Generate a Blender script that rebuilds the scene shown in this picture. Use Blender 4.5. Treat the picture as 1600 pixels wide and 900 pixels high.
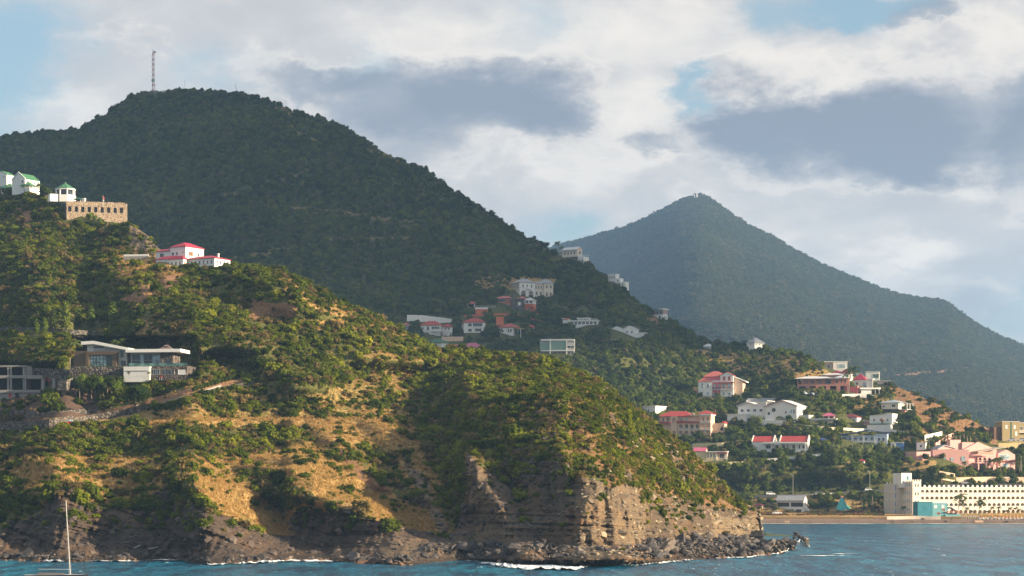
import bpy, bmesh, math, random
import numpy as np
from mathutils import Vector, Matrix
from mathutils.bvhtree import BVHTree

for _o in list(bpy.data.objects):
    bpy.data.objects.remove(_o, do_unlink=True)
random.seed(7)
RNG = np.random.default_rng(11)
SC = bpy.context.scene
COL = SC.collection
R = math.radians

# ------------------------------------------------------------------ camera
# long lens from a ship's deck, 16 m above the sea
F = 3609.0            # focal length in photo pixels (photo 1600 wide)
HC = 16.0             # camera height
VH = 762.0            # row of the horizon
cam_d = bpy.data.cameras.new("camera")
cam_d.sensor_width = 36.0
cam_d.lens = 36.0 * F / 1600.0
cam_d.shift_y = (VH - 450.0) / 1600.0
cam_d.clip_start = 1.0
cam_d.clip_end = 200000.0
cam = bpy.data.objects.new("camera", cam_d)
cam.location = (0, 0, HC)
cam.rotation_euler = (R(90), 0, 0)
COL.objects.link(cam)
SC.camera = cam

# ------------------------------------------------------------------ sun, exposure
SUN_EL, SUN_AZ = 18.0, 106.0     # azimuth clockwise from +Y (view direction): from the right, a little from behind
_e, _a = R(SUN_EL), R(SUN_AZ)
SUNV = Vector((math.cos(_e) * math.sin(_a), math.cos(_e) * math.cos(_a), math.sin(_e)))
sun_d = bpy.data.lights.new("sun", 'SUN')
sun_d.energy = 5.0
sun_d.angle = R(0.5)
sun_d.color = (1.0, 0.80, 0.55)
sun = bpy.data.objects.new("sun", sun_d)
sun.rotation_euler = SUNV.to_track_quat('Z', 'Y').to_euler()
sun.location = (600, 300, 900)
COL.objects.link(sun)

SC.view_settings.view_transform = 'Standard'
SC.view_settings.look = 'None'
SC.view_settings.exposure = 1.5
SC.view_settings.gamma = 1.0
SC.view_settings.use_curve_mapping = False
SC.cycles.use_denoising = True
SC.cycles.max_bounces = 5
SC.cycles.diffuse_bounces = 2
SC.cycles.glossy_bounces = 2
SC.cycles.transmission_bounces = 2
SC.cycles.transparent_max_bounces = 12
SC.cycles.volume_bounces = 0
SC.cycles.sample_clamp_indirect = 4.0

# ------------------------------------------------------------------ world: daylight sky with cloud layers
world = bpy.data.worlds.new("World")
SC.world = world
world.use_nodes = True

class NT:
    """tiny helper to write node maths"""
    def __init__(s, tree): s.t = tree
    def n(s, typ, **k):
        nd = s.t.nodes.new(typ)
        for a, b in k.items(): setattr(nd, a, b)
        return nd
    def put(s, sock, v):
        if hasattr(v, 'is_linked') or isinstance(v, bpy.types.NodeSocket): s.t.links.new(v, sock)
        else: sock.default_value = v
    def m(s, op, a, b=0.0, c=None, clamp=False):
        nd = s.n('ShaderNodeMath', operation=op, use_clamp=clamp)
        s.put(nd.inputs[0], a); s.put(nd.inputs[1], b)
        if c is not None: s.put(nd.inputs[2], c)
        return nd.outputs[0]
    def noise(s, vec, scale, detail=4, rough=0.5, dist=0.0, dim='3D', lac=2.0):
        nd = s.n('ShaderNodeTexNoise', noise_dimensions=dim)
        if vec is not None: s.t.links.new(vec, nd.inputs['W' if dim == '1D' else 'Vector'])
        nd.inputs['Scale'].default_value = scale; nd.inputs['Detail'].default_value = detail
        nd.inputs['Roughness'].default_value = rough; nd.inputs['Distortion'].default_value = dist
        nd.inputs['Lacunarity'].default_value = lac
        return nd.outputs['Fac']
    def ramp(s, fac, stops, interp='LINEAR'):
        nd = s.n('ShaderNodeValToRGB'); cr = nd.color_ramp; cr.interpolation = interp
        while len(cr.elements) < len(stops): cr.elements.new(0.5)
        for e, (p, c) in zip(cr.elements, stops):
            e.position = p; e.color = (c if len(c) == 4 else (*c, 1)) if not isinstance(c, float) else (c, c, c, 1)
        s.put(nd.inputs[0], fac); return nd.outputs[0]
    def mix(s, f, a, b, mode='MIX'):
        nd = s.n('ShaderNodeMix', data_type='RGBA', blend_type=mode)
        def col(v): return (*v, 1.0) if isinstance(v, tuple) and len(v) == 3 else v
        s.put(nd.inputs[0], f); s.put(nd.inputs[6], col(a)); s.put(nd.inputs[7], col(b))
        return nd.outputs[2]
    def smooth(s, x, lo, hi):
        nd = s.n('ShaderNodeMapRange', interpolation_type='SMOOTHSTEP')
        s.put(nd.inputs[0], x); nd.inputs[1].default_value = lo; nd.inputs[2].default_value = hi
        return nd.outputs[0]

def build_world():
    T = world.node_tree; T.nodes.clear(); N = NT(T)
    out = N.n('ShaderNodeOutputWorld'); bg = N.n('ShaderNodeBackground'); bg.inputs[1].default_value = 0.05
    T.links.new(bg.outputs[0], out.inputs[0])
    sky = N.n('ShaderNodeTexSky', sky_type='NISHITA'); sky.sun_disc = False
    sky.sun_elevation = R(SUN_EL); sky.sun_rotation = R(SUN_AZ)
    sky.air_density = 1.2; sky.dust_density = 1.5; sky.ozone_density = 1.5
    tc = N.n('ShaderNodeTexCoord'); sep = N.n('ShaderNodeSeparateXYZ'); T.links.new(tc.outputs['Generated'], sep.inputs[0])
    x, y, z = sep.outputs
    ys = N.m('MAXIMUM', y, 0.05)
    front = N.m('GREATER_THAN', y, 0.05)
    a = N.m('DIVIDE', x, ys); b = N.m('DIVIDE', z, ys)
    mp = N.n('ShaderNodeMapping'); mp.inputs['Scale'].default_value = (1.0, 1.0, 1.9); T.links.new(tc.outputs['Generated'], mp.inputs[0])
    vec = mp.outputs[0]
    w1 = N.noise(vec, 15, 8, 0.68); w2n = N.n('ShaderNodeMapping'); w2n.inputs['Location'].default_value = (7, 3, 5); T.links.new(vec, w2n.inputs[0])
    w2 = N.noise(w2n.outputs[0], 17, 8, 0.68)
    aw = N.m('ADD', a, N.m('MULTIPLY', N.m('SUBTRACT', w1, 0.5), 0.085))
    bw = N.m('ADD', b, N.m('MULTIPLY', N.m('SUBTRACT', w2, 0.5), 0.055))
    def blob(u, v, ru, rv, amp):
        a0, b0 = (u - 800) / F, (VH - v) / F
        p = N.m('POWER', N.m('ABSOLUTE', N.m('DIVIDE', N.m('SUBTRACT', aw, a0), ru / F)), 2.0)
        q = N.m('POWER', N.m('ABSOLUTE', N.m('DIVIDE', N.m('SUBTRACT', bw, b0), rv / F)), 2.0)
        return N.m('MULTIPLY', N.m('POWER', 2.718, N.m('MULTIPLY', N.m('ADD', p, q), -1.0)), amp)
    def total(lst):
        acc = None
        for t in lst:
            c = blob(*t); acc = c if acc is None else N.m('ADD', acc, c)
        return N.m('MULTIPLY', acc, front)
    # where the sky is open (blue), where the clouds are thick and grey, where they catch the sun
    gaps = total([(-80, 130, 130, 140, 1.2), (30, 40, 90, 50, 0.5), (1320, 10, 120, 40, 1.1), (1170, 20, 40, 25, .35), (1095, 150, 30, 24, .7), (900, 365, 75, 40, .75),
                  (1500, 500, 160, 40, 0.35), (1600, 490, 60, 50, 0.4), (560, 105, 60, 30, 0.35), (300, 110, 90, 45, 0.35), (860, 30, 60, 50, .35)])
    dark = total([(770, 150, 120, 62, 1.15), (860, 185, 60, 30, .5), (1330, 205, 195, 72, 1.25), (1170, 195, 80, 40, .75), (1440, 250, 90, 40, 0.6), (1590, 200, 60, 110, .8),
                  (520, 140, 130, 30, .8), (600, 185, 80, 25, .5), (1440, 20, 80, 30, .75), (640, 240, 120, 40, .35), (1500, 470, 150, 50, .4), (1120, 120, 40, 22, .3), (150, 60, 120, 30, .25), (1010, 235, 60, 18, .5)])
    brt = total([(1000, 200, 60, 50, .9), (1240, 110, 160, 50, .8), (1390, 400, 70, 28, .9), (960, 60, 160, 70, .6), (1530, 260, 40, 60, .8), (1560, 60, 90, 60, .7), (660, 60, 160, 60, .5),
                 (80, 170, 60, 30, .6), (1130, 370, 200, 60, .35), (850, 260, 200, 40, .3)])
    n1 = N.noise(vec, 9, 8, 0.55, 0.3); n2 = N.noise(vec, 26, 7, 0.6, 0.4); n3 = N.noise(vec, 5, 3, 0.5)
    generic = N.m('MULTIPLY', N.smooth(N.noise(vec, 2.6, 6, 0.55), 0.40, 0.56), N.m('SUBTRACT', 1.0, front))
    cover_f = N.m('SUBTRACT', N.m('ADD', 0.93, N.m('MULTIPLY', N.m('SUBTRACT', n1, 0.5), 0.9)), gaps)
    cover = N.m('ADD', N.m('MULTIPLY', N.smooth(cover_f, 0.10, 0.95), front), generic, clamp=True)
    dk = N.smooth(N.m('ADD', dark, N.m('ADD', N.m('MULTIPLY', N.m('SUBTRACT', n1, 0.52), 1.0), N.m('MULTIPLY', N.m('SUBTRACT', n2, 0.5), 0.8))), 0.0, 0.98)
    lt = N.m('ADD', N.m('MULTIPLY', brt, 0.85), N.m('MULTIPLY', N.m('SUBTRACT', n2, 0.45), 1.1))
    lt = N.m('ADD', lt, N.m('MULTIPLY', N.m('MULTIPLY', N.smooth(dk, 0.0, 0.12), N.m('SUBTRACT', 1.0, N.smooth(dk, 0.15, 0.5))), 0.32))
    lt = N.smooth(lt, -0.15, 0.85)
    light = N.mix(lt, (4.5, 4.4, 4.45), (7.7, 7.05, 6.35))
    cloud = N.mix(N.m('MULTIPLY', dk, 0.95), light, (2.0, 2.3, 2.9))
    # a thin veil keeps the blue pale
    veil = N.mix(0.45, sky.outputs[0], (3.0, 4.7, 6.0))
    T.links.new(N.mix(cover, veil, cloud), bg.inputs[0])
build_world()

# ------------------------------------------------------------------ object helpers
def props(o, label=None, cat=None, group=None, kind=None):
    if label: o['label'] = label
    if cat: o['category'] = cat
    if group: o['group'] = group
    if kind: o['kind'] = kind
    return o
def link(name, me, parent=None, **k):
    o = bpy.data.objects.new(name, me); COL.objects.link(o)
    if parent is not None: o.parent = parent
    if o.get('category') or 'cat' in k: k.setdefault('kind', 'thing') if k.get('cat') else None
    return props(o, **k)
def W(u, v, D):
    """world point seen at photo pixel (u, v) at distance D"""
    return Vector(((u - 800.0) * D / F, D, HC + (VH - v) * D / F))

# ------------------------------------------------------------------ noise (numpy)
def _hash(ix, iy, iz, seed):
    h = (ix * 374761393 + iy * 668265263 + iz * 2147483647 + seed * 1274126177) & 0xffffffff
    h = ((h ^ (h >> 13)) * 1274126177) & 0xffffffff
    h = ((h ^ (h >> 16)) * 2246822519) & 0xffffffff
    return ((h ^ (h >> 15)) & 0xffffff) / float(0xffffff)
def vnoise(x, y, z=0.0, seed=0):
    x, y, z = np.broadcast_arrays(np.asarray(x, float), np.asarray(y, float), np.asarray(z, float))
    xi, yi, zi = np.floor(x).astype(np.int64), np.floor(y).astype(np.int64), np.floor(z).astype(np.int64)
    fx, fy, fz = x - xi, y - yi, z - zi
    fx, fy, fz = [t * t * (3 - 2 * t) for t in (fx, fy, fz)]
    r = 0
    for dx in (0, 1):
        for dy in (0, 1):
            for dz in (0, 1):
                r = r + _hash(xi + dx, yi + dy, zi + dz, seed) * (fx if dx else 1 - fx) * (fy if dy else 1 - fy) * (fz if dz else 1 - fz)
    return r
def fbm(x, y, z=0.0, oct=4, seed=0, rough=0.5):
    s, a, t = 0, 1.0, 0
    for k in range(oct):
        s = s + a * (vnoise(x * 2 ** k, y * 2 ** k, np.asarray(z) * 2 ** k, seed + k) - 0.5); t += a; a *= rough
    return 2 * s / t            # about -1..1
def ridged(x, y, z=0.0, oct=3, seed=0):
    s, a, t = 0, 1.0, 0
    for k in range(oct):
        s = s + a * (1 - np.abs(2 * vnoise(x * 2 ** k, y * 2 ** k, np.asarray(z) * 2 ** k, seed + k) - 1)); t += a; a *= 0.5
    return s / t
def sstep(x, lo, hi):
    t = np.clip((x - lo) / (hi - lo), 0, 1); return t * t * (3 - 2 * t)
def K(u, *kn):
    """smooth interpolation of knots (u, value)"""
    kx = np.array([k[0] for k in kn], float); ky = np.array([k[1] for k in kn], float)
    n = len(kx); d = np.diff(ky) / np.diff(kx); m = np.zeros(n)
    m[1:-1] = np.where(d[:-1] * d[1:] > 0, 2 * d[:-1] * d[1:] / np.where(d[:-1] + d[1:] == 0, 1, d[:-1] + d[1:]), 0)
    u = np.clip(u, kx[0], kx[-1]); i = np.clip(np.searchsorted(kx, u) - 1, 0, n - 2)
    h = kx[i + 1] - kx[i]; t = (u - kx[i]) / h
    return (2*t**3-3*t**2+1)*ky[i] + (t**3-2*t**2+t)*h*m[i] + (-2*t**3+3*t**2)*ky[i+1] + (t**3-t**2)*h*m[i+1]
def zv(Z, D): return VH - (Z - HC) * F / D           # pixel row of height Z at distance D
def vz(v, D): return HC + (VH - v) * D / F
def inpoly(u, v, poly):
    c = np.zeros(u.shape, bool); n = len(poly)
    for i in range(n):
        x1, y1 = poly[i]; x2, y2 = poly[(i + 1) % n]
        if y1 == y2: continue
        c ^= ((y1 > v) != (y2 > v)) & (u < (x2 - x1) * (v - y1) / (y2 - y1) + x1)
    return c
def linedist(u, v, pts):
    d = np.full(u.shape, 1e9)
    for (x1, y1), (x2, y2) in zip(pts[:-1], pts[1:]):
        L = (x2-x1)**2 + (y2-y1)**2
        t = np.clip(((u-x1)*(x2-x1) + (v-y1)*(y2-y1)) / L, 0, 1)
        d = np.minimum(d, np.hypot(u - x1 - t*(x2-x1), v - y1 - t*(y2-y1)))
    return d

class Terrain:
    """a land surface lofted between ridge, slope and shore lines; every vertex has its own real distance"""
    def __init__(s, name, us, lines, rows):
        # lines: list of (v(u), D(u)); rows: rows in each gap
        s.name = name; nu = len(us)
        V, Dm = [], []
        for k in range(len(lines) - 1):
            (v0, d0), (v1, d1) = lines[k], lines[k + 1]
            for j in range(rows[k]):
                t = j / rows[k]; V.append(v0 + (v1 - v0) * t); Dm.append(d0 + (d1 - d0) * t)
        V.append(lines[-1][0]); Dm.append(lines[-1][1])
        s.V = np.array(V); s.D = np.array(Dm); s.U = np.broadcast_to(us, s.V.shape).copy(); s.attr = {}
    def pos(s):
        X = (s.U - 800) * s.D / F; Z = HC + (VH - s.V) * s.D / F
        return X, s.D, Z
    def spur(s, crest, wl, wr, amp, fade=25):
        c = sorted(crest, key=lambda p: p[1]); cv = [p[1] for p in c]; cu = [p[0] for p in c]
        uc = np.interp(s.V, cv, cu) + fbm(s.V / 22, s.V * 0 + c[0][0], 0, 3, 44) * min(min(wl, wr) * .2, 7); d = s.U - uc
        sh = np.where(d < 0, sstep(1 + d / wl, 0, 1), sstep(1 - d / wr, 0, 1))
        f = sstep(s.V, cv[0] - fade, cv[0] + fade) * (1 - sstep(s.V, cv[-1], cv[-1] + fade))
        s.D -= amp * sh * f
    def push(s, u0, u1, v0, v1, amt, soft=7):
        s.D += amt * sstep(s.U, u0-soft, u0) * (1-sstep(s.U, u1, u1+soft)) * sstep(s.V, v0-soft, v0) * (1-sstep(s.V, v1-1, v1+1))
    def build(s, mat):
        X, Y, Z = s.pos(); nr, nc = X.shape; s.P = np.stack([X, Y, Z], -1)
        me = bpy.data.meshes.new(s.name)
        idx = np.arange(nr * nc).reshape(nr, nc)
        q = np.stack([idx[:-1, :-1], idx[:-1, 1:], idx[1:, 1:], idx[1:, :-1]], -1).reshape(-1, 4)
        me.vertices.add(nr * nc); me.vertices.foreach_set('co', s.P.reshape(-1))
        me.loops.add(q.size); me.loops.foreach_set('vertex_index', q.reshape(-1).astype(np.int32))
        me.polygons.add(len(q)); me.polygons.foreach_set('loop_start', np.arange(0, q.size, 4, dtype=np.int32))
        me.polygons.foreach_set('use_smooth', np.ones(len(q), bool))
        me.update(calc_edges=True); me.validate()
        for k, a in s.attr.items():
            at = me.attributes.new(k, 'FLOAT', 'POINT'); at.data.foreach_set('value', np.asarray(a, np.float32).reshape(-1))
        me.materials.append(mat)
        s.obj = link(s.name, me, kind='structure')
        s.bvh = BVHTree.FromPolygons([tuple(p) for p in s.P.reshape(-1, 3)], q.tolist())
        return s.obj
    def hit(s, u, v):
        d = Vector(((u - 800.0) / F, 1.0, (VH - v) / F)).normalized()
        loc = s.bvh.ray_cast(Vector((0, 0, HC)), d)[0]
        return loc
    def ground(s, x, y):
        loc = s.bvh.ray_cast(Vector((x, y, 3000)), Vector((0, 0, -1)))[0]
        return loc.z if loc else None
    def sample(s, n, dens, rng):
        """n random points by surface area times density; returns points and their u, v"""
        P = s.P; a = np.linalg.norm(np.cross(P[1:, :-1] - P[:-1, :-1], P[:-1, 1:] - P[:-1, :-1]), axis=-1)
        w = (a * 0.25 * (dens[1:, :-1] + dens[:-1, :-1] + dens[:-1, 1:] + dens[1:, 1:])).reshape(-1); w = w / w.sum()
        c = rng.choice(len(w), n, p=w); nc = P.shape[1] - 1; i, j = c // nc, c % nc
        a_, b_ = rng.random(n), rng.random(n)
        def bl(A):
            sh = (slice(None),) + (None,) * (A.ndim - 2); x, y = a_[sh], b_[sh]
            return (A[i, j]*(1-x)*(1-y) + A[i, j+1]*x*(1-y) + A[i+1, j]*(1-x)*y + A[i+1, j+1]*x*y)
        return bl(P), bl(s.U), bl(s.V)
# ------------------------------------------------------------------ materials
_M = {}
def new_mat(name):
    m = bpy.data.materials.new(name); m.use_nodes = True; m.node_tree.nodes.clear()
    N = NT(m.node_tree); out = N.n('ShaderNodeOutputMaterial'); return m, N, out
def pos_node(N):
    g = N.n('ShaderNodeNewGeometry'); return g.outputs['Position']
def attr(N, name):
    a = N.n('ShaderNodeAttribute', attribute_name=name); return a.outputs['Fac']
def bump(N, h, strength, dist):
    b = N.n('ShaderNodeBump'); b.inputs['Strength'].default_value = strength; b.inputs['Distance'].default_value = dist
    N.t.links.new(h, b.inputs['Height']); return b.outputs[0]
def paint(name, col, rough=0.8, var=0.12, scale=0.6, bmp=0.0, metal=0.0):
    """painted or plastered surface with weather stains"""
    if name in _M: return _M[name]
    m, N, out = new_mat(name); p = N.n('ShaderNodeBsdfPrincipled'); pos = pos_node(N)
    f = N.noise(pos, scale, 5, 0.6); mp = N.n('ShaderNodeMapping'); mp.inputs['Scale'].default_value = (1.2, 1.2, 0.15); N.t.links.new(pos, mp.inputs[0])
    st = N.noise(mp.outputs[0], 1.6, 4, 0.6)
    c = N.mix(N.m('MULTIPLY', N.smooth(f, 0.35, 0.75), var * 2), col, tuple(x * 0.62 for x in col))
    c = N.mix(N.m('MULTIPLY', N.smooth(st, 0.5, 0.8), var * 1.6), c, tuple(x * y for x, y in zip(col, (0.6, 0.55, 0.48))))
    N.t.links.new(c, p.inputs['Base Color']); p.inputs['Roughness'].default_value = rough; p.inputs['Metallic'].default_value = metal
    if bmp: N.t.links.new(bump(N, N.noise(pos, 3.0, 4, 0.6), bmp, 0.1), p.inputs['Normal'])
    N.t.links.new(p.outputs[0], out.inputs[0]); _M[name] = m; return m
def tiles(name, col):
    """tiled or ribbed sheet roof: fine courses running across the slope"""
    if name in _M: return _M[name]
    m, N, out = new_mat(name); p = N.n('ShaderNodeBsdfPrincipled'); pos = pos_node(N)
    wv = N.n('ShaderNodeTexWave', wave_type='BANDS', bands_direction='Z'); wv.inputs['Scale'].default_value = 1.1; wv.inputs['Distortion'].default_value = 0.4
    N.t.links.new(pos, wv.inputs[0])
    f = N.noise(pos, 1.3, 4, 0.65)
    c = N.mix(N.smooth(f, 0.3, 0.75), col, tuple(x * 0.66 for x in col))
    c = N.mix(N.m('MULTIPLY', wv.outputs['Fac'], 0.25), c, tuple(x * 0.5 for x in col))
    N.t.links.new(c, p.inputs['Base Color']); p.inputs['Roughness'].default_value = 0.6
    N.t.links.new(bump(N, wv.outputs['Fac'], 0.5, 0.08), p.inputs['Normal'])
    N.t.links.new(p.outputs[0], out.inputs[0]); _M[name] = m; return m
def stonework(name, c1, c2, c3, scale=1.6):
    if name in _M: return _M[name]
    m, N, out = new_mat(name); p = N.n('ShaderNodeBsdfPrincipled'); pos = pos_node(N)
    vo = N.n('ShaderNodeTexVoronoi'); vo.inputs['Scale'].default_value = scale; N.t.links.new(pos, vo.inputs[0])
    ve = N.n('ShaderNodeTexVoronoi', feature='DISTANCE_TO_EDGE'); ve.inputs['Scale'].default_value = scale; N.t.links.new(pos, ve.inputs[0])
    sp = N.n('ShaderNodeSeparateColor'); N.t.links.new(vo.outputs['Color'], sp.inputs[0])
    c = N.ramp(sp.outputs[0], [(0.0, c1), (0.5, c2), (1.0, c3)])
    c = N.mix(N.smooth(ve.outputs[0], 0.0, 0.10), tuple(x * 0.45 for x in c1), c)
    N.t.links.new(c, p.inputs['Base Color']); p.inputs['Roughness'].default_value = 0.9
    N.t.links.new(bump(N, N.smooth(ve.outputs[0], 0, 0.25), 0.8, 0.25), p.inputs['Normal'])
    N.t.links.new(p.outputs[0], out.inputs[0]); _M[name] = m; return m
def glass(name='window_glass', col=(0.02, 0.03, 0.04)):
    if name in _M: return _M[name]
    m, N, out = new_mat(name); p = N.n('ShaderNodeBsdfPrincipled'); pos = pos_node(N)
    c = N.mix(N.smooth(N.noise(pos, 0.7, 2), 0.4, 0.6), col, tuple(x * 2.4 for x in col))
    N.t.links.new(c, p.inputs['Base Color']); p.inputs['Roughness'].default_value = 0.12
    N.t.links.new(p.outputs[0], out.inputs[0]); _M[name] = m; return m
def foliage(name, dark, mid, light, dry=(0.16, 0.12, 0.04), dry_amt=0.12, area=0.02):
    """leaves: each plant its own tint, whole patches of hillside lean one way or another"""
    m, N, out = new_mat(name); pos = pos_node(N)
    oi = N.n('ShaderNodeObjectInfo'); r = oi.outputs['Random']
    big = N.noise(pos, area, 3, 0.6); fine = N.noise(pos, 1.7, 2, 0.5)
    t = N.m('ADD', N.m('MULTIPLY', r, 0.62), N.m('ADD', N.m('MULTIPLY', N.m('SUBTRACT', big, 0.5), 1.3), N.m('MULTIPLY', N.m('SUBTRACT', fine, 0.3), 0.45)), clamp=True)
    c = N.ramp(t, [(0.0, dark), (0.5, mid), (1.0, light)])
    r2 = N.m('FRACT', N.m('MULTIPLY', r, 17.31))
    c = N.mix(N.m('MULTIPLY', N.m('LESS_THAN', r2, dry_amt), 0.8), c, dry)
    d = N.n('ShaderNodeBsdfDiffuse'); tr = N.n('ShaderNodeBsdfTranslucent'); ms = N.n('ShaderNodeMixShader'); ms.inputs[0].default_value = 0.28
    N.t.links.new(c, d.inputs[0]); N.t.links.new(N.mix(0.5, c, (0.20, 0.22, 0.02)), tr.inputs[0])
    N.t.links.new(d.outputs[0], ms.inputs[1]); N.t.links.new(tr.outputs[0], ms.inputs[2]); N.t.links.new(ms.outputs[0], out.inputs[0])
    return m

def ground_mat(name, near=True, scale=1.0, under=((0.060, 0.075, 0.020), (0.13, 0.12, 0.035))):
    m, N, out = new_mat(name); p = N.n('ShaderNodeBsdfPrincipled'); pos = pos_node(N)
    rock, grass, soil, strat = [attr(N, k) for k in ('rock', 'grass', 'soil', 'strat')]
    nA = N.noise(pos, 0.09 * scale, 5, 0.6); nB = N.noise(pos, 0.9 * scale, 5, 0.65); nC = N.noise(pos, 3.2 * scale, 3, 0.6)
    c = N.mix(N.smooth(nB, 0.35, 0.7), *under)
    # dry grass: straw to olive
    g = N.ramp(N.m('ADD', N.m('MULTIPLY', nA, 0.7), N.m('MULTIPLY', nB, 0.35)), [(0.36, (0.15, 0.155, 0.035)), (0.46, (0.33, 0.22, 0.08)), (0.60, (0.46, 0.30, 0.115)), (0.75, (0.35, 0.19, 0.08))])
    g = N.mix(N.smooth(nC, 0.45, 0.7), g, (0.19, 0.13, 0.055))
    edge = N.m('ADD', N.m('MULTIPLY', N.m('SUBTRACT', nB, 0.5), 0.9), 0.0)
    c = N.mix(N.smooth(N.m('ADD', grass, edge), 0.3, 0.6), c, g)
    so = N.mix(N.smooth(nB, 0.3, 0.7), (0.30, 0.16, 0.085), (0.17, 0.09, 0.05))
    so = N.mix(N.smooth(nC, 0.5, 0.75), so, (0.40, 0.29, 0.19))
    so = N.mix(N.m('MULTIPLY', attr(N, 'darkrock_shade'), 0.9), so, (0.085, 0.058, 0.045))
    c = N.mix(N.smooth(N.m('ADD', soil, edge), 0.35, 0.6), c, so)
    # rock: beds of different colour along the strata, iron stains, dark wet foot
    st = N.noise(N.m('ADD', strat, N.m('MULTIPLY', nB, 0.6)), 0.55, 4, 0.7, dim='1D')
    rk = N.ramp(st, [(0.25, (0.035, 0.027, 0.025)), (0.42, (0.085, 0.064, 0.048)), (0.52, (0.14, 0.105, 0.072)), (0.62, (0.060, 0.044, 0.036)), (0.78, (0.20, 0.155, 0.10))])
    rk = N.mix(N.smooth(nA, 0.45, 0.62), rk, (0.19, 0.115, 0.06))
    rk = N.mix(N.m('MULTIPLY', attr(N, 'darkrock_shade'), 0.78), rk, N.mix(N.smooth(nB, .4, .65), (0.028, 0.022, 0.022), (0.085, 0.060, 0.050)))  # dark rock, with cliff shade painted in by the same mask
    rk = N.mix(N.m('MULTIPLY', attr(N, 'palerock'), N.smooth(nB, 0.25, 0.6)), rk, (0.27, 0.20, 0.12))
    rk = N.mix(N.smooth(nC, 0.50, 0.66), rk, (0.035, 0.028, 0.024))
    sepz = N.n('ShaderNodeSeparateXYZ'); N.t.links.new(pos, sepz.inputs[0])
    rk = N.mix(N.m('MULTIPLY', N.smooth(N.m('ADD', sepz.outputs[2], N.m('MULTIPLY', nB, 1.5)), 2.4, 1.0), 0.8), rk, (0.025, 0.022, 0.02))
    c = N.mix(N.smooth(N.m('ADD', rock, edge), 0.3, 0.6), c, rk)
    N.t.links.new(c, p.inputs['Base Color']); p.inputs['Roughness'].default_value = 0.95
    p.inputs['Specular IOR Level'].default_value = 0.15
    h = N.m('ADD', N.m('MULTIPLY', nB, 1.0), N.m('MULTIPLY', nC, 0.5))
    N.t.links.new(bump(N, h, 0.9, 0.7 / scale), p.inputs['Normal'])
    N.t.links.new(p.outputs[0], out.inputs[0]); return m
M_NEAR = ground_mat('headland_ground'); M_MID = ground_mat('hill_ground', scale=0.7); M_FAR = ground_mat('mountain_ground', scale=0.25, under=((0.05, 0.055, 0.03), (0.085, 0.08, 0.045)))

# ------------------------------------------------------------------ headland (near land)
us = np.concatenate([np.arange(-340, -20, 6.0), np.arange(-20, 1294, 2.0)])
skyA = K(us, (-340, 262), (-100, 290), (0, 300), (60, 306), (110, 330), (150, 344), (195, 350), (228, 366), (245, 386), (290, 408), (360, 416), (430, 420), (480, 441), (520, 464), (600, 503), (640, 524), (690, 546),
         (760, 549), (860, 563), (900, 578), (950, 607), (1000, 643), (1050, 683), (1100, 725), (1140, 766), (1165, 787), (1180, 796), (1187, 803), (1191, 846), (1196, 850), (1230, 857), (1262, 868), (1272, 878), (1290, 884))
shore = K(us, (-340, 512), (0, 510), (100, 506), (300, 512), (480, 505), (600, 512), (700, 518), (900, 512), (1100, 522), (1190, 538), (1290, 545))
foot = K(us, (-340, 522), (0, 520), (300, 522), (480, 530), (600, 535), (700, 545), (800, 556), (900, 548), (1000, 560), (1100, 590), (1190, 640), (1196, 600), (1290, 575))
Dsky = K(us, (-340, 1050), (0, 960), (200, 860), (300, 800), (430, 770), (600, 765), (700, 745), (860, 705), (950, 690), (1000, 684), (1100, 672), (1187, 662), (1196, 606), (1290, 580))
vct = K(us, (-340, 790), (0, 800), (60, 778), (100, 765), (140, 785), (200, 790), (250, 772), (300, 752), (330, 785), (380, 818), (440, 828), (460, 800), (520, 800), (600, 812), (640, 830), (700, 838), (715, 815), (735, 740), (760, 720),
        (800, 702), (870, 700), (900, 740), (950, 755), (1000, 790), (1050, 800), (1100, 806), (1140, 806), (1185, 812), (1191, 850), (1290, 890))
vfoot = np.where(us < 1190, zv(2.2, foot), skyA + 4)
vct = np.where(us < 1190, np.minimum(vct, vfoot - 1.0), skyA + 2); skyA = np.minimum(skyA, vct - 2)
vmid = vct + (skyA - vct) * 0.5
Zs = vz(skyA, Dsky)
cut = K(us, (-340, 22), (690, 22), (750, 40), (860, 44), (925, 24), (1290, 22))
A = Terrain('headland', us, [
    (zv(-8.0, shore - 45), shore - 45), (zv(0.0, shore), shore), (vfoot, foot), (vct, foot + cut),
    (vmid, foot + cut + (Dsky - foot - cut) * 0.46), (skyA, Dsky),
    (zv(Zs - 5, Dsky + 35), Dsky + 35), (zv(Zs * 0.45, Dsky + 180), Dsky + 180), (zv(np.full_like(us, -6.0), Dsky + 330), Dsky + 330)],
    [10, 16, 170, 120, 100, 10, 12, 6])
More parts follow.
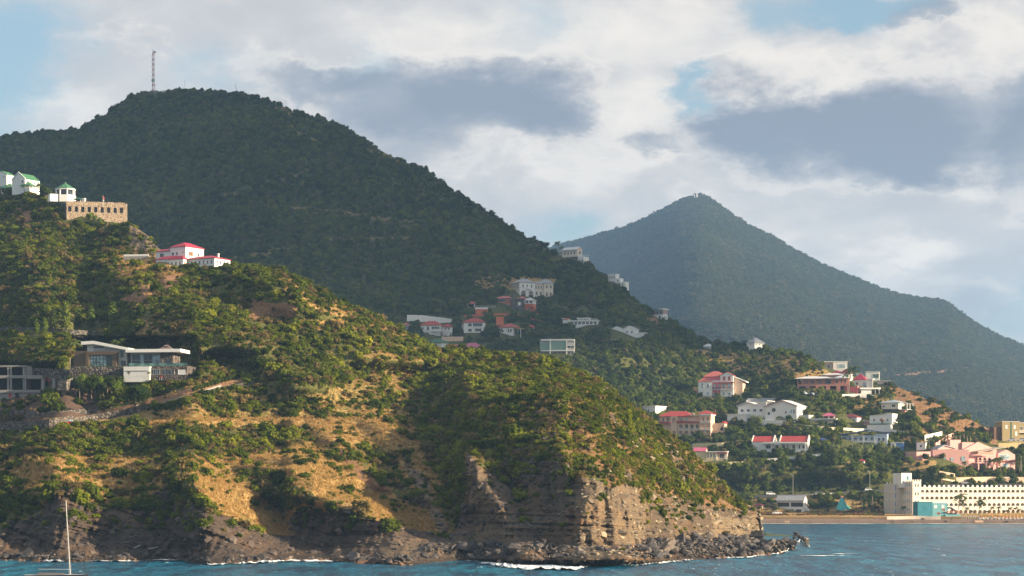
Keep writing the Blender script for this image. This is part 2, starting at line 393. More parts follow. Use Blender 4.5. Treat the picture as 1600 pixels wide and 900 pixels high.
for sp in [
    ([(60, 700), (105, 765), (110, 875)], 70, 70, 9), ([(185, 790), (200, 880)], 60, 50, 6),
    ([(296, 742), (325, 775), (330, 880)], 60, 150, 26), ([(425, 700), (500, 772), (590, 806), (628, 835), (632, 880)], 150, 110, 30),
    ([(505, 665), (560, 725), (620, 775)], 40, 70, 10), ([(598, 650), (640, 708), (690, 790), (712, 850)], 75, 70, 20),
    ([(722, 700), (745, 750), (785, 800), (806, 860)], 75, 55, 28), ([(875, 600), (905, 690), (930, 750), (948, 800), (935, 870)], 280, 200, 52),
    ([(880, 735), (886, 860)], 24, 30, 6), ([(925, 765), (930, 860)], 26, 30, 4), ([(962, 760), (968, 860)], 26, 34, 5), ([(905, 790), (908, 860)], 12, 18, 6), ([(1045, 790), (1050, 850)], 20, 40, 6), ([(1085, 800), (1090, 850)], 16, 30, 5), ([(985, 760), (990, 860)], 22, 40, 6), ([(1118, 790), (1125, 860)], 30, 60, 9), ([(1160, 790), (1162, 860)], 14, 30, 4),
    ([(860, 600), (960, 720), (1010, 800)], 40, 60, 5), ([(960, 640), (1060, 760), (1100, 820)], 30, 50, 4),
    ([(820, 720), (835, 850)], 25, 40, 6), ([(700, 560), (740, 640)], 90, 80, 12),
    ([(400, 425), (470, 470), (560, 520), (620, 560)], 150, 120, 26), ([(170, 400), (250, 470), (330, 540)], 120, 160, 20), ([(30, 380), (80, 500)], 100, 120, 14),
    ([(330, 480), (420, 560), (480, 600)], 80, 100, 12), ([(240, 385), (262, 430)], 30, 60, 10), ([(150, 690), (170, 735)], 40, 90, 5), ([(120, 735), (135, 760)], 30, 90, 5)]:
    A.spur(*sp)
def bench(T, pts, wm, thick=2.2, decay=34):
    '''a cut terrace: a flat step wm metres wide, the bank above it steep'''
    vl = np.interp(T.U, [p[0] for p in pts], [p[1] for p in pts]); e = sstep(T.U, pts[0][0]-15, pts[0][0]+10) * (1-sstep(T.U, pts[-1][0]-10, pts[-1][0]+15))
    a = vl - T.V; T.D += wm * e * np.where(a < 0, 0, sstep(a, 0, thick)) * (1 - sstep(a, thick + 1, thick + decay))
    T.D -= wm * .5 * e * np.where(a > 0, 0, 1 - sstep(-a, 0, decay * .8)) * 1.0 * (a <= 0)
for pts in ([(0, 668), (200, 664), (300, 656), (620, 653)], [(0, 716), (240, 720), (330, 716), (500, 712)], [(100, 742), (240, 740)], [(30, 757), (120, 762), (170, 768)], [(380, 728), (470, 732)], [(500, 776), (640, 786)], [(330, 640), (600, 632)], [(420, 512), (560, 510)], [(0, 520), (190, 524)], [(60, 645), (160, 640)]):
    bench(A, pts, 5.5)
U, V = A.U, A.V
n_cols = U.shape
# ground cover, by area
def field(base=0.0): return np.full(n_cols, float(base))
jit_u = fbm(U / 28, V / 28, 0, 4, 50) * 14; jit_v = fbm(U / 28, V / 28, 9, 4, 51) * np.where(U < 700, 6, 11)
Uj, Vj = U + jit_u, V + jit_v
shr, grs, soi, rok, drk, pal = field(0.9), field(0.12), field(), field(), field(), field()
def cover(poly, s=None, g=None, so=None, r=None, dk=None, pl=None):
    m = inpoly(Uj, Vj, poly)
    for arr, val in ((shr, s), (grs, g), (soi, so), (rok, r), (drk, dk), (pal, pl)):
        if val is not None: arr[m] = val
# the cliffs above the water
cl = Vj + fbm(U / 60, V / 40, 3, 3, 54) * np.interp(U, [680, 740, 1000, 1190], [8, 34, 26, 10]) > np.interp(U, us, vct) + np.interp(U, [700, 760, 880, 920], [-3, 14, 14, -3])
rok[cl] = 1; shr[cl] = 0.02; grs[cl] = 0.0; drk[cl & (U < 780)] = 0.75; drk[cl & (U >= 780) & (U < 890)] = .35  # dark rock tone that also paints shade on the left-facing walls
cover([(60, 640), (640, 640), (700, 830), (0, 830), (0, 690)], s=0.27, g=0.72)                       # rough grass belt
cover([(0, 655), (620, 648), (622, 668), (240, 670), (100, 690), (0, 695)], s=0.04, g=1.0)          # terrace track
cover([(120, 662), (480, 668), (500, 700), (330, 712), (100, 712), (0, 705), (0, 672)], s=1.0, g=0.1)  # dark bush belt
cover([(330, 690), (500, 690), (480, 712), (330, 716)], s=0.95, g=0.2)
cover([(0, 712), (360, 712), (380, 726), (240, 740), (225, 768), (150, 790), (100, 775), (0, 760)], s=0.25, g=.9)
cover([(0, 745), (40, 750), (70, 800), (0, 830)], s=0.9, g=0.1, r=0)
cover([(150, 760), (215, 770), (260, 800), (200, 800)], s=.7, g=.6, r=0)
cover([(240, 725), (300, 740), (320, 790), (270, 790)], s=0.75, g=0.1, r=0.2)
cover([(298, 742), (350, 748), (405, 770), (440, 812), (455, 835), (400, 830), (340, 800), (318, 780)], s=0.03, g=1.0, r=0)
cover([(360, 735), (480, 735), (510, 775), (440, 800), (400, 770)], s=0.7, g=0.2, r=0)
cover([(375, 706), (470, 712), (560, 755), (640, 788), (705, 832), (640, 828), (570, 792), (500, 780), (430, 745)], s=0.06, g=1.0, r=0)
cover([(420, 700), (500, 690), (520, 725), (470, 725)], s=0.15, g=1.0, r=0)
cover([(502, 690), (520, 690), (610, 768), (585, 768)], s=0.05, g=0.3, so=0.7)
cover([(520, 700), (600, 700), (660, 790), (620, 780)], s=0.5, g=0.3)
cover([(508, 656), (606, 653), (655, 700), (700, 765), (670, 755), (620, 700), (560, 682)], s=0.14, g=1.0, r=0)
cover([(625, 700), (660, 740), (700, 830), (680, 830), (650, 780)], s=0.2, g=0.4, r=0.7, pl=.8)
cover([(560, 590), (640, 565), (650, 640), (520, 645), (430, 645)], s=0.5, g=0.45)
cover([(300, 615), (600, 615), (600, 650), (300, 652)], s=0.6, g=0.45)
cover([(640, 620), (860, 640), (870, 720), (700, 720), (660, 660)], s=0.6, g=0.3, r=0.3, dk=.6)  # dark tone paints the shade lying in the hollow
cover([(395, 468), (462, 476), (462, 496), (392, 500)], s=0.04, so=1.0)
cover([(392, 424), (440, 430), (440, 440), (392, 445)], s=0.5, so=0.5)
cover([(186, 470), (262, 428), (296, 426), (240, 465), (200, 480)], s=0.1, so=0.9)
cover([(150, 372), (250, 395), (290, 430), (180, 440), (160, 400)], s=0.4, g=0.8)
cover([(205, 352), (246, 372), (250, 398), (205, 392)], s=0.15, so=0.5, r=0.9, pl=1)
cover([(25, 325), (50, 325), (60, 350), (25, 352)], s=0.25, so=0.9)
cover([(430, 500), (560, 498), (560, 515), (430, 512)], s=0.3, g=0.9)
cover([(440, 430), (500, 455), (640, 525), (600, 530), (450, 460)], s=0.75, g=0.55)
cover([(330, 440), (400, 460), (400, 470), (320, 470)], s=0.5, so=0.3)
cover([(200, 500), (300, 505), (300, 545), (210, 530)], s=0.45, g=0.5)
cover([(560, 545), (700, 545), (700, 565), (560, 560)], s=0.65, g=0.5)
# headland face
cover([(870, 590), (1000, 640), (1190, 810), (1190, 850), (1040, 830), (960, 760)], s=1.0, g=0.45, so=0.0)
cover([(880, 640), (905, 640), (965, 745), (950, 760), (900, 700)], s=0.35, g=.4, so=0.7)
cover([(820, 645), (850, 640), (905, 700), (890, 720)], s=0.35, so=0.5, r=.4)
cover([(960, 745), (1040, 760), (1100, 800), (1060, 815), (1000, 800)], s=0.5, g=0.5, so=0.5)
cover([(1100, 770), (1150, 770), (1190, 805), (1190, 815), (1080, 815)], s=0.2, g=0.3, so=.8, r=.4)
cover([(1030, 690), (1060, 700), (1090, 750), (1060, 750)], s=0.4, so=.4, r=.8)
cover([(1070, 700), (1120, 745), (1190, 800), (1160, 800), (1090, 745)], s=0.7, so=.45, g=.4)
cover([(890, 735), (930, 750), (990, 765), (1012, 790), (1000, 850), (915, 850), (905, 800)], s=0.01, r=1, pl=0.5, dk=0)
cover([(1000, 768), (1060, 778), (1120, 790), (1190, 800), (1190, 852), (1000, 852)], s=.14, g=.15, so=.55, r=.55, dk=.25)
m = (U > 800) & (U < 1190) & (V > 590) & (V < 820) & (fbm(U / 17 - V / 40, V / 13, 2, 3, 57) > .30) & (rok < .5); rok[m] = 1; shr[m] = .22; grs[m] = .1; drk[m] = .35
m = (U > 840) & (U < 1190) & (V > 640) & (fbm(U / 14 - V / 20, V / 22, 4, 3, 58) > .42) & (rok < .5); soi[m] = .9; shr[m] = .25; grs[m] = .6
cover([(1110, 806), (1192, 806), (1192, 852), (1110, 850)], s=0.01, r=1, pl=0.8, dk=0)
cover([(700, 690), (890, 700), (890, 850), (700, 850)], pl=.1, dk=.6)  # darker mask paints shade on the left side of the cliff
m = (U > 740) & (U < 900) & (V < 790) & (rok > .5); shr[m] = .30
cover([(728, 700), (800, 760), (812, 850), (740, 850), (735, 760)], s=0.03, r=1, pl=0.35, dk=.3)
cover([(590, 835), (730, 845), (730, 878), (590, 872)], pl=0.35, dk=.5)
# building plots and dug earth
cover([(40, 600), (150, 600), (160, 655), (60, 652)], s=0.10, g=0.0, so=0.8, dk=1)
cover([(0, 605), (110, 610), (60, 660), (0, 665)], s=0.2, g=0.1, so=0.9, dk=1)
cover([(100, 560), (300, 555), (300, 590), (100, 590)], s=0.0, g=0.0)
for r_ in ([(0, 668), (120, 658), (200, 640), (240, 628), (300, 612), (380, 598)],):
    m = linedist(U, V, r_) < 7; shr[m] = 0.0; soi[m] = 0.8
X, Y, Z = A.pos()
strat = Z + np.where(U < 520, 0.33, 0.04) * X + 0.02 * Y + fbm(X / 30, Z / 30, 0, 2, 60) * 1.5
# relief: folds, gullies, rock ribs and beds
A.D += fbm(X / 38, Z / 30, Y / 60, 4, 70) * 5.0
A.D += fbm(X / 9, Z / 9, Y / 20, 3, 71) * 1.6 * (1 - rok * 0.3)
rk = sstep(rok, 0.3, 0.9) * sstep(Z, -1, 2)
A.D -= rk * (ridged(X / 7, Z / 16, 0, 4, 72) - 0.5) * 7.0
A.D -= rk * (ridged(X / 2.3, Z / 5.0, 3, 3, 76) - 0.5) * 3.2
A.D -= rk * (ridged(X / 1.1, Z / 1.3, 7, 2, 77) - 0.5) * 1.3
def bed(w, h, seed):
    i = np.floor(w / h); f = w / h - i
    a, b = _hash(i.astype(np.int64), 0 * i.astype(np.int64), 0 * i.astype(np.int64), seed), _hash(i.astype(np.int64) + 1, 0 * i.astype(np.int64), 0 * i.astype(np.int64), seed)
    return a + (b - a) * sstep(f, 0.75, 1.0)
A.D -= rk * (bed(strat, 1.7, 5) - 0.5) * 1.9 * (0.3 + fbm(X / 12, Z / 9, 1, 2, 78)**2 * 3) + rk * (bed(strat, 0.62, 6) - 0.5) * 1.3
A.D -= rk * (ridged(X / 16, Z / 45 + X / 60, 5, 3, 79) - 0.5) * 6 * sstep(U, 600, 760)
A.D -= rk * (ridged(X / 3.2 + Z / 30, Z / 22, 8, 2, 82) - 0.5) * 2.0 * sstep(U, 880, 910)
A.D += rk * fbm(X / 6, Z / 5, 11, 4, 83) * 3.2
A.D += rk * fbm(X / 1.5, Z / 1.5, 0, 2, 73) * 0.5
# slumping slabs beneath the left grass nose
slab = inpoly(U, V, [(325, 812), (440, 826), (500, 862), (520, 885), (320, 885)]) * 1.0
A.D -= slab * ((bed(strat, 2.3, 8) - 0.3) * 6.0)
A.push(112, 306, 530, 600, 24); A.push(-60, 92, 572, 619, 26)
A.attr = dict(rock=rok, grass=grs, soil=soi, strat=strat, darkrock_shade=drk, palerock=pal)
A.shr = shr
A.build(M_NEAR)

# ------------------------------------------------------------------ hill with the mast, running down to the bay
usB = np.arange(-400, 2101, 5.0)
skyB = K(usB, (-400, 250), (-200, 232), (0, 214), (60, 208), (120, 203), (145, 192), (180, 170), (220, 147), (290, 142), (370, 148), (420, 158), (460, 175), (520, 192), (600, 238), (650, 262), (700, 294), (760, 333), (830, 378), (900, 408),
         (960, 444), (1000, 478), (1050, 507), (1100, 533), (1150, 543), (1240, 553), (1290, 574), (1320, 582), (1345, 591), (1375, 597), (1400, 605), (1450, 625), (1500, 648), (1545, 670), (1600, 683), (1750, 715), (2100, 750))
DskyB = K(usB, (-400, 2000), (0, 1900), (290, 1800), (600, 1700), (830, 1580), (1010, 1470), (1160, 1380), (1300, 1310), (1450, 1260), (1600, 1230), (2100, 1200))
one = np.ones_like(usB)
Zb = vz(skyB, DskyB)
B = Terrain('hill', usB, [
    (zv(-5.0, 985 * one), 985 * one), (zv(0.2, 1028 * one), 1028 * one), (zv(3.2, 1050 * one), 1050 * one), (zv(4.2, 1092 * one), 1092 * one), (773 * one, 1112 * one), (770 * one, 1121 * one),
    (770 + (skyB - 770) * 0.33, 1121 + (DskyB - 1121) * 0.28), (skyB, DskyB), (zv(Zb - 6, DskyB + 60), DskyB + 60), (zv(Zb * 0.4, DskyB + 350), DskyB + 350), (zv(-6 * one, DskyB + 600), DskyB + 600)],
    [6, 8, 8, 12, 4, 90, 170, 6, 8, 4])
sl = sstep(770 - B.V, 0, 40)
for sp in [([(300, 145), (420, 300), (520, 500), (600, 700)], 320, 380, 60), ([(640, 262), (760, 400), (850, 520), (900, 640)], 200, 220, 60), ([(60, 215), (100, 400), (150, 600)], 200, 200, 70),
           ([(1000, 490), (1080, 600), (1150, 740)], 160, 150, 38), ([(1200, 560), (1250, 640), (1330, 750)], 120, 180, 34), ([(1390, 600), (1450, 680), (1480, 740)], 90, 110, 24),
           ([(880, 410), (940, 480), (1000, 540)], 90, 110, 26)]:
    D_was = B.D.copy(); B.spur(*sp, fade=60); B.D = D_was + (B.D - D_was) * sl
X, Y, Z = B.pos()
B.D += sl * (fbm(X / 90, Z / 70, Y / 200, 5, 80) * 26 + fbm(X / 22, Z / 22, Y / 50, 3, 81) * 4)
n_cols = B.U.shape; Uj, Vj = B.U + fbm(B.U / 20, B.V / 20, 0, 3, 52) * 8, B.V + fbm(B.U / 20, B.V / 20, 9, 3, 53) * 5
shr, grs, soi, rok, drk, pal = field(1.0), field(0.15), field(), field(), field(), field()
Ub, Vb = B.U, B.V
low = Vb > 806; soi[low] = 0.5; shr[low] = 0
m = (Vb <= 808) & (Vb > 776); shr[m] = 0.05; grs[m] = 0.9
m = (Vb <= 800) & (Vb > 776) & (Ub < 1385); shr[m] = 0.8; grs[m] = 0.6
m = (Vb > 796) & (Vb < 806) & (Ub < 1385); shr[m] = 0.0; grs[m] = 1.0
m = (Vb <= 776) & (Vb >= 768); shr[m] = 0
cover([(1085, 548), (1240, 556), (1290, 580), (1270, 600), (1180, 585), (1110, 575)], s=0.35, g=0.95)
cover([(1240, 585), (1290, 575), (1330, 600), (1280, 612)], s=0.2, g=1.0)
cover([(1380, 596), (1450, 618), (1560, 665), (1560, 695), (1480, 672), (1420, 650), (1400, 625)], s=0.14, g=1.0, so=.65)
cover([(1330, 620), (1385, 618), (1390, 640), (1340, 640)], s=0.4, g=0.95)
cover([(1380, 712), (1460, 716), (1450, 738), (1390, 730)], s=0.5, g=0.9)
cover([(1400, 675), (1450, 668), (1460, 690), (1410, 695)], s=.35, g=.9)
cover([(740, 436), (800, 430), (880, 436), (800, 455), (740, 450)], s=0.4, g=0.9)
cover([(1000, 490), (1030, 495), (1040, 520), (1010, 515)], s=0.4, so=0.7)
cover([(440, 165), (470, 172), (460, 180), (420, 172)], s=0.3, so=0.6, g=.8)
tracks = [[(455, 178), (460, 205), (500, 225)], [(560, 232), (600, 240), (640, 262)], [(350, 305), (430, 285), (480, 268)], [(380, 318), (520, 330), (620, 345), (700, 348)],
          [(360, 405), (420, 395), (520, 375), (640, 372)], [(1110, 700), (1180, 690), (1260, 700)], [(1285, 745), (1330, 720)]]
for t in tracks:
    d = linedist(Uj * .3 + Ub * .7, Vj * .3 + Vb * .7, t); m = d < 3.2; shr[m] = 0.0; grs[m] = 0.42; soi[m] = 0.0
B.attr = dict(rock=rok, grass=grs, soil=soi, strat=Z, darkrock_shade=drk, palerock=pal); B.shr = shr
B.build(M_MID)

# ------------------------------------------------------------------ far mountain
usC = np.arange(300, 2400, 6.0)
skyC = K(usC, (300, 560), (600, 470), (800, 410), (880, 382), (950, 363), (1000, 346), (1040, 326), (1070, 311), (1094, 306), (1115, 315), (1140, 332), (1165, 350), (1200, 367), (1250, 396), (1300, 421), (1350, 441), (1400, 459), (1450, 468),
         (1475, 471), (1495, 486), (1530, 509), (1570, 530), (1620, 548), (1800, 600), (2000, 650), (2400, 700))
DC = K(usC, (300, 6300), (1090, 6000), (1475, 5500), (1600, 5200), (2400, 4700))
one = np.ones_like(usC); Zc = vz(skyC, DC)
C = Terrain('mountain', usC, [
    (zv(-8, 2100 * one), 2100 * one), (zv(4, 2300 * one), 2300 * one), (skyC + (742 - skyC) * 0.45, 2300 + (DC - 2300) * 0.5), (skyC, DC), (zv(Zc - 20, DC + 120), DC + 120), (zv(Zc * .3, DC + 900), DC + 900), (zv(-8 * one, DC + 1500), DC + 1500)],
    [6, 60, 120, 6, 6, 4])
for sp in [([(1100, 310), (1180, 430), (1300, 600), (1380, 730)], 330, 330, 520), ([(1475, 472), (1560, 600), (1620, 730)], 130, 160, 300), ([(960, 365), (900, 500), (880, 650)], 160, 220, 240), ([(1300, 425), (1420, 560), (1500, 680)], 60, 80, 100)]:
    C.spur(*sp, fade=60)
X, Y, Z = C.pos()
slc = sstep(742 - C.V, 0, 30)
C.D += slc * (fbm(X / 340, Z / 250, Y / 800, 5, 90) * 85 + fbm(X / 80, Z / 80, Y / 200, 3, 91) * 15)
n_cols = C.U.shape; Uj, Vj = C.U + fbm(C.U / 20, C.V / 20, 0, 3, 55) * 8, C.V + fbm(C.U / 20, C.V / 20, 9, 3, 56) * 5
shr, grs, soi, rok, drk, pal = field(1.0), field(0.15), field(), field(), field(), field()
m = linedist(Uj * .5 + C.U * .5, Vj * .5 + C.V * .5, [(1380, 590), (1420, 586), (1460, 583), (1500, 577), (1525, 570)]) < 3.5; shr[m] = 0; soi[m] = 1; grs[m] = 1
m = linedist(Uj, Vj + 8, [(1110, 325), (1160, 360), (1240, 408), (1300, 440)]) < 5; shr[m] = .75; grs[m] = .3
C.attr = dict(rock=rok, grass=grs, soil=soi, strat=Z, darkrock_shade=drk, palerock=pal); C.shr = shr
C.build(M_FAR)
# ------------------------------------------------------------------ sea
def build_sea():
    m, N, out = new_mat('sea_water'); p = N.n('ShaderNodeBsdfPrincipled'); pos = pos_node(N)
    mp = N.n('ShaderNodeMapping'); mp.inputs['Scale'].default_value = (1.0, 0.20, 1.0); N.t.links.new(pos, mp.inputs[0]); v = mp.outputs[0]
    big = N.noise(v, 0.02, 3, 0.5); sw = N.noise(v, 0.16, 5, 0.65, 0.3); ch = N.noise(v, 0.9, 4, 0.65, 0.3)
    c = N.mix(N.smooth(big, 0.35, 0.65), (0.002, 0.085, 0.165), (0.004, 0.150, 0.240))
    c = N.mix(N.smooth(sw, 0.42, 0.60), c, (0.001, 0.032, 0.078))  # shading of the waves painted as dark and bright water colour
    c = N.mix(N.m('MULTIPLY', N.smooth(ch, 0.52, 0.68), 0.55), c, (0.04, 0.28, 0.38))
    # broken crests
    cap = N.m('MULTIPLY', N.smooth(N.noise(v, 0.55, 5, 0.7), 0.64, 0.69), N.smooth(N.noise(v, 0.05, 2, 0.5), 0.47, 0.60))
    c = N.mix(cap, c, (0.75, 0.78, 0.78))
    N.t.links.new(c, p.inputs['Base Color']); p.inputs['IOR'].default_value = 1.33
    N.t.links.new(N.m('ADD', 0.22, N.m('MULTIPLY', cap, 0.6)), p.inputs['Roughness'])
    p.inputs['Specular IOR Level'].default_value = 0.09
    h = N.m('ADD', N.m('MULTIPLY', sw, 1.1), N.m('MULTIPLY', ch, 0.38))
    N.t.links.new(bump(N, h, 1.0, 2.6), p.inputs['Normal'])
    N.t.links.new(p.outputs[0], out.inputs[0])
    me = bpy.data.meshes.new('sea')
    xs = [-60000, -3000, -400, 0, 400, 3000, 60000]; ys = [-2000, 0, 300, 500, 700, 1100, 4000, 90000]
    vs = [(x, y, 0) for y in ys for x in xs]; n = len(xs)
    fs = [(j*n+i, j*n+i+1, (j+1)*n+i+1, (j+1)*n+i) for j in range(len(ys)-1) for i in range(n-1)]
    me.from_pydata(vs, [], fs); me.materials.append(m)
    link('sea', me, kind='structure')
    # the sea bed below it
    me = bpy.data.meshes.new('seabed'); me.from_pydata([(-60000, -2000, -7), (60000, -2000, -7), (60000, 90000, -7), (-60000, 90000, -7)], [], [(0, 1, 2, 3)])
    me.materials.append(paint('seabed_sand', (0.2, 0.18, 0.13))); link('seabed', me, kind='structure')
build_sea()

# ------------------------------------------------------------------ air
def build_haze():
    m, N, out = new_mat('haze_air'); vp = N.n('ShaderNodeVolumePrincipled')
    vp.inputs['Color'].default_value = (0.34, 0.60, 1.0, 1); vp.inputs['Density'].default_value = HAZE
    vp.inputs['Anisotropy'].default_value = 0.0
    N.t.links.new(vp.outputs[0], out.inputs['Volume'])
    bm = bmesh.new(); bmesh.ops.create_cube(bm, size=1)
    for v in bm.verts: v.co = Vector((v.co.x * 7000 + 300, 4200 + v.co.y * 8500, (-8 if v.co.z < 0 else 790)))
    me = bpy.data.meshes.new('haze'); bm.to_mesh(me); me.materials.append(m)
    link('haze', me, kind='stuff')
HAZE = 0.000072
build_haze()

# ------------------------------------------------------------------ scrub
def quads_mesh(name, C_, S_, rng, mats, core=None, squash=1.0, up=0.0, aspect=0.7):
    """many small leaf sprays at points C_, each a bent quad"""
    n = len(C_); nrm = C_ / (np.linalg.norm(C_, axis=1, keepdims=True) + 1e-6) * 0.9 + rng.normal(0, 0.6, (n, 3)); nrm[:, 2] += 0.35 + up
    nrm /= np.linalg.norm(nrm, axis=1, keepdims=True)
    t = np.cross(nrm, rng.normal(0, 1, (n, 3))); t /= np.linalg.norm(t, axis=1, keepdims=True); b = np.cross(nrm, t)
    s = S_[:, None]; k = rng.uniform(0.75, 1.25, (4, n, 1))
    q = np.stack([C_ - t*s*k[0], C_ - b*s*aspect*k[1] + nrm*s*0.15, C_ + t*s*k[2], C_ + b*s*aspect*k[3] + nrm*s*0.15], 1).reshape(-1, 3)
    vs = q.tolist(); fs = [(4*i, 4*i+1, 4*i+2, 4*i+3) for i in range(n)]; mi = [0] * n
    if core:
        o = len(vs); vs += core[0]; fs += [tuple(o + a for a in f) for f in core[1]]; mi += [0] * len(core[1])
    me = bpy.data.meshes.new(name); me.from_pydata(vs, [], fs)
    for mt in mats: me.materials.append(mt)
    me.update(); return me
def ico(sub, rng, amp=0.2):
    bm = bmesh.new(); bmesh.ops.create_icosphere(bm, subdivisions=sub, radius=1)
    vs = [list(v.co * (1 + rng.uniform(-amp, amp))) for v in bm.verts]; fs = [[v.index for v in f.verts] for f in bm.faces]; bm.free(); return vs, fs
def crown_points(n, rng, lobes=6, flat=0.75, shell=0.55):
    """leaf positions in a crown of several uneven lobes"""
    L = [np.array([0, 0, 0.0, 0.75])]
    for k in range(lobes):
        a = rng.uniform(0, 2*math.pi); r = rng.uniform(0.35, 0.65); L.append(np.array([r*math.cos(a), r*math.sin(a), rng.uniform(-0.15, 0.5)*flat, rng.uniform(0.28, 0.5)]))
    L = np.array(L); c = rng.choice(len(L), n, p=L[:, 3]**2 / (L[:, 3]**2).sum()); d = rng.normal(0, 1, (n, 3)); d /= np.linalg.norm(d, axis=1, keepdims=True)
    r = L[c, 3] * (shell + (1 - shell) * rng.random(n) ** 0.6); p = L[c, :3] + d * r[:, None]; p[:, 2] = p[:, 2] * flat
    return p, L
def shrub_mesh(name, n, leaf, seed, mat, flat=0.75, lobes=6, coresub=1):
    rng = np.random.default_rng(seed); p, L = crown_points(n, rng, lobes, flat)
    cv, cf = [], []
    for l in L[:1 + lobes // 2]:
        v, f = ico(coresub, rng, 0.22); o = len(cv)
        cv += [[l[0] + a[0]*l[3]*0.78, l[1] + a[1]*l[3]*0.78, (l[2] + a[2]*l[3]*0.78)*flat] for a in v]; cf += [[o + i for i in g] for g in f]
    p[:, 2] += 0.42; cv = [[a[0], a[1], a[2] + 0.42] for a in cv]
    return quads_mesh(name, p, leaf * rng.uniform(0.6, 1.35, n), rng, [mat], (cv, cf))
MF_NEAR = foliage('scrub_leaves_near', (0.028, 0.046, 0.008), (0.105, 0.135, 0.014), (0.29, 0.29, 0.024), dry=(0.17, 0.115, 0.055), dry_amt=0.17, area=0.03)
MF_MID = foliage('scrub_leaves_hill', (0.022, 0.040, 0.012), (0.080, 0.110, 0.019), (0.20, 0.215, 0.030), dry=(0.13, 0.11, 0.06), dry_amt=0.08, area=0.012)
MF_FAR = foliage('scrub_leaves_mountain', (0.028, 0.038, 0.026), (0.050, 0.062, 0.036), (0.090, 0.102, 0.050), dry=(0.12, 0.10, 0.06), dry_amt=0.08, area=0.006)
def straw_mat():
    m, N, out = new_mat('dry_grass'); pos = pos_node(N); r = N.n('ShaderNodeObjectInfo').outputs['Random']
    c = N.ramp(N.m('ADD', N.m('MULTIPLY', r, 0.7), N.m('MULTIPLY', N.noise(pos, 0.05, 3), 0.4)), [(0.1, (0.16, 0.14, 0.04)), (0.45, (0.38, 0.25, 0.09)), (0.75, (0.50, 0.33, 0.13)), (0.95, (0.38, 0.19, 0.08))])
    d = N.n('ShaderNodeBsdfDiffuse'); tr = N.n('ShaderNodeBsdfTranslucent'); ms = N.n('ShaderNodeMixShader'); ms.inputs[0].default_value = 0.3
    N.t.links.new(c, d.inputs[0]); N.t.links.new(c, tr.inputs[0]); N.t.links.new(d.outputs[0], ms.inputs[1]); N.t.links.new(tr.outputs[0], ms.inputs[2]); N.t.links.new(ms.outputs[0], out.inputs[0])
    return m
M_STRAW = straw_mat()
def tuft_mesh(name, n, seed):
    rng = np.random.default_rng(seed); vs, fs = [], []
    for i in range(n):
        a = rng.uniform(0, 6.28); r = rng.uniform(0, .5); x, y = r*math.cos(a), r*math.sin(a); l = rng.uniform(.5, 1); w = .07; b = rng.uniform(0, 6.28); dx, dy = rng.uniform(-.35, .35, 2)
        o = len(vs); vs += [(x - w*math.cos(b), y - w*math.sin(b), -.1), (x + w*math.cos(b), y + w*math.sin(b), -.1), (x + dx, y + dy, l)]; fs.append((o, o+1, o+2))
    me = bpy.data.meshes.new(name); me.from_pydata(vs, [], fs); me.materials.append(M_STRAW); return me
def proto(me):
    o = bpy.data.objects.new(me.name, me); return o
def scatter(name, protos, P, scl, zs, seed, label=None):
    """one ground-cover object: points carrying instanced plants"""
    rng = np.random.default_rng(seed); n = len(P)
    me = bpy.data.meshes.new(name); me.vertices.add(n); me.vertices.foreach_set('co', np.asarray(P, np.float32).reshape(-1))
    a = me.attributes.new('scl', 'FLOAT_VECTOR', 'POINT'); a.data.foreach_set('vector', np.stack([scl, scl, scl * zs], -1).astype(np.float32).reshape(-1))
    a = me.attributes.new('rot', 'FLOAT_VECTOR', 'POINT'); rr = np.zeros((n, 3), np.float32); rr[:, 2] = rng.uniform(0, 6.28, n); rr[:, :2] = rng.normal(0, 0.12, (n, 2)); a.data.foreach_set('vector', rr.reshape(-1))
    a = me.attributes.new('pick', 'INT', 'POINT'); a.data.foreach_set('value', rng.integers(0, len(protos), n).astype(np.int32))
    o = link(name, me, kind='stuff')
    ng = bpy.data.node_groups.new(name, 'GeometryNodeTree')
    ng.interface.new_socket('Geometry', in_out='INPUT', socket_type='NodeSocketGeometry'); ng.interface.new_socket('Geometry', in_out='OUTPUT', socket_type='NodeSocketGeometry')
    gi = ng.nodes.new('NodeGroupInput'); go = ng.nodes.new('NodeGroupOutput'); io = ng.nodes.new('GeometryNodeInstanceOnPoints'); jn = ng.nodes.new('GeometryNodeJoinGeometry')
    for p in reversed(protos):
        oi = ng.nodes.new('GeometryNodeObjectInfo'); oi.inputs['Object'].default_value = p; oi.inputs['As Instance'].default_value = True
        ng.links.new(oi.outputs['Geometry'], jn.inputs[0])
    def na(nm, t):
        x = ng.nodes.new('GeometryNodeInputNamedAttribute'); x.data_type = t; x.inputs['Name'].default_value = nm
        return [q for q in x.outputs if q.enabled and q.name == 'Attribute'][0]
    e2r = ng.nodes.new('FunctionNodeEulerToRotation'); ng.links.new(na('rot', 'FLOAT_VECTOR'), e2r.inputs[0])
    ng.links.new(gi.outputs[0], io.inputs['Points']); ng.links.new(jn.outputs[0], io.inputs['Instance']); io.inputs['Pick Instance'].default_value = True
    ng.links.new(na('pick', 'INT'), io.inputs['Instance Index']); ng.links.new(e2r.outputs[0], io.inputs['Rotation']); ng.links.new(na('scl', 'FLOAT_VECTOR'), io.inputs['Scale'])
    ng.links.new(io.outputs[0], go.inputs[0])
    md = o.modifiers.new('plants', 'NODES'); md.node_group = ng
    return o
near_p = [proto(shrub_mesh('shrub_kind', 330, 0.15, 100 + i, MF_NEAR, flat=[.75, .85, .65, 1.0, .7][i], lobes=[6, 5, 7, 4, 8][i])) for i in range(5)]
mid_p = [proto(shrub_mesh('tree_kind', 120, 0.22, 200 + i, MF_MID, flat=[.9, .75, 1.1, .8][i], lobes=4)) for i in range(4)]
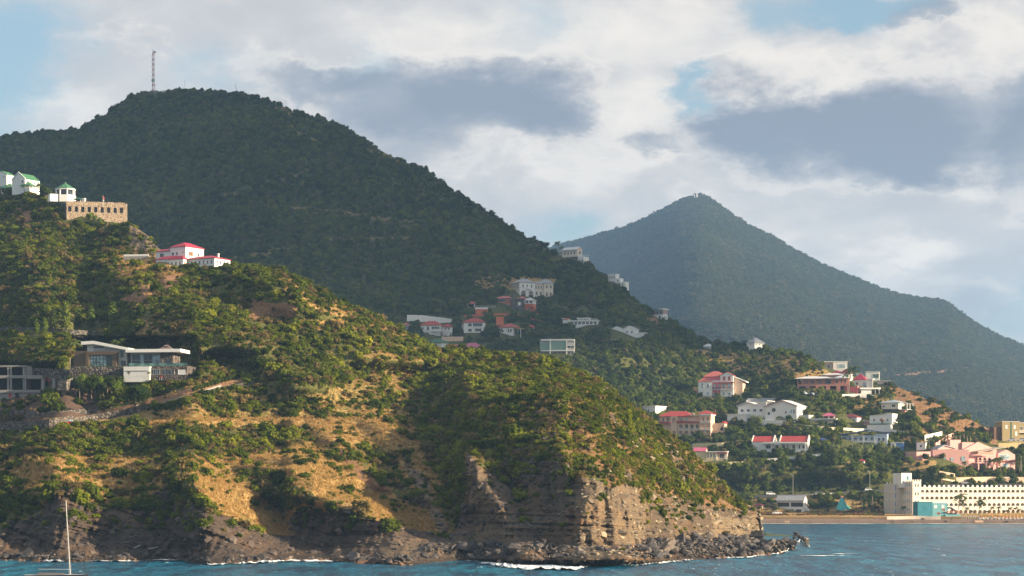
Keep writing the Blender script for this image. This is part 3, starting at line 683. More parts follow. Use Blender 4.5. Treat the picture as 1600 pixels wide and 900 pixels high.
far_p = [proto(shrub_mesh('crown_kind', 34, 0.36, 300 + i, MF_FAR, flat=.9, lobes=3)) for i in range(3)]
beach_p = [proto(shrub_mesh('beach_shrub_kind', 90, 0.25, 250 + i, foliage('dry_beach_leaves', *[((.16, .07, .045), (.26, .12, .07), (.36, .20, .10)), ((.16, .07, .045), (.26, .12, .07), (.36, .20, .10)), ((.05, .08, .02), (.10, .13, .03), (.16, .18, .04))][i]))) for i in range(3)]
tuft_p = [proto(tuft_mesh('tuft_kind', 16, 400 + i)) for i in range(3)]
# plots kept clear of scrub: (u0, v0, u1, v1) windows of the hillside that houses, walls and yards stand on
CLEAR_A = [(60, 645, 240, 660)]
CLEAR_B = [(1380, 790, 1700, 830)]
EXTRA = []      # world discs kept clear, filled in by the builders: (x, y, r)
def kept(U_, V_, P_, clear):
    k = np.ones(len(U_), bool)
    for a, b, c, d in clear: k &= ~((U_ > a) & (U_ < c) & (V_ > b) & (V_ < d))
    for x, y, r in EXTRA: k &= ((P_[:, 0] - x)**2 + (P_[:, 1] - y)**2) > r*r
    return k
def crag_mat():
    m, N, out = new_mat('crag_rock'); p = N.n('ShaderNodeBsdfPrincipled'); pos = pos_node(N); r = N.n('ShaderNodeObjectInfo').outputs['Random']
    sx = N.n('ShaderNodeSeparateXYZ'); N.t.links.new(pos, sx.inputs[0]); pale = N.smooth(sx.outputs[0], 5.0, 22.0)
    dk = N.ramp(r, [(0, (.026, .021, .021)), (.5, (.06, .046, .042)), (1, (.13, .10, .08))]); lt = N.ramp(r, [(0, (.07, .055, .04)), (.5, (.19, .15, .10)), (1, (.34, .27, .17))])
    N.t.links.new(N.mix(pale, dk, lt), p.inputs['Base Color']); p.inputs['Roughness'].default_value = .9; N.t.links.new(bump(N, N.noise(pos, 3, 3, .6), .6, .2), p.inputs['Normal']); N.t.links.new(p.outputs[0], out.inputs[0]); return m
def crag_mesh(seed, mat):
    rng = np.random.default_rng(seed); bm = bmesh.new()
    for i in range(12): d = rng.normal(0, 1, 3); d /= np.linalg.norm(d); bm.verts.new(tuple(d*rng.uniform(.7, 1, 3)))
    bmesh.ops.convex_hull(bm, input=bm.verts); bmesh.ops.delete(bm, geom=[v for v in bm.verts if not v.link_faces], context='VERTS')
    me = bpy.data.meshes.new('crag_kind'); bm.to_mesh(me); bm.free(); me.materials.append(mat); return me
CRM = crag_mat(); crag_p = [proto(crag_mesh(900+i, CRM)) for i in range(5)]
def cover_scrub():
    rng = np.random.default_rng(5)
    vis = (A.V > skyA[None, :] - 40) & (A.P[..., 2] > 3.0)
    vis[A.D > (Dsky + 60)[None, :]] = False
    clump = sstep(fbm(A.P[..., 0] / 9, A.P[..., 1] / 9, 0, 3, 33), -0.55, 0.15)
    dens = A.shr * vis * (0.35 + 0.65 * clump) ; dens = dens * (0.25 + 0.75 * sstep(A.P[..., 2], 5, 12)) * (1 + 0.7 * sstep(A.U, 840, 900))
    P_, U_, V_ = A.sample(34000, dens, rng); k = kept(U_, V_, P_, CLEAR_A); P_, U_, V_ = P_[k], U_[k], V_[k]
    n = len(P_); r = rng.lognormal(0.05, 0.42, n).clip(0.45, 3.2); hd = (U_ > 850)
    r[hd] *= 0.72
    P_[:, 2] -= r * 0.15
    scatter('scrub', near_p, P_, r, rng.uniform(0.75, 1.25, n), 1)
    P_, U_, V_ = A.sample(15000, dens + 0.10 * vis * (1 - A.shr) * (A.attr['rock'] < .5), rng); k = kept(U_, V_, P_, CLEAR_A); P_ = P_[k]; n = len(P_)
    scatter('undergrowth', near_p, P_, rng.uniform(0.35, 0.85, n), rng.uniform(0.7, 1.2, n), 2)
    P_, U_, V_ = A.sample(10000, (A.attr['rock'] > .5) * (A.P[..., 2] > 1) * (A.V > skyA[None, :]) * 1.0, rng); n = len(P_)
    scatter('crags', crag_p, P_ - np.array([0, -.25, .1]), rng.lognormal(-.55, .45, n).clip(.2, 1.8), rng.uniform(.35, .9, n), 21)
    P_, U_, V_ = A.sample(70000, A.attr['grass'] * vis * (A.attr['rock'] < .5), rng); k = kept(U_, V_, P_, CLEAR_A); P_ = P_[k]; n = len(P_)
    scatter('dry_grass', tuft_p, P_, rng.uniform(0.35, 0.95, n), rng.uniform(0.6, 1.2, n), 3)
    vis = (B.V > skyB[None, :] - 20) & (B.P[..., 2] > 4.5) & (B.D < (DskyB + 60)[None, :]) & (B.U > -380) & (B.U < 1900)
    clump = sstep(fbm(B.P[..., 0] / 22, B.P[..., 1] / 22, 0, 3, 34), -0.6, 0.1)
    P_, U_, V_ = B.sample(85000, B.shr * vis * (0.45 + 0.55 * clump), rng); k = kept(U_, V_, P_, CLEAR_B); k &= ~((U_ < 560) & (V_ > 560)); P_ = P_[k]; n = len(P_)
    scatter('woodland', mid_p, P_, rng.lognormal(0.50, 0.42, n).clip(0.8, 3.4), rng.uniform(0.8, 1.25, n), 4)
    P_, U_, V_ = B.sample(34000, vis * (B.attr['soil'] < .6) * 1.0, rng); k = kept(U_, V_, P_, CLEAR_B); k &= ~((U_ < 560) & (V_ > 560)); P_ = P_[k]; n = len(P_)
    scatter('hill_undergrowth', mid_p, P_, rng.uniform(0.5, 1.3, n), rng.uniform(0.7, 1.1, n), 14)
    w_ = ((B.V > 796.5) & (B.V < 805) & (B.U > 1150) & (B.U < 1384)) * 1.0
    P_, U_, V_ = B.sample(2600, w_, rng); n = len(P_); k = kept(U_, V_, P_, [c for c in CLEAR_B if c[0] > 1200 and c[3] > 790]); P_ = P_[k]; n = len(P_)
    scatter('beach_scrub', beach_p, P_, rng.uniform(.35, 1.0, n), rng.uniform(.6, 1.0, n), 15)
    P_, U_, V_ = B.sample(9000, B.attr['grass'] * (B.attr['grass'] > .5) * vis, rng); k = kept(U_, V_, P_, CLEAR_B); P_ = P_[k]; n = len(P_)
    scatter('hill_grass', tuft_p, P_, rng.uniform(0.6, 1.4, n), rng.uniform(0.5, 1.0, n), 6)
    vis = (C.V > skyC[None, :] - 20) & (C.D < (DC + 100)[None, :]) & (C.U > 800) & (C.U < 1720) & (C.V < 740)
    P_, U_, V_ = C.sample(150000, C.shr * vis, rng); n = len(P_)
    scatter('mountain_woodland', far_p, P_, rng.lognormal(1.25, 0.35, n).clip(1.8, 7), rng.uniform(0.8, 1.2, n), 5)
# ------------------------------------------------------------------ building kit
WHITE = paint('white_render', (0.80, 0.78, 0.74)); CREAM = paint('cream_render', (0.72, 0.62, 0.50)); PEACH = paint('peach_render', (0.70, 0.50, 0.36))
PINK = paint('pink_render', (0.68, 0.37, 0.33)); HOTPINK = paint('strong_pink_render', (0.72, 0.16, 0.18)); SALMON = paint('salmon_render', (0.62, 0.27, 0.20)); ORANGE = paint('orange_render', (0.60, 0.16, 0.07))
YELLOW = paint('yellow_render', (0.66, 0.56, 0.33)); OCHRE = paint('ochre_render', (0.34, 0.26, 0.12)); GREYW = paint('grey_render', (0.42, 0.41, 0.40)); CONC = paint('raw_concrete', (0.30, 0.28, 0.26), var=.3, bmp=.3)
TEAL = paint('teal_paint', (0.035, 0.21, 0.27)); LTEAL = paint('pale_teal_paint', (0.15, 0.37, 0.41)); TENT = paint('turquoise_canvas', (0.10, 0.48, 0.46)); BLUEP = paint('blue_paint', (0.10, 0.20, 0.45)); SAND_W = paint('hotel_render', (0.76, 0.67, 0.56), var=.08)
DARK = paint('dark_interior', (0.035, 0.032, 0.03)); METAL = paint('galvanised_metal', (0.45, 0.46, 0.47), rough=.45, metal=.6); REDM = paint('red_paint', (0.55, 0.03, 0.03), rough=.4); WHITEM = paint('white_gloss', (0.8, 0.8, 0.8), rough=.3, var=.03)
BLACK = paint('black_rubber', (0.02, 0.02, 0.02)); ASPH = paint('asphalt', (0.055, 0.055, 0.058), var=.2); TRIM = paint('white_trim', (0.82, 0.80, 0.76), var=.04); GFRAME = paint('grey_frame', (0.12, 0.12, 0.12))
GREENG = paint('green_glass_panels', (0.16, 0.27, 0.22), rough=.3, var=.05); WOODB = paint('brown_timber', (0.16, 0.08, 0.04)); ORANGEC = paint('orange_canvas', (0.80, 0.30, 0.06)); BLUEC = paint('blue_canvas', (0.12, 0.25, 0.5)); CHAR = paint('dark_mesh_metal', (.07, .07, .07))
R_RED = tiles('red_roof', (0.44, 0.045, 0.04)); R_CRIM = tiles('crimson_roof', (0.42, 0.02, 0.06)); R_TERRA = tiles('faded_red_roof', (0.50, 0.12, 0.10)); R_GREEN = tiles('green_roof', (0.05, 0.19, 0.085)); R_DKG = tiles('dark_green_roof', (0.02, 0.14, 0.06)); R_PINK = tiles('pink_roof', (0.55, 0.12, 0.22))
R_GREY = tiles('grey_roof', (0.36, 0.37, 0.39)); R_WHITE = tiles('white_roof', (0.72, 0.73, 0.74)); R_BLUE = tiles('blue_roof', (0.06, 0.12, 0.42)); R_DKRED = tiles('dark_red_roof', (0.20, 0.025, 0.03)); R_MAUVE = tiles('weathered_shingle_roof', (0.22, 0.15, 0.14)); R_LBLUE = tiles('pale_blue_roof', (0.40, 0.50, 0.60))
STONE_W = stonework('warm_stone', (0.34, 0.25, 0.17), (0.43, 0.33, 0.23), (0.50, 0.40, 0.29)); STONE_G = stonework('grey_stone', (0.05, 0.045, 0.04), (0.12, 0.105, 0.09), (0.24, 0.21, 0.18), 1.4); STONE_D = stonework('dark_lava_stone', (0.05, 0.04, 0.035), (0.12, 0.10, 0.085), (0.22, 0.19, 0.16), 1.2)
GLASS = glass(); GLASS_L = glass('pale_glass', (0.16, 0.22, 0.25)); GLASS_G = glass('green_glass', (0.05, 0.10, 0.09))

def mesh_from(name, vs, fs, mats, mi=None, smooth=False):
    me = bpy.data.meshes.new(name); me.from_pydata([tuple(v) for v in vs], [], fs)
    for m in mats: me.materials.append(m)
    if mi: me.polygons.foreach_set('material_index', mi)
    if smooth: me.polygons.foreach_set('use_smooth', [True] * len(fs))
    me.update(); return me
class MB:
    """collects simple solids into one mesh"""
    def __init__(s): s.v, s.f, s.m = [], [], []
    def add(s, vs, fs, m=0):
        o = len(s.v); s.v += [tuple(v) for v in vs]; s.f += [tuple(o + i for i in f) for f in fs]; s.m += [m] * len(fs); return s
    def box(s, x0, x1, y0, y1, z0, z1, m=0):
        return s.add([(x0,y0,z0),(x1,y0,z0),(x1,y1,z0),(x0,y1,z0),(x0,y0,z1),(x1,y0,z1),(x1,y1,z1),(x0,y1,z1)],
                     [(0,3,2,1),(4,5,6,7),(0,1,5,4),(1,2,6,5),(2,3,7,6),(3,0,4,7)], m)
    def prism(s, poly, y0, y1, m=0, axis='y'):
        """poly in (x,z) extruded along y, or in (y,z) extruded along x"""
        n = len(poly); pt = (lambda p, t: (p[0], t, p[1])) if axis == 'y' else (lambda p, t: (t, p[0], p[1]))
        vs = [pt(p, y0) for p in poly] + [pt(p, y1) for p in poly]
        fs = [tuple(range(n)), tuple(range(2*n-1, n-1, -1))] + [((i+1) % n, i, n+i, n+(i+1) % n) for i in range(n)]
        return s.add(vs, fs, m)
    def hip(s, x0, x1, y0, y1, z, h, m=0, t=0.6):
        w, d = x1-x0, y1-y0; k = min(w, d)/2; cx, cy = (x0+x1)/2, (y0+y1)/2
        a, b = ((x0+k, cy), (x1-k, cy)) if w >= d else ((cx, y0+k), (cx, y1-k))
        if abs(w-d) < 0.2: a = (cx, cy-0.1); b = (cx, cy+0.1)
        vs = [(x0,y0,z-t),(x1,y0,z-t),(x1,y1,z-t),(x0,y1,z-t),(x0,y0,z),(x1,y0,z),(x1,y1,z),(x0,y1,z),(*a,z+h),(*b,z+h)]
        fs = [(0,3,2,1),(0,1,5,4),(1,2,6,5),(2,3,7,6),(3,0,4,7)]
        fs += [(4,5,9,8),(5,6,9),(6,7,8,9),(7,4,8)] if w >= d and abs(w-d) >= .2 else [(4,5,8),(5,6,9,8),(6,7,9),(7,4,8,9)]
        return s.add(vs, fs, m)
    def gable(s, x0, x1, y0, y1, z, h, m=0, axis='x', t=0.6):
        """roof shell; ridge runs along axis"""
        if axis == 'x':
            c = (y0+y1)/2; return s.prism([(y0, z-t), (y0, z), (c, z+h), (y1, z), (y1, z-t), (c, z+h-t)], x0, x1, m, 'x')
        c = (x0+x1)/2; return s.prism([(x0, z-t), (x0, z), (c, z+h), (x1, z), (x1, z-t), (c, z+h-t)], y0, y1, m, 'y')
    def cyl(s, x, y, z0, z1, r0, r1=None, n=8, m=0):
        r1 = r0 if r1 is None else r1
        vs = [(x+r0*math.cos(6.2832*i/n), y+r0*math.sin(6.2832*i/n), z0) for i in range(n)] + [(x+r1*math.cos(6.2832*i/n), y+r1*math.sin(6.2832*i/n), z1) for i in range(n)]
        return s.add(vs, [tuple(range(n-1, -1, -1)), tuple(range(n, 2*n))] + [(i, (i+1) % n, n+(i+1) % n, n+i) for i in range(n)], m)
    def bar(s, a, b, r, m=0, r2=None, n=5):
        a, b = Vector(a), Vector(b); d = (b-a).normalized(); u = d.orthogonal().normalized(); w = d.cross(u); r2 = r if r2 is None else r2
        vs = [a + (u*math.cos(6.2832*i/n) + w*math.sin(6.2832*i/n))*r for i in range(n)] + [b + (u*math.cos(6.2832*i/n) + w*math.sin(6.2832*i/n))*r2 for i in range(n)]
        return s.add(vs, [tuple(range(n-1, -1, -1)), tuple(range(n, 2*n))] + [(i, (i+1) % n, n+(i+1) % n, n+i) for i in range(n)], m)
    def arcade(s, x0, x1, y0, y1, z0, z1, n, aw, zb, zt, m=0, round_=True, seg=6):
        """a wall from x0 to x1 pierced by n openings (arched or square) reaching from zb to zt"""
        p = (x1-x0)/n
        for k in range(n):
            a, b = x0+k*p, x0+(k+1)*p; c = (a+b)/2; l, r = c-aw/2, c+aw/2; zs = zt-aw/2 if round_ else zt
            s.box(a, l, y0, y1, z0, z1, m); s.box(r, b, y0, y1, z0, z1, m)
            if zb > z0: s.box(l, r, y0, y1, z0, zb, m)
            if not round_: s.box(l, r, y0, y1, zt, z1, m); continue
            pts = [(c-aw/2*math.cos(math.pi*i/seg), zs+aw/2*math.sin(math.pi*i/seg)) for i in range(seg+1)]
            for (xa, za), (xb, zb2) in zip(pts[:-1], pts[1:]): s.prism([(xa, za), (xb, zb2), (xb, z1), (xa, z1)], y0, y1, m)
        return s
    def mesh(s, name, mats, sc=1.0, smooth=False):
        return mesh_from(name, [(a*sc, b*sc, c*sc) for a, b, c in s.v], s.f, mats, s.m, smooth)

ALLB = []
def nearest_hit(terr, u, v):
    for dv in range(0, 40):
        h = terr.hit(u, v + dv)
        if h is not None: return h
    raise ValueError((u, v))
class Bld:
    """a thing built of parts; local units are photo pixels at its own distance"""
    def __init__(s, name, label, cat, u, v, yaw=0, terr=None, D=None, group=None, clear=7):
        s.terr = terr or B
        if D is None: D = nearest_hit(s.terr, u, v).y
        s.D = D; s.s = D / F; s.u, s.v = u, v; s.loc = W(u, v, D); s.clear = clear
        s.root = link(name, None, label=label, cat=cat, group=group); s.root.location = s.loc; s.root.rotation_euler = (0, 0, R(yaw)); s.yaw = R(yaw)
        s.c, s.sn = math.cos(R(yaw)), abs(math.sin(R(yaw))) or 1.0; s.wc = {}; s.ext = []
    def part(s, name, mb, mats, parent=None, smooth=False, label=None):
        mats = mats if isinstance(mats, (list, tuple)) else [mats]
        if parent is None:
            s.ext.append(mb.v)
        o = link(name, mb.mesh(name, mats, s.s, smooth), parent or s.root)
        if label: o['label'] = label
        return o
    def walls(s, x0, x1, y0, y1, z0, z1, m, name='wall'): return s.part(name, MB().box(x0, x1, y0, y1, z0, z1), m)
    def found(s, x0, x1, y0, y1, z, m, dep=10): return s.part('foundation', MB().box(x0+.15, x1-.15, y0+.15, y1, z-dep, z), m)
    def flat(s, x0, x1, y0, y1, z, t, m, name='roof'): return s.part(name, MB().box(x0, x1, y0, y1, z+.01, z+t), m)
    def hip(s, x0, x1, y0, y1, z, h, m, o=1.0): 
        r = s.part('roof', MB().hip(x0-o, x1+o, y0-o, y1+o, z+.35, h), m)
        return r
    def gable(s, x0, x1, y0, y1, z, h, m, wall, axis='x', o=1.0):
        if axis == 'x': g = MB().prism([(y0, z), ((y0+y1)/2, z+h-.3), (y1, z)], x0, x1, 0, 'x')
        else: g = MB().prism([(x0, z), ((x0+x1)/2, z+h-.3), (x1, z)], y0, y1, 0, 'y')
        s.part('gable_wall', g, wall)
        a = o if axis != 'x' else 0.4; b = o if axis == 'x' else .4
        return s.part('roof', MB().gable(x0-a, x1+a, y0-b, y1+b, z+.3-(h*o/((y1-y0)/2 if axis=='x' else (x1-x0)/2))*0, h, axis=axis), m)
    def win(s, face, at, c, z, w, h, pane=None, frame=None, name='window', mull=1):
        """face f: front wall at y=at, centre x=c; r / l: side wall at x=at, centre y=c"""
        pane, frame = pane or GLASS, frame or TRIM
        key = (face, round(w, 2), round(h, 2), pane.name, frame.name, mull, name); me = s.wc.get(key)
        if me is None:
            b = MB(); f = min(.22, w*.14)
            b.box(-w/2, w/2, -.28, 0, 0, f); b.box(-w/2, w/2, -.28, 0, h-f, h); b.box(-w/2, -w/2+f, -.28, 0, f, h-f); b.box(w/2-f, w/2, -.28, 0, f, h-f)
            for k in range(1, mull+1): x = -w/2 + w*k/(mull+1); b.box(x-f*.35, x+f*.35, -.22, 0, f, h-f)
            b.box(-w/2+f, w/2-f, -.12, 0, f, h-f, 1)
            me = b.mesh(name, [frame, pane], s.s); s.wc[key] = me
        o = link(name, me, s.root); rz = {'f': 0, 'r': math.pi/2, 'l': -math.pi/2, 'b': math.pi}[face]
        o.rotation_euler = (0, 0, rz); o.location = Vector((c, at, z)) * s.s if face in 'fb' else Vector((at, c, z)) * s.s
        return o
    def wins(s, face, at, c0, c1, n, z, w, h, **k):
        for i in range(n): s.win(face, at, c0 + (c1-c0)*(i+.5)/n, z, w, h, **k)
    def rail(s, x0, x1, y0, y1, z, h=3.2, m=None, n=None, name='balcony_railing', sides='flr'):
        b = MB(); m = m or TRIM; n = n or max(2, int((x1-x0)/1.4)); t = .25
        if 'f' in sides:
            b.box(x0, x1, y0, y0+t, z+h-.4, z+h); b.box(x0, x1, y0, y0+t, z, z+.3)
            for i in range(n+1): x = x0+(x1-x0)*i/n; b.box(max(x0, x-.14), min(x1, x+.14), y0+.02, y0+t-.02, z+.3, z+h-.4)
        for sd, x in (('l', x0), ('r', x1-t)):
            if sd in sides: b.box(x, x+t, y0+t, y1, z+h-.4, z+h); b.box(x, x+t, y0+t, y1, z, z+.3)
        return s.part(name, b, m)
    def post(s, x, y, z0, z1, r=.35, m=None, name='column'): return s.part(name, MB().box(x-r, x+r, y-r, y+r, z0, z1), m or TRIM)
    def done(s):
        if s.clear is None: return
        cs, sn = math.cos(s.yaw), math.sin(s.yaw)
        for part in s.ext:
            us, vs = [], []
            for x, y, z in part:
                X, Y, Z = s.loc.x + (x*cs - y*sn)*s.s, s.D + (x*sn + y*cs)*s.s, s.loc.z + z*s.s
                us.append(800 + X*F/Y); vs.append(VH - (Z-HC)*F/Y)
            if max(us) - min(us) > 3: (CLEAR_A if s.terr is A else CLEAR_B).append((min(us)-.5, min(vs)+1, max(us)+.5, min(max(vs), s.v + s.clear)))

def small_house(name, label, u0, u1, v, side, h, wall, roof, rtype='hip', rh=5, storeys=1, nw=3, yaw=-28, terr=None, group=None, cat='house', over=1.2, frame=None, pane=None, porch=None, clear=7, chim=False):
    """u0..u1 seen width, side = seen width of the lit right flank; yaw<0 shows the right flank"""
    cy, sy = math.cos(R(yaw)), abs(math.sin(R(yaw)))
    b = Bld(name, label, cat, u1 - side, v, yaw, terr, group=group, clear=clear)
    w = (u1-u0-side)/cy; d = max(side/sy if sy > .05 else w*.6, 6); d = min(d, w*1.6+8)
    b.found(-w, 0, 0, d, 0, wall); b.walls(-w, 0, 0, d, 0, h, wall)
    if rtype == 'hip': b.hip(-w, 0, 0, d, h, rh, roof, over)
    elif rtype == 'gable': b.gable(-w, 0, 0, d, h, rh, roof, wall, 'x', over)
    elif rtype == 'gabley': b.gable(-w, 0, 0, d, h, rh, roof, wall, 'y', over)
    else: b.flat(-w-over, over, -over, d+over, h, rh, roof)
    fh = h/storeys; ns = max(1, int(d/6)) if side > 3 else 0
    for k in range(storeys):
        b.wins('f', 0, -w, 0, nw, k*fh + fh*.28, min(2.8, w/nw*.5), fh*.45, frame=frame, pane=pane)
        if ns: b.wins('r', 0, 0, d, min(ns, 3), k*fh + fh*.28, 2.6, fh*.45, frame=frame, pane=pane)
    if porch:
        x0, x1, z, dep = porch
        b.part('balcony', MB().box(x0, x1, -dep, 0, z-.7, z), TRIM); b.rail(x0, x1, -dep, 0, z, 2.6)
        for x in (x0+.5, (x0+x1)/2, x1-.5): b.post(x, -dep+.5, -8, z-.7, .3)
    if chim: b.part('chimney', MB().box(-w*.4, -w*.4+1.6, d*.6, d*.6+1.6, h, h+rh+2), wall)
    b.done(); return b
# ================================================================== houses on the headland
def left_group():
    # white house with green gable roof, seen on its gable end
    b = Bld('gabled_house', 'white house with a steep green gable roof at the upper left, right flank sunlit', 'house', 39, 293, -30, A)
    w = 27; d = 34
    b.found(-w, 0, 0, d, 0, WHITE); b.walls(-w, 0, 0, d, 0, 13.5, WHITE); b.gable(-w, 0, 0, d, 13.5, 10, R_GREEN, WHITE, 'y', .3)
    b.part('parapet', MB().prism([(-w-.6, 13.2), (-w/2, 24), (.6, 13.2), (.6, 14.8), (-w/2, 25.6), (-w-.6, 14.8)], -.6, .5), WHITE)
    b.win('f', 0, -5, 7.5, 3.2, 4.5); b.win('f', 0, -13, 14, 1.2, 1.2)
    b.wins('r', 0, 2, d, 4, 7, 3, 4.5); b.win('r', 0, 6, 0.5, 3, 5, pane=WOODB, name='door'); b.done()
    b = Bld('gabled_house', 'small white house with a green gable cut by the left frame edge', 'house', 4, 281, -25, A)
    b.found(-14, 8, 0, 20, 0, WHITE); b.walls(-14, 8, 0, 20, 0, 8, WHITE); b.gable(-14, 8, 0, 20, 8, 6, R_GREEN, WHITE, 'y', .4); b.win('f', 0, 2, 3, 2, 3); b.done()
    def pav(label, u, v, w, h, rh, roof, base, wall=None, clear=3):
        b = Bld('garden_pavilion', label, 'pavilion', u, v, -20, A, clear=clear); d = w
        b.part('base', MB().box(-w/2, w/2, 0, d, -8, base), wall or WHITE)
        for x in (-w/2+.6, w/2-.6):
            for y in (.6, d-.6): b.post(x, y, base, base+h, .5, wall or WHITE)
        b.post(-w/6, .6, base, base+h, .35, wall or WHITE); b.post(w/6, .6, base, base+h, .35, wall or WHITE)
        b.part('roof', MB().hip(-w/2-2, w/2+2, -2, d+2, base+h+.5, rh), roof); b.done(); return b
    pav('open garden pavilion with a green pyramid roof and brown posts, leftmost below the gabled house', 10, 301, 20, 7, 8.5, R_GREEN, 0, CREAM)
    b = pav('small pavilion with green pyramid roof on a solid white wall below the gabled house', 40, 301, 15, 4, 7, R_GREEN, 7)
    b.win('f', 0, -2, .5, 3, 5, pane=GREYW, name='door')
    # octagonal tea house
    b = Bld('octagonal_pavilion', 'white eight-sided pavilion with a green pointed roof on the stone terrace', 'pavilion', 105, 309, 22, A); n = 8; r = 15.5
    b.part('base', MB().cyl(0, 14, -6, 5, r+1, n=8), WHITE)
    b.part('terrace_wall', MB().box(-26, -14, 4, 22, -6, 5.6), WHITE)
    for i in range(8): a = 6.2832*i/8; b.post(r*.93*math.cos(a), 14+r*.93*math.sin(a), 5, 13.5, .8, WHITE)
    b.part('glazed_wall', MB().cyl(0, 14, 5, 13.4, r*.84, n=8), GLASS)
    b.part('cornice', MB().cyl(0, 14, 13.5, 15.5, r+.6, n=8), WHITE); b.part('roof', MB().cyl(0, 14, 15.5, 25, r+1.5, .3, n=8), R_GREEN)
    b.part('finial', MB().cyl(0, 14, 24.8, 26.3, .35, n=6), TRIM); b.done()
    b = Bld('terrace_canopy', 'low green canopy over white counters on top of the stone building', 'canopy', 121, 316, -15, A, D=nearest_hit(A, 121, 318).y)
    b.part('counter', MB().box(-5, 5, 0, 6, -3, 1), WHITE); [b.post(x, y, 1, 5, .3) for x in (-5, 5) for y in (.5, 6)]
    b.part('roof', MB().hip(-7, 7, -2, 8, 5, 2.5), R_DKG); b.part('side_wall', MB().box(7, 12, 1, 5, -3, 6.5), WHITE); b.done()
    # stone building with a row of square openings
    b = Bld('stone_building', 'long roofless stone building with a row of dark square openings at the upper left', 'building', 104, 344, 14, A); w = 94; d = 40; s_ = 30
    b.part('wall', MB().arcade(0, w-4, 0, 3, -12, s_, 9, 5, 13.5, 22, round_=False), STONE_W)
    b.part('side_wall', MB().box(w-4, w, .1, d, -12, s_-1.5), STONE_W)
    b.part('side_wall', MB().box(0.05, 3, 3, 12, -12, s_).box(.05, 3, 12, 16, -12, 14).box(.05, 3, 12, 16, 22, s_).box(.05, 3, 16, 26, -12, s_).box(.05, 3, 26, 30, -12, 14).box(.05, 3, 26, 30, 22, s_).box(.05, 3, 30, 110, -12, s_), STONE_G)  # left wall in darker grey stone: its shade is put into the colour
    b.part('floor_slab', MB().box(3, w-4, 3, d, 23, 26), CONC); b.part('back_wall', MB().box(3, w-4, 14, 16, -12, 23), DARK)
    for i in range(9): b.win('f', 3.05, (w-4)*(i+.5)/9, 13.6, 4.8, 8.2, frame=WOODB, mull=1)
    b.part('beam', MB().box(14, 15.4, -2, 10, s_, s_+1.2), WOODB); 
    for x in (32, 48, 64, 80): b.part('beam', MB().box(x, x+1.4, -2, 10, s_, s_+1.2), WOODB)
    b.done()
    b = Bld('flag', 'red and white flag on a short pole above the stone building', 'flag', 161, 318, 0, A, D=b.D + 3)
    b.part('pole', MB().cyl(0, 0, -4, 12, .18, n=6), TRIM)
    v_, f_ = [], []
    for i in range(6):
        x = .15+i*.45; v_ += [(x, .2*math.sin(i*1.3), 6+.2*i), (x, .2*math.sin(i*1.3), 12-.5*i)]
    b.part('cloth', MB().add(v_, [(2*i, 2*i+2, 2*i+3, 2*i+1) for i in range(5)]), REDM); b.part('lower_cloth', MB().box(.15, 1.8, -.1, .1, 3.5, 5.8), WHITE); b.done()
left_group()

def red_villa():
    b = Bld('hillside_villa', 'large white villa with crimson hip roofs standing alone on the left ridge', 'villa', 290, 412, -30, A)
    wm, d = 62, 40
    # main two-storey block, hidden foot behind the lower wing
    b.found(-30, 0, 0, 46, 0, WHITE, 12); b.walls(-30, 0, 0, 46, 0, 27, WHITE); b.hip(-30, 0, 0, 46, 27, 8, R_CRIM, 1.5)
    b.walls(-62, -30.05, 4, 40, 0, 22, WHITE, 'left_wing'); b.part('roof', MB().gable(-63, -30, 2, 41, 22.4, 5, axis='x'), R_CRIM); b.found(-62, -30.1, 4, 40, 0, WHITE, 12)
    b.part('gable_wall', MB().prism([(4, 22), (21, 26.5), (40, 22)], -62, -30.1, 0, 'x'), WHITE)
    b.win('f', 4, -50, 13, 8, 6, mull=2); b.win('f', 0, -25, 14, 4.5, 5); b.win('f', 0, -17, 14, 3.5, 5); b.win('f', 0, -5, 17, 2.5, 2.4)
    b.win('r', 0, 13, 13, 11, 7, pane=WOODB); b.win('r', 0, 32, 14, 5, 5)
    # lower front wing with crossing roofs
    b.walls(-46, 0, -16, -.1, -6, 7, WHITE, 'lower_wing'); b.hip(-46, 0, -16, -.1, 7, 5, R_CRIM, 1.6); b.found(-46, 0, -16, -.1, -6, WHITE, 8)
    b.walls(.1, 64, -10, 30, -8, 5, WHITE, 'right_wing'); b.hip(.1, 64, -10, 30, 5, 6, R_CRIM, 1.6); b.found(.1, 64, -10, 30, -8, WHITE, 10)
    b.walls(-14, 14, -24, -16.1, -8, 5, WHITE, 'porch'); b.hip(-14, 14, -24, -14, 5, 5, R_CRIM, 1.4); b.found(-14, 14, -24, -16.1, -8, WHITE, 8)
    b.part('chimney', MB().box(52, 54.5, 12, 14.5, 8, 13.5).box(51.6, 54.9, 11.6, 14.9, 13.5, 14.3), WHITE)
    b.wins('f', -16, -44, -16, 4, -2, 3, 5.5); b.wins('f', -24, -12, 12, 3, -5, 3, 6); b.wins('f', -10, 16, 62, 6, -4, 3.2, 6); b.wins('r', 64, -8, 28, 4, -4, 4, 6)
    b.win('r', 14, -20, -8, 4, 9, pane=WOODB, name='door')
    b.part('carport_roof', MB().box(-68, -46.1, -14, 2, 4.5, 5.8), R_CRIM); [b.post(x, y, -8, 4.4, .4) for x in (-67, -57, -48) for y in (-13, 1)]
    b.done()
    b = Bld('driveway_deck', 'long pale concrete driveway deck with parapet leading to the crimson roofed villa', 'driveway', 232, 402, -8, A)
    b.part('deck', MB().box(-40, 0, 0, 12, -6, 2), CONC); b.part('parapet', MB().box(-40, 0, 0, 1, 2, 5), WHITE); b.done()
red_villa()

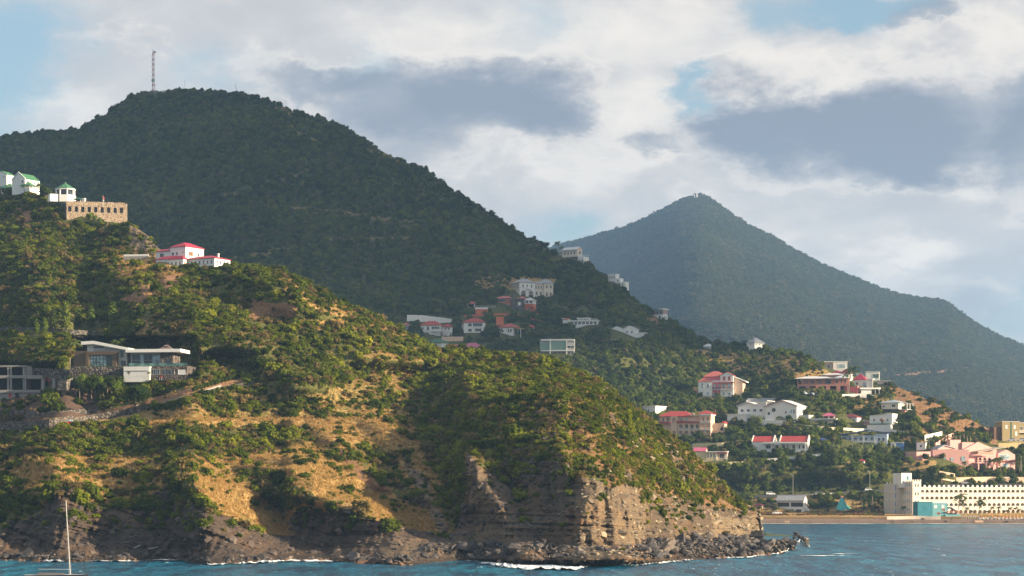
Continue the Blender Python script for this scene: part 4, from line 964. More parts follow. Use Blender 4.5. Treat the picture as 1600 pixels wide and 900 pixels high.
def modern_villa():
    b = Bld('modern_villa', 'modern villa with tilted white roof slabs and tall grid windows on a lawn terrace', 'villa', 196, 573, -8, A, D=nearest_hit(A, 196, 604).y + 2); q = b
    b.part('terrace', MB().box(-86, 104, -14, 50, -32, 0), STONE_D); b.part('lawn', MB().box(-74, 2, -13.8, 20, .01, .5), paint('lawn_green', (.13, .20, .04)))
    b.walls(-54, 0, 8, 46, 0, 30, GREYW, 'left_wall')
    b.part('roof', MB().prism([(-72, 40), (-52, 41), (5, 29.5), (5, 25.5), (-52, 36), (-72, 35)], 0, 50), TRIM)
    b.part('upper_wall', MB().prism([(-66, 0), (-66, 35.4), (-52, 36.2), (-8, 28), (-8, 0)], 12, 46), WHITE)
    b.walls(-84, -62, 2, 30, 0, 25, paint('brown_stone_cladding', (.12, .08, .05)), 'stone_annex')
    for (x0, x1, z0, z1) in ((-64, -59, 0, 24), (-21, -14, 0, 24), (-64, -14, 19, 24.2)): b.part('stone_frame', MB().box(x0, x1, -1 if z0 else -.8, 9, z0, z1), paint('brown_stone_cladding', (.12, .08, .05)))
    b.part('window_wall', MB().box(-58.9, -21.1, 4, 5, 1, 18.9), GFRAME)
    for i in range(7):
        for k in range(3): 
            if (i, k) != (9, 9): b.win('f', 4, -58.9 + 37.8*(i+.5)/7, 1.6+k*5.7, 4.6, 5.2, pane=GLASS_L if i < 5 else GLASS, frame=GFRAME, mull=0)
    b.win('f', 12, -47, 25.5, 17, 8, pane=GLASS, frame=GFRAME, mull=2); b.win('f', 8, -8, 15, 5, 11, frame=GFRAME); b.win('f', 8, -6, 1, 8, 9, frame=GFRAME)
    # right wing under a long level slab
    b.part('roof', MB().box(2, 90, -6, 48, 22, 27), TRIM); b.walls(6, 72, 8, 44, 0, 21.9, GREYW, 'right_wall'); b.walls(56, 76, 2, 42, 0, 21.9, STONE_D, 'stone_tower')
    for i in range(7):
        for k in range(2): b.win('f', 8, 8 + 46*(i+.5)/7, 1+k*9.6, 6, 9, pane=[GLASS, GLASS, GLASS_L, GLASS, GLASS, GLASS_L, GLASS_L][i], frame=GFRAME, mull=0)
    b.win('f', 2, 69, 1, 9, 11, pane=GLASS, frame=GFRAME, mull=2)
    b.part('cupola_roof', MB().hip(42, 70, 24, 46, 27.5, 6).hip(51, 61, 31, 39, 33.5, 2.5), R_MAUVE)
    b.part('glass_balustrade', MB().box(10, 104, -14, -13.6, .02, 4.5), GLASS_G)
    # lower level
    b.walls(4, 46, -22, -14.1, -17, -1, WHITE, 'lower_wall'); b.found(4, 46, -22, -14.1, -17, WHITE, 8); b.walls(46.1, 104, -18, -14.1, -15, -3, STONE_D, 'lower_stone_wall'); b.found(46.1, 104, -18, -14.1, -15, STONE_D, 8)
    b.part('wall_band', MB().box(8, 44, -22.6, -22.1, -8, -7), GREYW)
    b.win('f', -18, 54, -14, 14, 9, frame=TRIM, mull=3); b.win('f', -18, 74, -14, 20, 9, frame=CREAM, mull=3); b.win('f', -18, 96, -14, 12, 8, pane=WHITE, name='garage_door')
    b.done()
    for i, (x, c) in enumerate(((73, 'by the low window'), (127, 'at the right end of the lower terrace'))):
        t = Bld('sun_lounger', f'red folded deck chair {c} of the modern villa', 'deck chair', 180+x-2, 590, 0, A, D=q.D-6, group='red deck chairs', clear=None)
        t.part('seat', MB().box(-2.2, 1, 0, 3, .8, 1.3), REDM); t.part('backrest', MB().prism([(1, .8), (2.6, 3.6), (2.9, 3.4), (1.5, .8)], 0, 3), REDM); t.part('leg', MB().box(-2, -1.6, 0, 3, -4, .8), METAL); t.part('leg', MB().box(1, 1.4, 0, 3, -4, .8), METAL)
VILLA_D = nearest_hit(A, 196, 604).y
modern_villa()

def concrete_shell():
    b = Bld('unfinished_building', 'unfinished grey concrete building with open bays at the left edge', 'building', 0, 612, -6, A, D=nearest_hit(A, 20, 624).y + 3)
    b.part('lower_wall', MB().box(-40, 92, -4, 20, -18, -2), CONC); b.part('podium_slab', MB().box(-40, 92, -7, 30, -2, 2.5).box(81, 92, -7, 30, 2.5, 5), CONC)
    b.part('floor_slab', MB().box(-40, 42, -2, 30, 21, 25.5), CONC); b.part('roof_slab', MB().box(-40, 41, -2, 30, 38.5, 41), CONC)
    b.part('canopy_slab', MB().box(42.1, 69, -7, 28, 19.5, 25), CONC)
    for x in (-30, -12, 12, 16.5, 37): b.part('pillar', MB().box(x, x+2.6, -1.5, 2, 2.6, 21), CONC); b.part('pillar', MB().box(x, x+2.6, -1.5, 2, 25.5, 38.5), CONC)
    for x in (41, 67, 85): b.part('pillar', MB().box(x, x+(5 if x > 60 else 2), -4 if x < 80 else -5, 2, 2.6, 19.4 if x < 80 else 20), CONC)
    b.part('side_wall', MB().box(38.5, 42, 4, 30, 2.6, 38.4), CONC); b.part('back_wall', MB().box(-40, 69, 26, 28, 2.6, 21), DARK); b.part('back_wall', MB().box(-40, 38, 26, 28, 25.6, 38.4), DARK)
    b.part('doorway', MB().box(26, 31, -4.3, -4.05, -12, -2), DARK)
    b.done(); q = b
    b = Bld('excavator', 'small red digger parked under the open end of the concrete building', 'excavator', 79, 603, 0, A, D=q.D + 4*q.s, clear=None)
    z0 = 8
    b.part('track', MB().box(-4, 4, -2, 0, 4.2, 6.0), BLACK); b.part('track', MB().box(-4, 4, 2, 4, 4.2, 6), BLACK)
    b.part('body', MB().box(-3.6, 3.4, -1.6, 3.6, 6, 8.6), REDM); b.part('cab', MB().box(-1.5, 1.5, -1.2, 1.2, 8.6, 12), REDM); b.part('cab_window', MB().box(-1.2, 1.2, -1.4, -1.22, 9.2, 11.4), GLASS)
    b.part('boom', MB().bar((-3, 0, 8), (-5, -1, 13), .5).bar((-5, -1, 13), (-8, -1, 9), .4), REDM); b.part('bucket', MB().box(-9, -7, -2, 0, 7, 9), GFRAME)
    b = Bld('dumpster_chute', 'faded red metal chute leaning on the concrete wall at the left edge', 'chute', 17, 620, 0, A, D=q.D - 6*q.s, clear=None)
    b.part('panel', MB().prism([(-3, -1), (-1.5, 8), (2.5, 8), (4.5, -1)], 0, 1), REDM); b.part('side_rail', MB().prism([(-3.6, -1), (-2.1, 8.4), (-1.5, 8.4), (-3, -1)], -.6, 1.2), R_TERRA)
    b = Bld('barrel', 'blue barrel beside the concrete podium', 'barrel', 79, 618, 0, A, D=q.D - 8*q.s, clear=None)
    b.part('drum', MB().cyl(0, 0, -1, 4.5, 1.6, n=12), BLUEP); b.part('lid', MB().cyl(0, 0, 4.5, 5, 1.75, n=12), BLUEC)
    b = Bld('site_shed', 'tiny shed with pale blue sheet roof and red sides before the stone wall', 'shed', 102, 664, 0, A)
    b.part('wall', MB().box(-3, 8, 0, 7, -2, 6), REDM); b.part('roof', MB().prism([(0-1, 5.6), (8, 8), (8, 8.6), (-1, 6.2)], -12, 11, 0, 'x'), R_LBLUE); b.part('post', MB().box(-11.5, -11, 0, .5, -3, 6), WOODB); b.part('lean_to', MB().box(-26, -12.1, 0, 7, 6.8, 7.3), WOODB); b.part('post', MB().box(-25, -24.5, 0, .5, -4, 6.8), WOODB); b.done()
concrete_shell()

def wall_line(name, label, pts, h, mat, terr, thick=1.2, down=3, cat='wall', cap=None, dD=0.0, dv=0):
    """a free-standing or retaining wall that follows the slope"""
    P_ = []
    for (u0, v0), (u1, v1) in zip(pts[:-1], pts[1:]):
        n = max(1, int(abs(u1-u0)/8)); P_ += [(u0+(u1-u0)*i/n, v0+(v1-v0)*i/n) for i in range(n)]
    P_.append(pts[-1]); b = MB(); rows = []; Dp = None; D0 = np.array([nearest_hit(terr, u, v + dv).y for u, v in P_])
    k = np.ones(5)/5; Ds = np.convolve(np.pad(D0, 2, 'edge'), k, 'valid') if len(D0) > 4 else D0
    hs = h if callable(h) else (lambda u: h)
    for (u, v), D in zip(P_, Ds):
        D = D + dD; s = D/F; p = W(u, v, D); H = hs(u)*s; rows.append([p + Vector((0, 0, -down*s)), p + Vector((0, 0, H)), p + Vector((0, thick, H)), p + Vector((0, thick, -down*s))])
    vs = [tuple(q) for r_ in rows for q in r_]; n = len(rows); fs = []
    for i in range(n-1):
        a, c = 4*i, 4*i+4; fs += [(a, c, c+1, a+1), (a+1, c+1, c+2, a+2), (a+2, c+2, c+3, a+3)]
    fs += [(0, 1, 2, 3), (4*n-1, 4*n-2, 4*n-3, 4*n-4)]
    me = mesh_from(name, vs, fs, [mat]); o = link(name, me, label=label, cat=cat)
    for (u, v) in P_:
        (CLEAR_A if terr is A else CLEAR_B).append((u-4, v-hs(u)-.5, u+4, v+1.5))
    return o
wall_line('stone_wall', 'upper stone retaining wall below the row of tall narrow trees', [(-60, 520), (50, 519), (130, 524), (190, 530)], 8, STONE_G, A)
wall_line('stone_wall', 'stone retaining wall between the concrete building and the modern villa', [(40, 592), (80, 594), (116, 596)], 18, STONE_G, A, dv=32, dD=20)
wall_line('stone_wall', 'short grey stone wall at the right end of the concrete building', [(90, 607), (104, 607), (114, 603)], 13, STONE_G, A, dv=16)
wall_line('stone_wall', 'long dark stone wall with the blue roofed shed in front, lowest at the left', [(-60, 674), (60, 672), (120, 662), (190, 650), (236, 640)], lambda u: 14 if u < 120 else 10, STONE_D, A)
wall_line('stone_wall', 'middle stone wall below the dug earth, above the long dark wall', [(-60, 655), (60, 652), (155, 642)], lambda u: 12 if u < 60 else 6, STONE_G, A)
wall_line('stone_wall', 'curved low wall climbing right beside the driveway of the modern villa', [(236, 640), (262, 628), (300, 618), (345, 604)], 3, CONC, A)

# ================================================================== the boat in the foreground
def sailboat():
    D = 398.0; u0, v0 = 88, zv(0, D)
    root = link('sailboat', None, label='moored sailing boat with a tall bare mast, cut by the bottom edge at the left', cat='sailboat'); root.location = W(u0, v0, D)
    L, n, m_ = 11.0, 14, 6; vs, fs = [], []
    for i in range(n+1):
        t = i/n; x = -L/2 + L*t; wd = 1.7*math.sin(math.pi*min(1, (1-t)*.62+.0)**.8) if t > 0 else 1.2; wd = 1.7*(1-max(0, (t-.35)/.65)**2.2)*(.72+.28*min(1, t/.3)); wd = max(wd, .03)
        for j in range(m_*2+1):
            a = math.pi*j/(m_*2); vs.append((x, -wd*math.cos(a), .95+.12*t - 1.45*math.sin(a)**.6*(1-.25*t)))
    k = m_*2+1
    fs = [(i*k+j, i*k+j+1, (i+1)*k+j+1, (i+1)*k+j) for i in range(n) for j in range(m_*2)] + [tuple(range(k-1, -1, -1))]
    link('hull', mesh_from('hull', vs, fs, [paint('dark_hull', (.02, .02, .03), rough=.25)], smooth=True), root)
    vs2 = []; 
    for i in range(n+1): vs2 += [vs[i*k], vs[i*k+k-1]]
    link('deck', mesh_from('deck', [(a, b*.99, c+.01) for a, b, c in vs2], [(2*i, 2*i+2, 2*i+3, 2*i+1) for i in range(n)], [paint('deck_white', (.5, .5, .48))]), root)
    link('cabin', MB().prism([(-3.2, 1.0), (-3.0, 1.35), (.8, 1.28), (1.6, 1.05)], -.9, .9).mesh('cabin', [GFRAME]), root)
    s = D/F
    mast_x = 2.4; top = 12.9
    link('mast', MB().bar((mast_x, 0, .9), (mast_x-.75, 0, top+.9), .085, r2=.06, n=8).mesh('mast', [paint('mast_alloy', (.55, .53, .50), rough=.5)]), root)
    link('boom', MB().bar((mast_x, 0, 1.9), (-3.0, 0, 1.95), .07, n=6).mesh('boom', [METAL]), root)
    link('spreader', MB().bar((mast_x-.38, -.8, 7.2), (mast_x-.38, .8, 7.2), .03).mesh('spreader', [METAL]), root)
    link('forestay', MB().bar((mast_x-.55, 0, 10.9), (5.3, 0, 1.05), .045).mesh('forestay', [BLACK]), root)
    link('backstay', MB().bar((mast_x-.75, 0, 13.6), (-5.3, 0, 1.0), .012).mesh('backstay', [BLACK]), root)
    for sgn in (-1, 1): link('shroud', MB().bar((mast_x-.38, .8*sgn, 7.2), (mast_x, 1.4*sgn, 1.0), .012).bar((mast_x-.72, 0, 12.8), (mast_x-.38, .8*sgn, 7.2), .012).mesh('shroud', [METAL]), root)
    return root
sailboat()
# ================================================================== houses on the hill, from the ridge down
def ridge_things():
    # lattice mast on the summit
    b = Bld('radio_mast', 'tall red and white lattice radio mast on the hilltop', 'mast', 239.5, 143, 0, B, clear=None); H = 64; lat = []
    def face_r(z): return 3.1 - 1.2*min(1, z/20) - .3*(z/H)
    RW = paint('mast_red', (.45, .06, .05)); 
    for seg in range(16):
        z0, z1 = seg*H/16, (seg+1)*H/16; mb = MB()
        for k in range(3):
            a0 = 2.094*k+.4; a1 = a0+2.094; r0, r1 = face_r(z0), face_r(z1)
            p0 = (r0*math.cos(a0), r0*math.sin(a0), z0); p1 = (r1*math.cos(a0), r1*math.sin(a0), z1); q0 = (r0*math.cos(a1), r0*math.sin(a1), z0); q1 = (r1*math.cos(a1), r1*math.sin(a1), z1)
            mb.bar(p0, p1, .28); mb.bar(p0, q1, .16); mb.bar(q0, p1, .16); mb.bar(p1, q1, .14)
        b.part('lattice_section', mb, RW if seg % 2 == 0 else TRIM)
    for z, r, x in ((17, 2.6, 0), (61, 1.6, 3)): b.part('dish_antenna', MB().cyl(x, -2.5, z-.3, z+.3, .3).bar((x, -2.6, z), (x, -3.4, z), r, n=12), GREYW)
    for z in (30, 36, 42, 48, 54): b.part('panel_antenna', MB().box(-3.4, -2.8, -.4, .4, z, z+2.4), TRIM)
    for z, x in ((24, -5), (23, 4.2), (10, -5.5), (9.6, 4.5)): b.part('side_antenna', MB().bar((0, 0, z), (x, 0, z), .12).bar((x, 0, z-.8), (x, 0, z+1.6), .18), METAL)
    b.part('whip_aerial', MB().bar((0, 0, H), (0, 0, H+4), .12), METAL)
    b = Bld('equipment_hut', 'low flat equipment hut beside the radio mast', 'hut', 246, 144.5, 0, B)
    b.part('wall', MB().box(-11, 0, 0, 8, -4, 2.2), CONC); b.part('roof', MB().box(-12, 1, -1, 9, 2.2, 3), CONC); b.part('white_cabin', MB().box(4, 14, 0, 7, -4, 3), WHITE); b.win('f', 0, -6, -.5, 2, 2); b.done()
    b = Bld('small_antenna', 'thin antenna pole with a crossbar to the right of the radio mast', 'antenna', 288, 142, 0, B, clear=None); b.part('pole', MB().bar((0, 0, -2), (0, 0, 17), .22), METAL); b.part('crossbar', MB().bar((-1.6, 0, 17), (1, 0, 17), .2), METAL); b.part('stay', MB().bar((0, 0, 5), (-1.4, 0, -1), .12), METAL)
    b = Bld('leaning_pole', 'dark pole leaning left on the summit ridge', 'pole', 371, 147, 0, B, clear=None); b.part('shaft', MB().bar((0, 0, -2), (-3.2, 0, 15), .3), WOODB); b.part('insulator', MB().bar((-3.4, 0, 12), (-1.6, 0, 12.6), .2), METAL)
    b = Bld('small_antenna', 'small antenna on the ridge step right of the leaning pole', 'antenna', 446, 168, 0, B, clear=None); b.part('pole', MB().bar((0, 0, -2), (0, 0, 12), .22), METAL); b.part('crossbar', MB().bar((-1, 0, 9), (1, 0, 9), .15), METAL)
    b = Bld('summit_station', 'small station hut with aerials on the far mountain peak', 'hut', 1088, 311, 0, C, clear=None)
    b.part('wall', MB().box(-5, 3, 0, 6, -4, 2.6), GREYW); b.part('roof', MB().box(-5.6, 3.6, -.6, 6.6, 2.6, 3.2), CONC); b.win('f', 0, -1, .3, 1.6, 1.4)
    for x, h in ((-2.6, 7), (.4, 8.5), (2.2, 7.5)): b.part('aerial', MB().bar((x, 3, 2), (x, 3, h), .28), METAL)
    # ridge house with palm
    b = Bld('ridge_house', 'cream house with a low gable roof and stepped white wing on the hill crest', 'house', 902, 403, -35, B)
    b.found(-28, 0, 0, 14, 2, CREAM); b.walls(-28, 0, 0, 14, 2, 13, CREAM); b.gable(-28, 0, 0, 14, 13, 5, R_WHITE, PEACH, 'x', 2); b.walls(-42, -28.1, 4, 14, 2, 12, GREYW, 'left_wing'); b.flat(-43, -28, 3, 15, 12, 1, TRIM)
    b.wins('f', 0, -26, -2, 4, 6, 3, 4.5); b.win('r', 0, 7, 6, 6, 5, mull=2)
    b.part('terrace_wall', MB().box(-48, 2, -6, -.1, -8, 1.5), STONE_G); b.part('lower_wing', MB().box(2, 14, -2, 12, -12, 1), WHITE); b.rail(2, 14, -2, 12, 1, 3); b.wins('f', -2, 3, 13, 2, -7, 3, 4); b.done()
    small_house('garden_hut', 'tiny white hut alone left of the ridge house', 828, 838, 391, 4, 8, WHITE, TRIM, 'flat', 1, nw=1, yaw=-40)
    b = Bld('stepped_house', 'small white house stepping down the skyline right of the ridge house', 'house', 962, 441, -35, B)
    b.found(-14, 0, 0, 10, 4, WHITE, 12); b.walls(-14, 0, 0, 10, 4, 12, WHITE); b.flat(-15.5, 1, -1, 11, 12, 1.2, TRIM); b.walls(.1, 8, 0, 10, -6, 6, WHITE, 'middle_wing'); b.walls(8.1, 18, 0, 10, -14, 0, WHITE, 'lower_wing'); b.found(.1, 18, 0, 10, -6, WHITE, 10); b.wins('f', 0, -13, -1, 3, 6, 2.4, 4); b.win('f', 0, 4, 0, 2.6, 3.5); b.win('f', 0, 13, -6, 2.6, 3.5); b.done()
    # the manor
    b = Bld('manor_house', 'big cream manor with two grey hip roofs and an arcade, above the castle house', 'house', 812, 461, 24, B, clear=6)
    w, d = 56, 34
    b.part('side_wall', MB().box(0, 1, 1.1, d, -6, 20), CREAM); b.part('arcade_wall', MB().arcade(0, 26, 0, 1, -6, 9.5, 2, 8, -6, 7.5), WHITE); b.walls(0, 26, 1.1, d, 9.5, 20, CREAM, 'upper_wall'); b.part('upper_front', MB().box(0, 26, 0, 1.05, 9.52, 20), WHITE)
    b.walls(1.1, 26, 6, d, -6, 9.4, CREAM, 'ground_wall')
    b.walls(26.1, 42, 3, d, -6, 19, CREAM, 'centre_wall'); b.walls(42.1, 58, 0, d, -6, 20, CREAM, 'right_wall')
    b.hip(0, 26, 0, d, 20, 7.5, R_GREY, 1.4); b.part('roof', MB().hip(25, 43, 2, d, 19.4, 4), R_GREY); b.hip(42, 58, 0, d, 20, 7.5, R_GREY, 1.4)
    b.wins('f', 0, 2, 24, 3, 12, 2.6, 5); b.wins('f', 3, 27, 41, 3, 11, 2.4, 5.5); b.wins('f', 3, 27, 41, 2, 1, 3, 6); b.wins('f', 0, 43, 57, 2, 12, 3, 5); b.wins('f', 0, 43, 57, 2, -1, 3.6, 7, pane=WOODB, name='door'); b.wins('l', 0, 3, d, 3, 12, 4, 5); b.part('balcony', MB().box(10, 18, -2.5, -.05, 9.6, 10.4), TRIM); b.rail(10, 18, -2.5, 0, 10.4, 2.4)
    b.done()
ridge_things()

def middle_village():
    # orange house with the castle turret
    b = Bld('castle_house', 'orange house with red roofs and a round grey stone turret', 'house', 800, 481, -14, B, clear=9)
    b.found(-32, 0, 0, 20, 0, ORANGE); b.walls(-32, 0, 4, 20, 0, 8, ORANGE, 'lower_wall'); b.walls(-27, 0, 2, 20, 8, 15, ORANGE, 'upper_wall'); b.hip(-29, 0, 0, 22, 15, 4.5, R_TERRA, 1.6)
    b.wins('f', 2, -24, -8, 1, 9.5, 12, 4.5, mull=3); b.win('f', 2, -4, 9.5, 3, 4.5); b.wins('f', 4, -30, -4, 4, 2, 3.6, 5, pane=GLASS_L); b.part('balcony', MB().box(-34, -24, -1, 4, 7.2, 8), TRIM)
    b.part('turret', MB().cyl(9, 2, -8, 12.5, 10.5, n=16), STONE_G)
    mer = MB()
    for i in range(12): a = 6.2832*i/12; mer.box(9+9.6*math.cos(a)-1, 9+9.6*math.cos(a)+1, 2+9.6*math.sin(a)-1, 2+9.6*math.sin(a)+1, 12.5, 14.5)
    b.part('battlement', mer, STONE_G); b.part('spire', MB().cyl(-1, 6, 13, 20, 3, 2.4, n=10).cyl(-1, 6, 20, 27, 2.4, .2, n=10), STONE_G)
    b.part('roof', MB().hip(4, 22, 8, 24, 15, 4), R_TERRA); b.walls(19, 34, 4, 20, -10, 6, ORANGE, 'right_wing'); b.walls(19.05, 33.9, 3, 20, 6.05, 11.5, WHITE, 'sunroom'); b.hip(19, 34, 3, 20, 11.5, 4.5, R_WHITE, 1.4); b.found(19, 34, 4, 20, -10, ORANGE)
    b.wins('f', 3, 20, 33, 2, 6.8, 5, 4.2, frame=TRIM); b.win('f', 4, 26, -6, 4, 5, pane=WOODB, name='door'); b.win('f', -8.6, 14, 3, 4, 5, pane=TRIM)
    b.part('porch_roof', MB().prism([(26, 3), (34, 3), (36, 0), (25, 0)], -1, 3.9), R_TERRA); b.part('terrace_wall', MB().box(30, 43, -4, 4, -14, -9), ORANGE); b.done()
    b = Bld('garden_gazebo', 'little gazebo with a red pyramid roof left of the orange castle house', 'gazebo', 736, 480, -10, B)
    b.part('base', MB().box(-6, 6, 0, 10, -6, 0), TRIM); [b.post(x, y, 0, 5, .6) for x in (-5.4, 5.4) for y in (.6, 9.4)]; b.part('rear_wall', MB().box(-5, 5, 9, 9.5, 0, 5), GREYW); b.hip(-6, 6, 0, 10, 5, 4.5, R_TERRA, 1.6); b.done()
    b = Bld('pool_terrace', 'orange terrace wall with a white railing below the gazebo', 'terrace', 752, 491, -6, B)
    b.part('wall', MB().box(-9, 9, 0, 8, -6, 8), ORANGE); b.part('coping', MB().box(-10, 9.6, -.6, 8, 8, 10.4), TRIM); b.rail(-10, 22, 0, 6, 10.4, 3, METAL); b.done()
    wall_line('boundary_wall', 'long white retaining wall behind the red roofed houses', [(636, 503), (660, 502), (706, 505)], lambda u: 11 - (u-636)*.06, WHITE, B)
    wall_line('boundary_wall', 'orange garden wall between the red roofed houses', [(725, 496), (760, 494), (800, 492), (850, 506)], 3.5, ORANGE, B)
    wall_line('boundary_wall', 'square orange wall face below the castle house', [(775, 508), (787, 508)], 13, ORANGE, B, down=5)
    # three white houses with red hip roofs
    b = Bld('red_roof_house', 'white two storey house with a red hip roof and long balcony, leftmost of the three', 'house', 688, 525, -12, B, clear=10)
    b.found(-32, 0, 0, 20, 0, WHITE); b.walls(-32, 0, 0, 20, 0, 17, WHITE); b.hip(-32, 0, 0, 20, 17, 7, R_RED, 1.5); b.walls(4, 16, 4, 18, 0, 14.5, WHITE, 'annex'); b.hip(4, 16, 2, 18, 14.5, 5, R_RED, 1.3); b.found(.1, 16, 4, 18, 0, WHITE)
    b.wins('f', 0, -14, -1, 3, 10, 4, 5); b.win('f', 0, -20, 9.5, 3.5, 5.5); b.win('f', 0, -28, 10, 2.4, 4); b.win('f', 0, -21, 2.5, 4, 3.5); b.wins('f', 4, 5, 15, 2, 9, 4, 4.5); b.part('balcony', MB().box(-15, 20, -4, -.05, 7.2, 8), TRIM); b.rail(-15, 20, -4, 0, 8, 2.8)
    for x in (-14, -5, 5, 19): b.post(x, -3.5, -6, 7.2, .35)
    b.part('stair', MB().prism([(12, 0), (20, 7), (21, 7), (14, -1)], -4.6, -4.1), TRIM); b.done()
    b = Bld('red_roof_house', 'white house with a red hip roof and dark balcony openings, middle of the three', 'house', 752, 520, -10, B, clear=10)
    b.found(-28, 3, 0, 20, 0, WHITE); b.walls(-28, 3, 0, 20, 0, 16.5, WHITE); b.hip(-28, 3, 0, 20, 16.5, 7, R_RED, 1.8); b.win('f', 0, -18, 10, 6, 5); b.win('f', 0, -6, 9.5, 15, 5.5, frame=TRIM, mull=3); b.win('f', 0, -18, 2, 6, 4.5); b.win('f', 0, -5, 2, 10, 4.5, mull=2); b.rail(-14, 2.5, -1.6, 0, 8, 2.4); b.part('balcony', MB().box(-14, 2.5, -1.7, -.05, 7.2, 8), TRIM); b.walls(-32, -28.1, 4, 20, 0, 15, GREYW, 'side_wing'); b.done()
    b = Bld('red_roof_house', 'white house with a wide red hip roof and an awning, rightmost of the three', 'house', 802, 525, -25, B, clear=10)
    b.found(-24, 0, 0, 24, 0, WHITE); b.walls(-24, 0, 0, 24, -2, 14, WHITE); b.hip(-24, 0, 0, 24, 14, 7, R_RED, 2.4); b.wins('f', 0, -10, -2, 2, 6, 3, 5); b.win('f', 0, -18, 6, 3, 4); b.part('awning', MB().prism([(1, 12), (14, 11), (14, 11.6), (1, 13)], -2, 14), paint('straw_awning', (.6, .42, .18))); b.win('r', 0, 10, 3, 8, 8, mull=2); b.post(13.5, -1.5, -6, 11); b.done()
    b = Bld('garden_gazebo', 'little gazebo with a red roof right of the three red roofed houses', 'gazebo', 829, 517, -10, B)
    b.part('base', MB().box(-6, 6, 0, 9, -6, 0), TRIM); [b.post(x, y, 0, 5, .55) for x in (-5.4, 5.4) for y in (.6, 8.4)]; b.hip(-6, 6, 0, 9, 5, 4.2, R_RED, 1.2); b.done()
    small_house('hillside_cottage', 'small grey house with a faded red roof just left of the white retaining wall', 627, 641, 515, 3, 7, GREYW, R_TERRA, 'hip', 4, nw=2, yaw=-15)
    small_house('hillside_cottage', 'low reddish roof peeping over the green ridge left of the houses', 598, 616, 511, 3, 5, GREYW, R_TERRA, 'hip', 3.5, nw=2, yaw=-15)
    b = Bld('green_roof_house', 'pale yellow house with a dark green hip roof right behind the sunlit ridge', 'house', 690, 548, -35, B, clear=1)
    b.found(-30, 0, 0, 18, 0, WHITE); b.walls(-30, 0, 0, 18, 0, 12.5, WHITE); b.hip(-30, 0, 0, 18, 12.5, 7, R_DKG, 1.6); b.part('fascia', MB().box(-31, 1, -1, 19, 11.6, 12.6), YELLOW); b.win('f', 0, -12, 5, 4, 4); b.win('r', 0, 9, 4, 5, 4.5, pane=CREAM); b.done()
    b = Bld('pink_roof_house', 'house showing only its bright pink roof above the sunlit ridge', 'house', 750, 552, -20, B, clear=1)
    b.found(-48, 0, 0, 22, 0, CREAM); b.walls(-48, 0, 0, 22, 0, 9, CREAM); b.hip(-34, 0, 0, 22, 9, 8, R_PINK, 1.6); b.part('roof', MB().gable(-49, -36, 0, 20, 9.4, 6, axis='x'), R_PINK); b.wins('f', 0, -46, -2, 5, 3, 3, 4); b.done()
    wall_line('boundary_wall', 'pale pink boundary wall behind the green roofed house', [(690, 533), (724, 533)], 7, PEACH, B)
    # long white modern house
    b = Bld('long_modern_house', 'long low white modern house with roof terraces at the centre of the hill', 'house', 932, 508, -12, B)
    b.found(-44, 2, 0, 14, 0, WHITE); b.walls(-44, 2, 0, 14, 0, 7, WHITE); b.flat(-46, 3, -2, 15, 7, 1, TRIM); b.walls(-30, -12, 4, 14, 8.05, 11, WHITE, 'upper_storey'); b.flat(-32, -11, 2, 15, 11, 1, TRIM); b.walls(-54, -44.1, 2, 12, 4, 9, WHITE, 'left_wing'); b.part('roof', MB().prism([(-55, 12), (-44, 10), (-44, 9), (-55, 11)], 0, 13), TRIM); b.part('orange_panel', MB().box(-50, -43, -.6, 0, 9.6, 12), ORANGE)
    b.wins('f', 0, -42, 1, 7, 1.5, 4.6, 4.2, pane=GLASS); b.wins('f', 4, -29, -13, 4, 8.6, 3, 2); b.rail(-12, 2, -2, 2, 8, 2.4, METAL); b.done()
    b = Bld('twin_gable_house', 'white house with two low pale gable roofs stepping down to the right', 'house', 984, 524, -18, B, clear=10)
    b.found(-32, 16, 0, 16, 2, WHITE, 12); b.walls(-32, -12, 0, 16, 2, 9, WHITE); b.gable(-32, -12, 0, 16, 9, 5.5, R_WHITE, WHITE, 'y', 2); b.walls(-11.9, 10, 0, 16, 0, 9, WHITE, 'right_wall'); b.gable(-11.9, 10, 0, 16, 9, 6, R_WHITE, WHITE, 'y', 2.4); b.walls(10.1, 24, 0, 12, -6, 3, WHITE, 'lower_wing'); b.flat(9.6, 26, -1, 13, 3, 1, TRIM); b.wins('f', 0, -31, -13, 2, 3, 5, 4.5, pane=GLASS_L); b.wins('f', 0, -9, 8, 2, 3, 4, 4.5, pane=GLASS_L); b.done()
    # green glazed block
    b = Bld('glazed_building', 'boxy building with green glass panels and white frames below the long modern house', 'building', 897, 556, -6, B)
    b.found(-58, 0, 0, 20, 0, GREYW); b.walls(-54, 0, 2, 20, 0, 24, GREYW); b.flat(-52, 0, -1, 20, 24, 2.4, TRIM); b.part('green_panel', MB().box(-53, -38, -.6, 1.9, 10, 20), GREENG); b.part('green_panel', MB().box(-36.5, -12, -1.2, 1.9, 9, 23), GREENG)
    for x in (-38, -12.4): b.part('frame', MB().box(x, x+1.6, -2, 1.9, 0, 24), TRIM)
    b.part('frame', MB().box(-53.5, 0, -2.2, 1.9, 7.6, 9), TRIM); b.wins('f', 2, -52, -14, 6, 1, 4, 6); b.wins('f', 2, -11, 0, 2, 12, 4.4, 5); b.wins('f', 2, -11, 0, 2, 1, 4.4, 6); b.rail(-12, 1, -2, 2, 17, 2.6); b.part('balcony', MB().box(-12, 1, -2.1, 1.9, 16, 17), TRIM); b.done()
    b = Bld('skyline_house', 'white two storey house with a blue edged flat roof on the skyline between the hills', 'house', 1036, 500, -28, B)
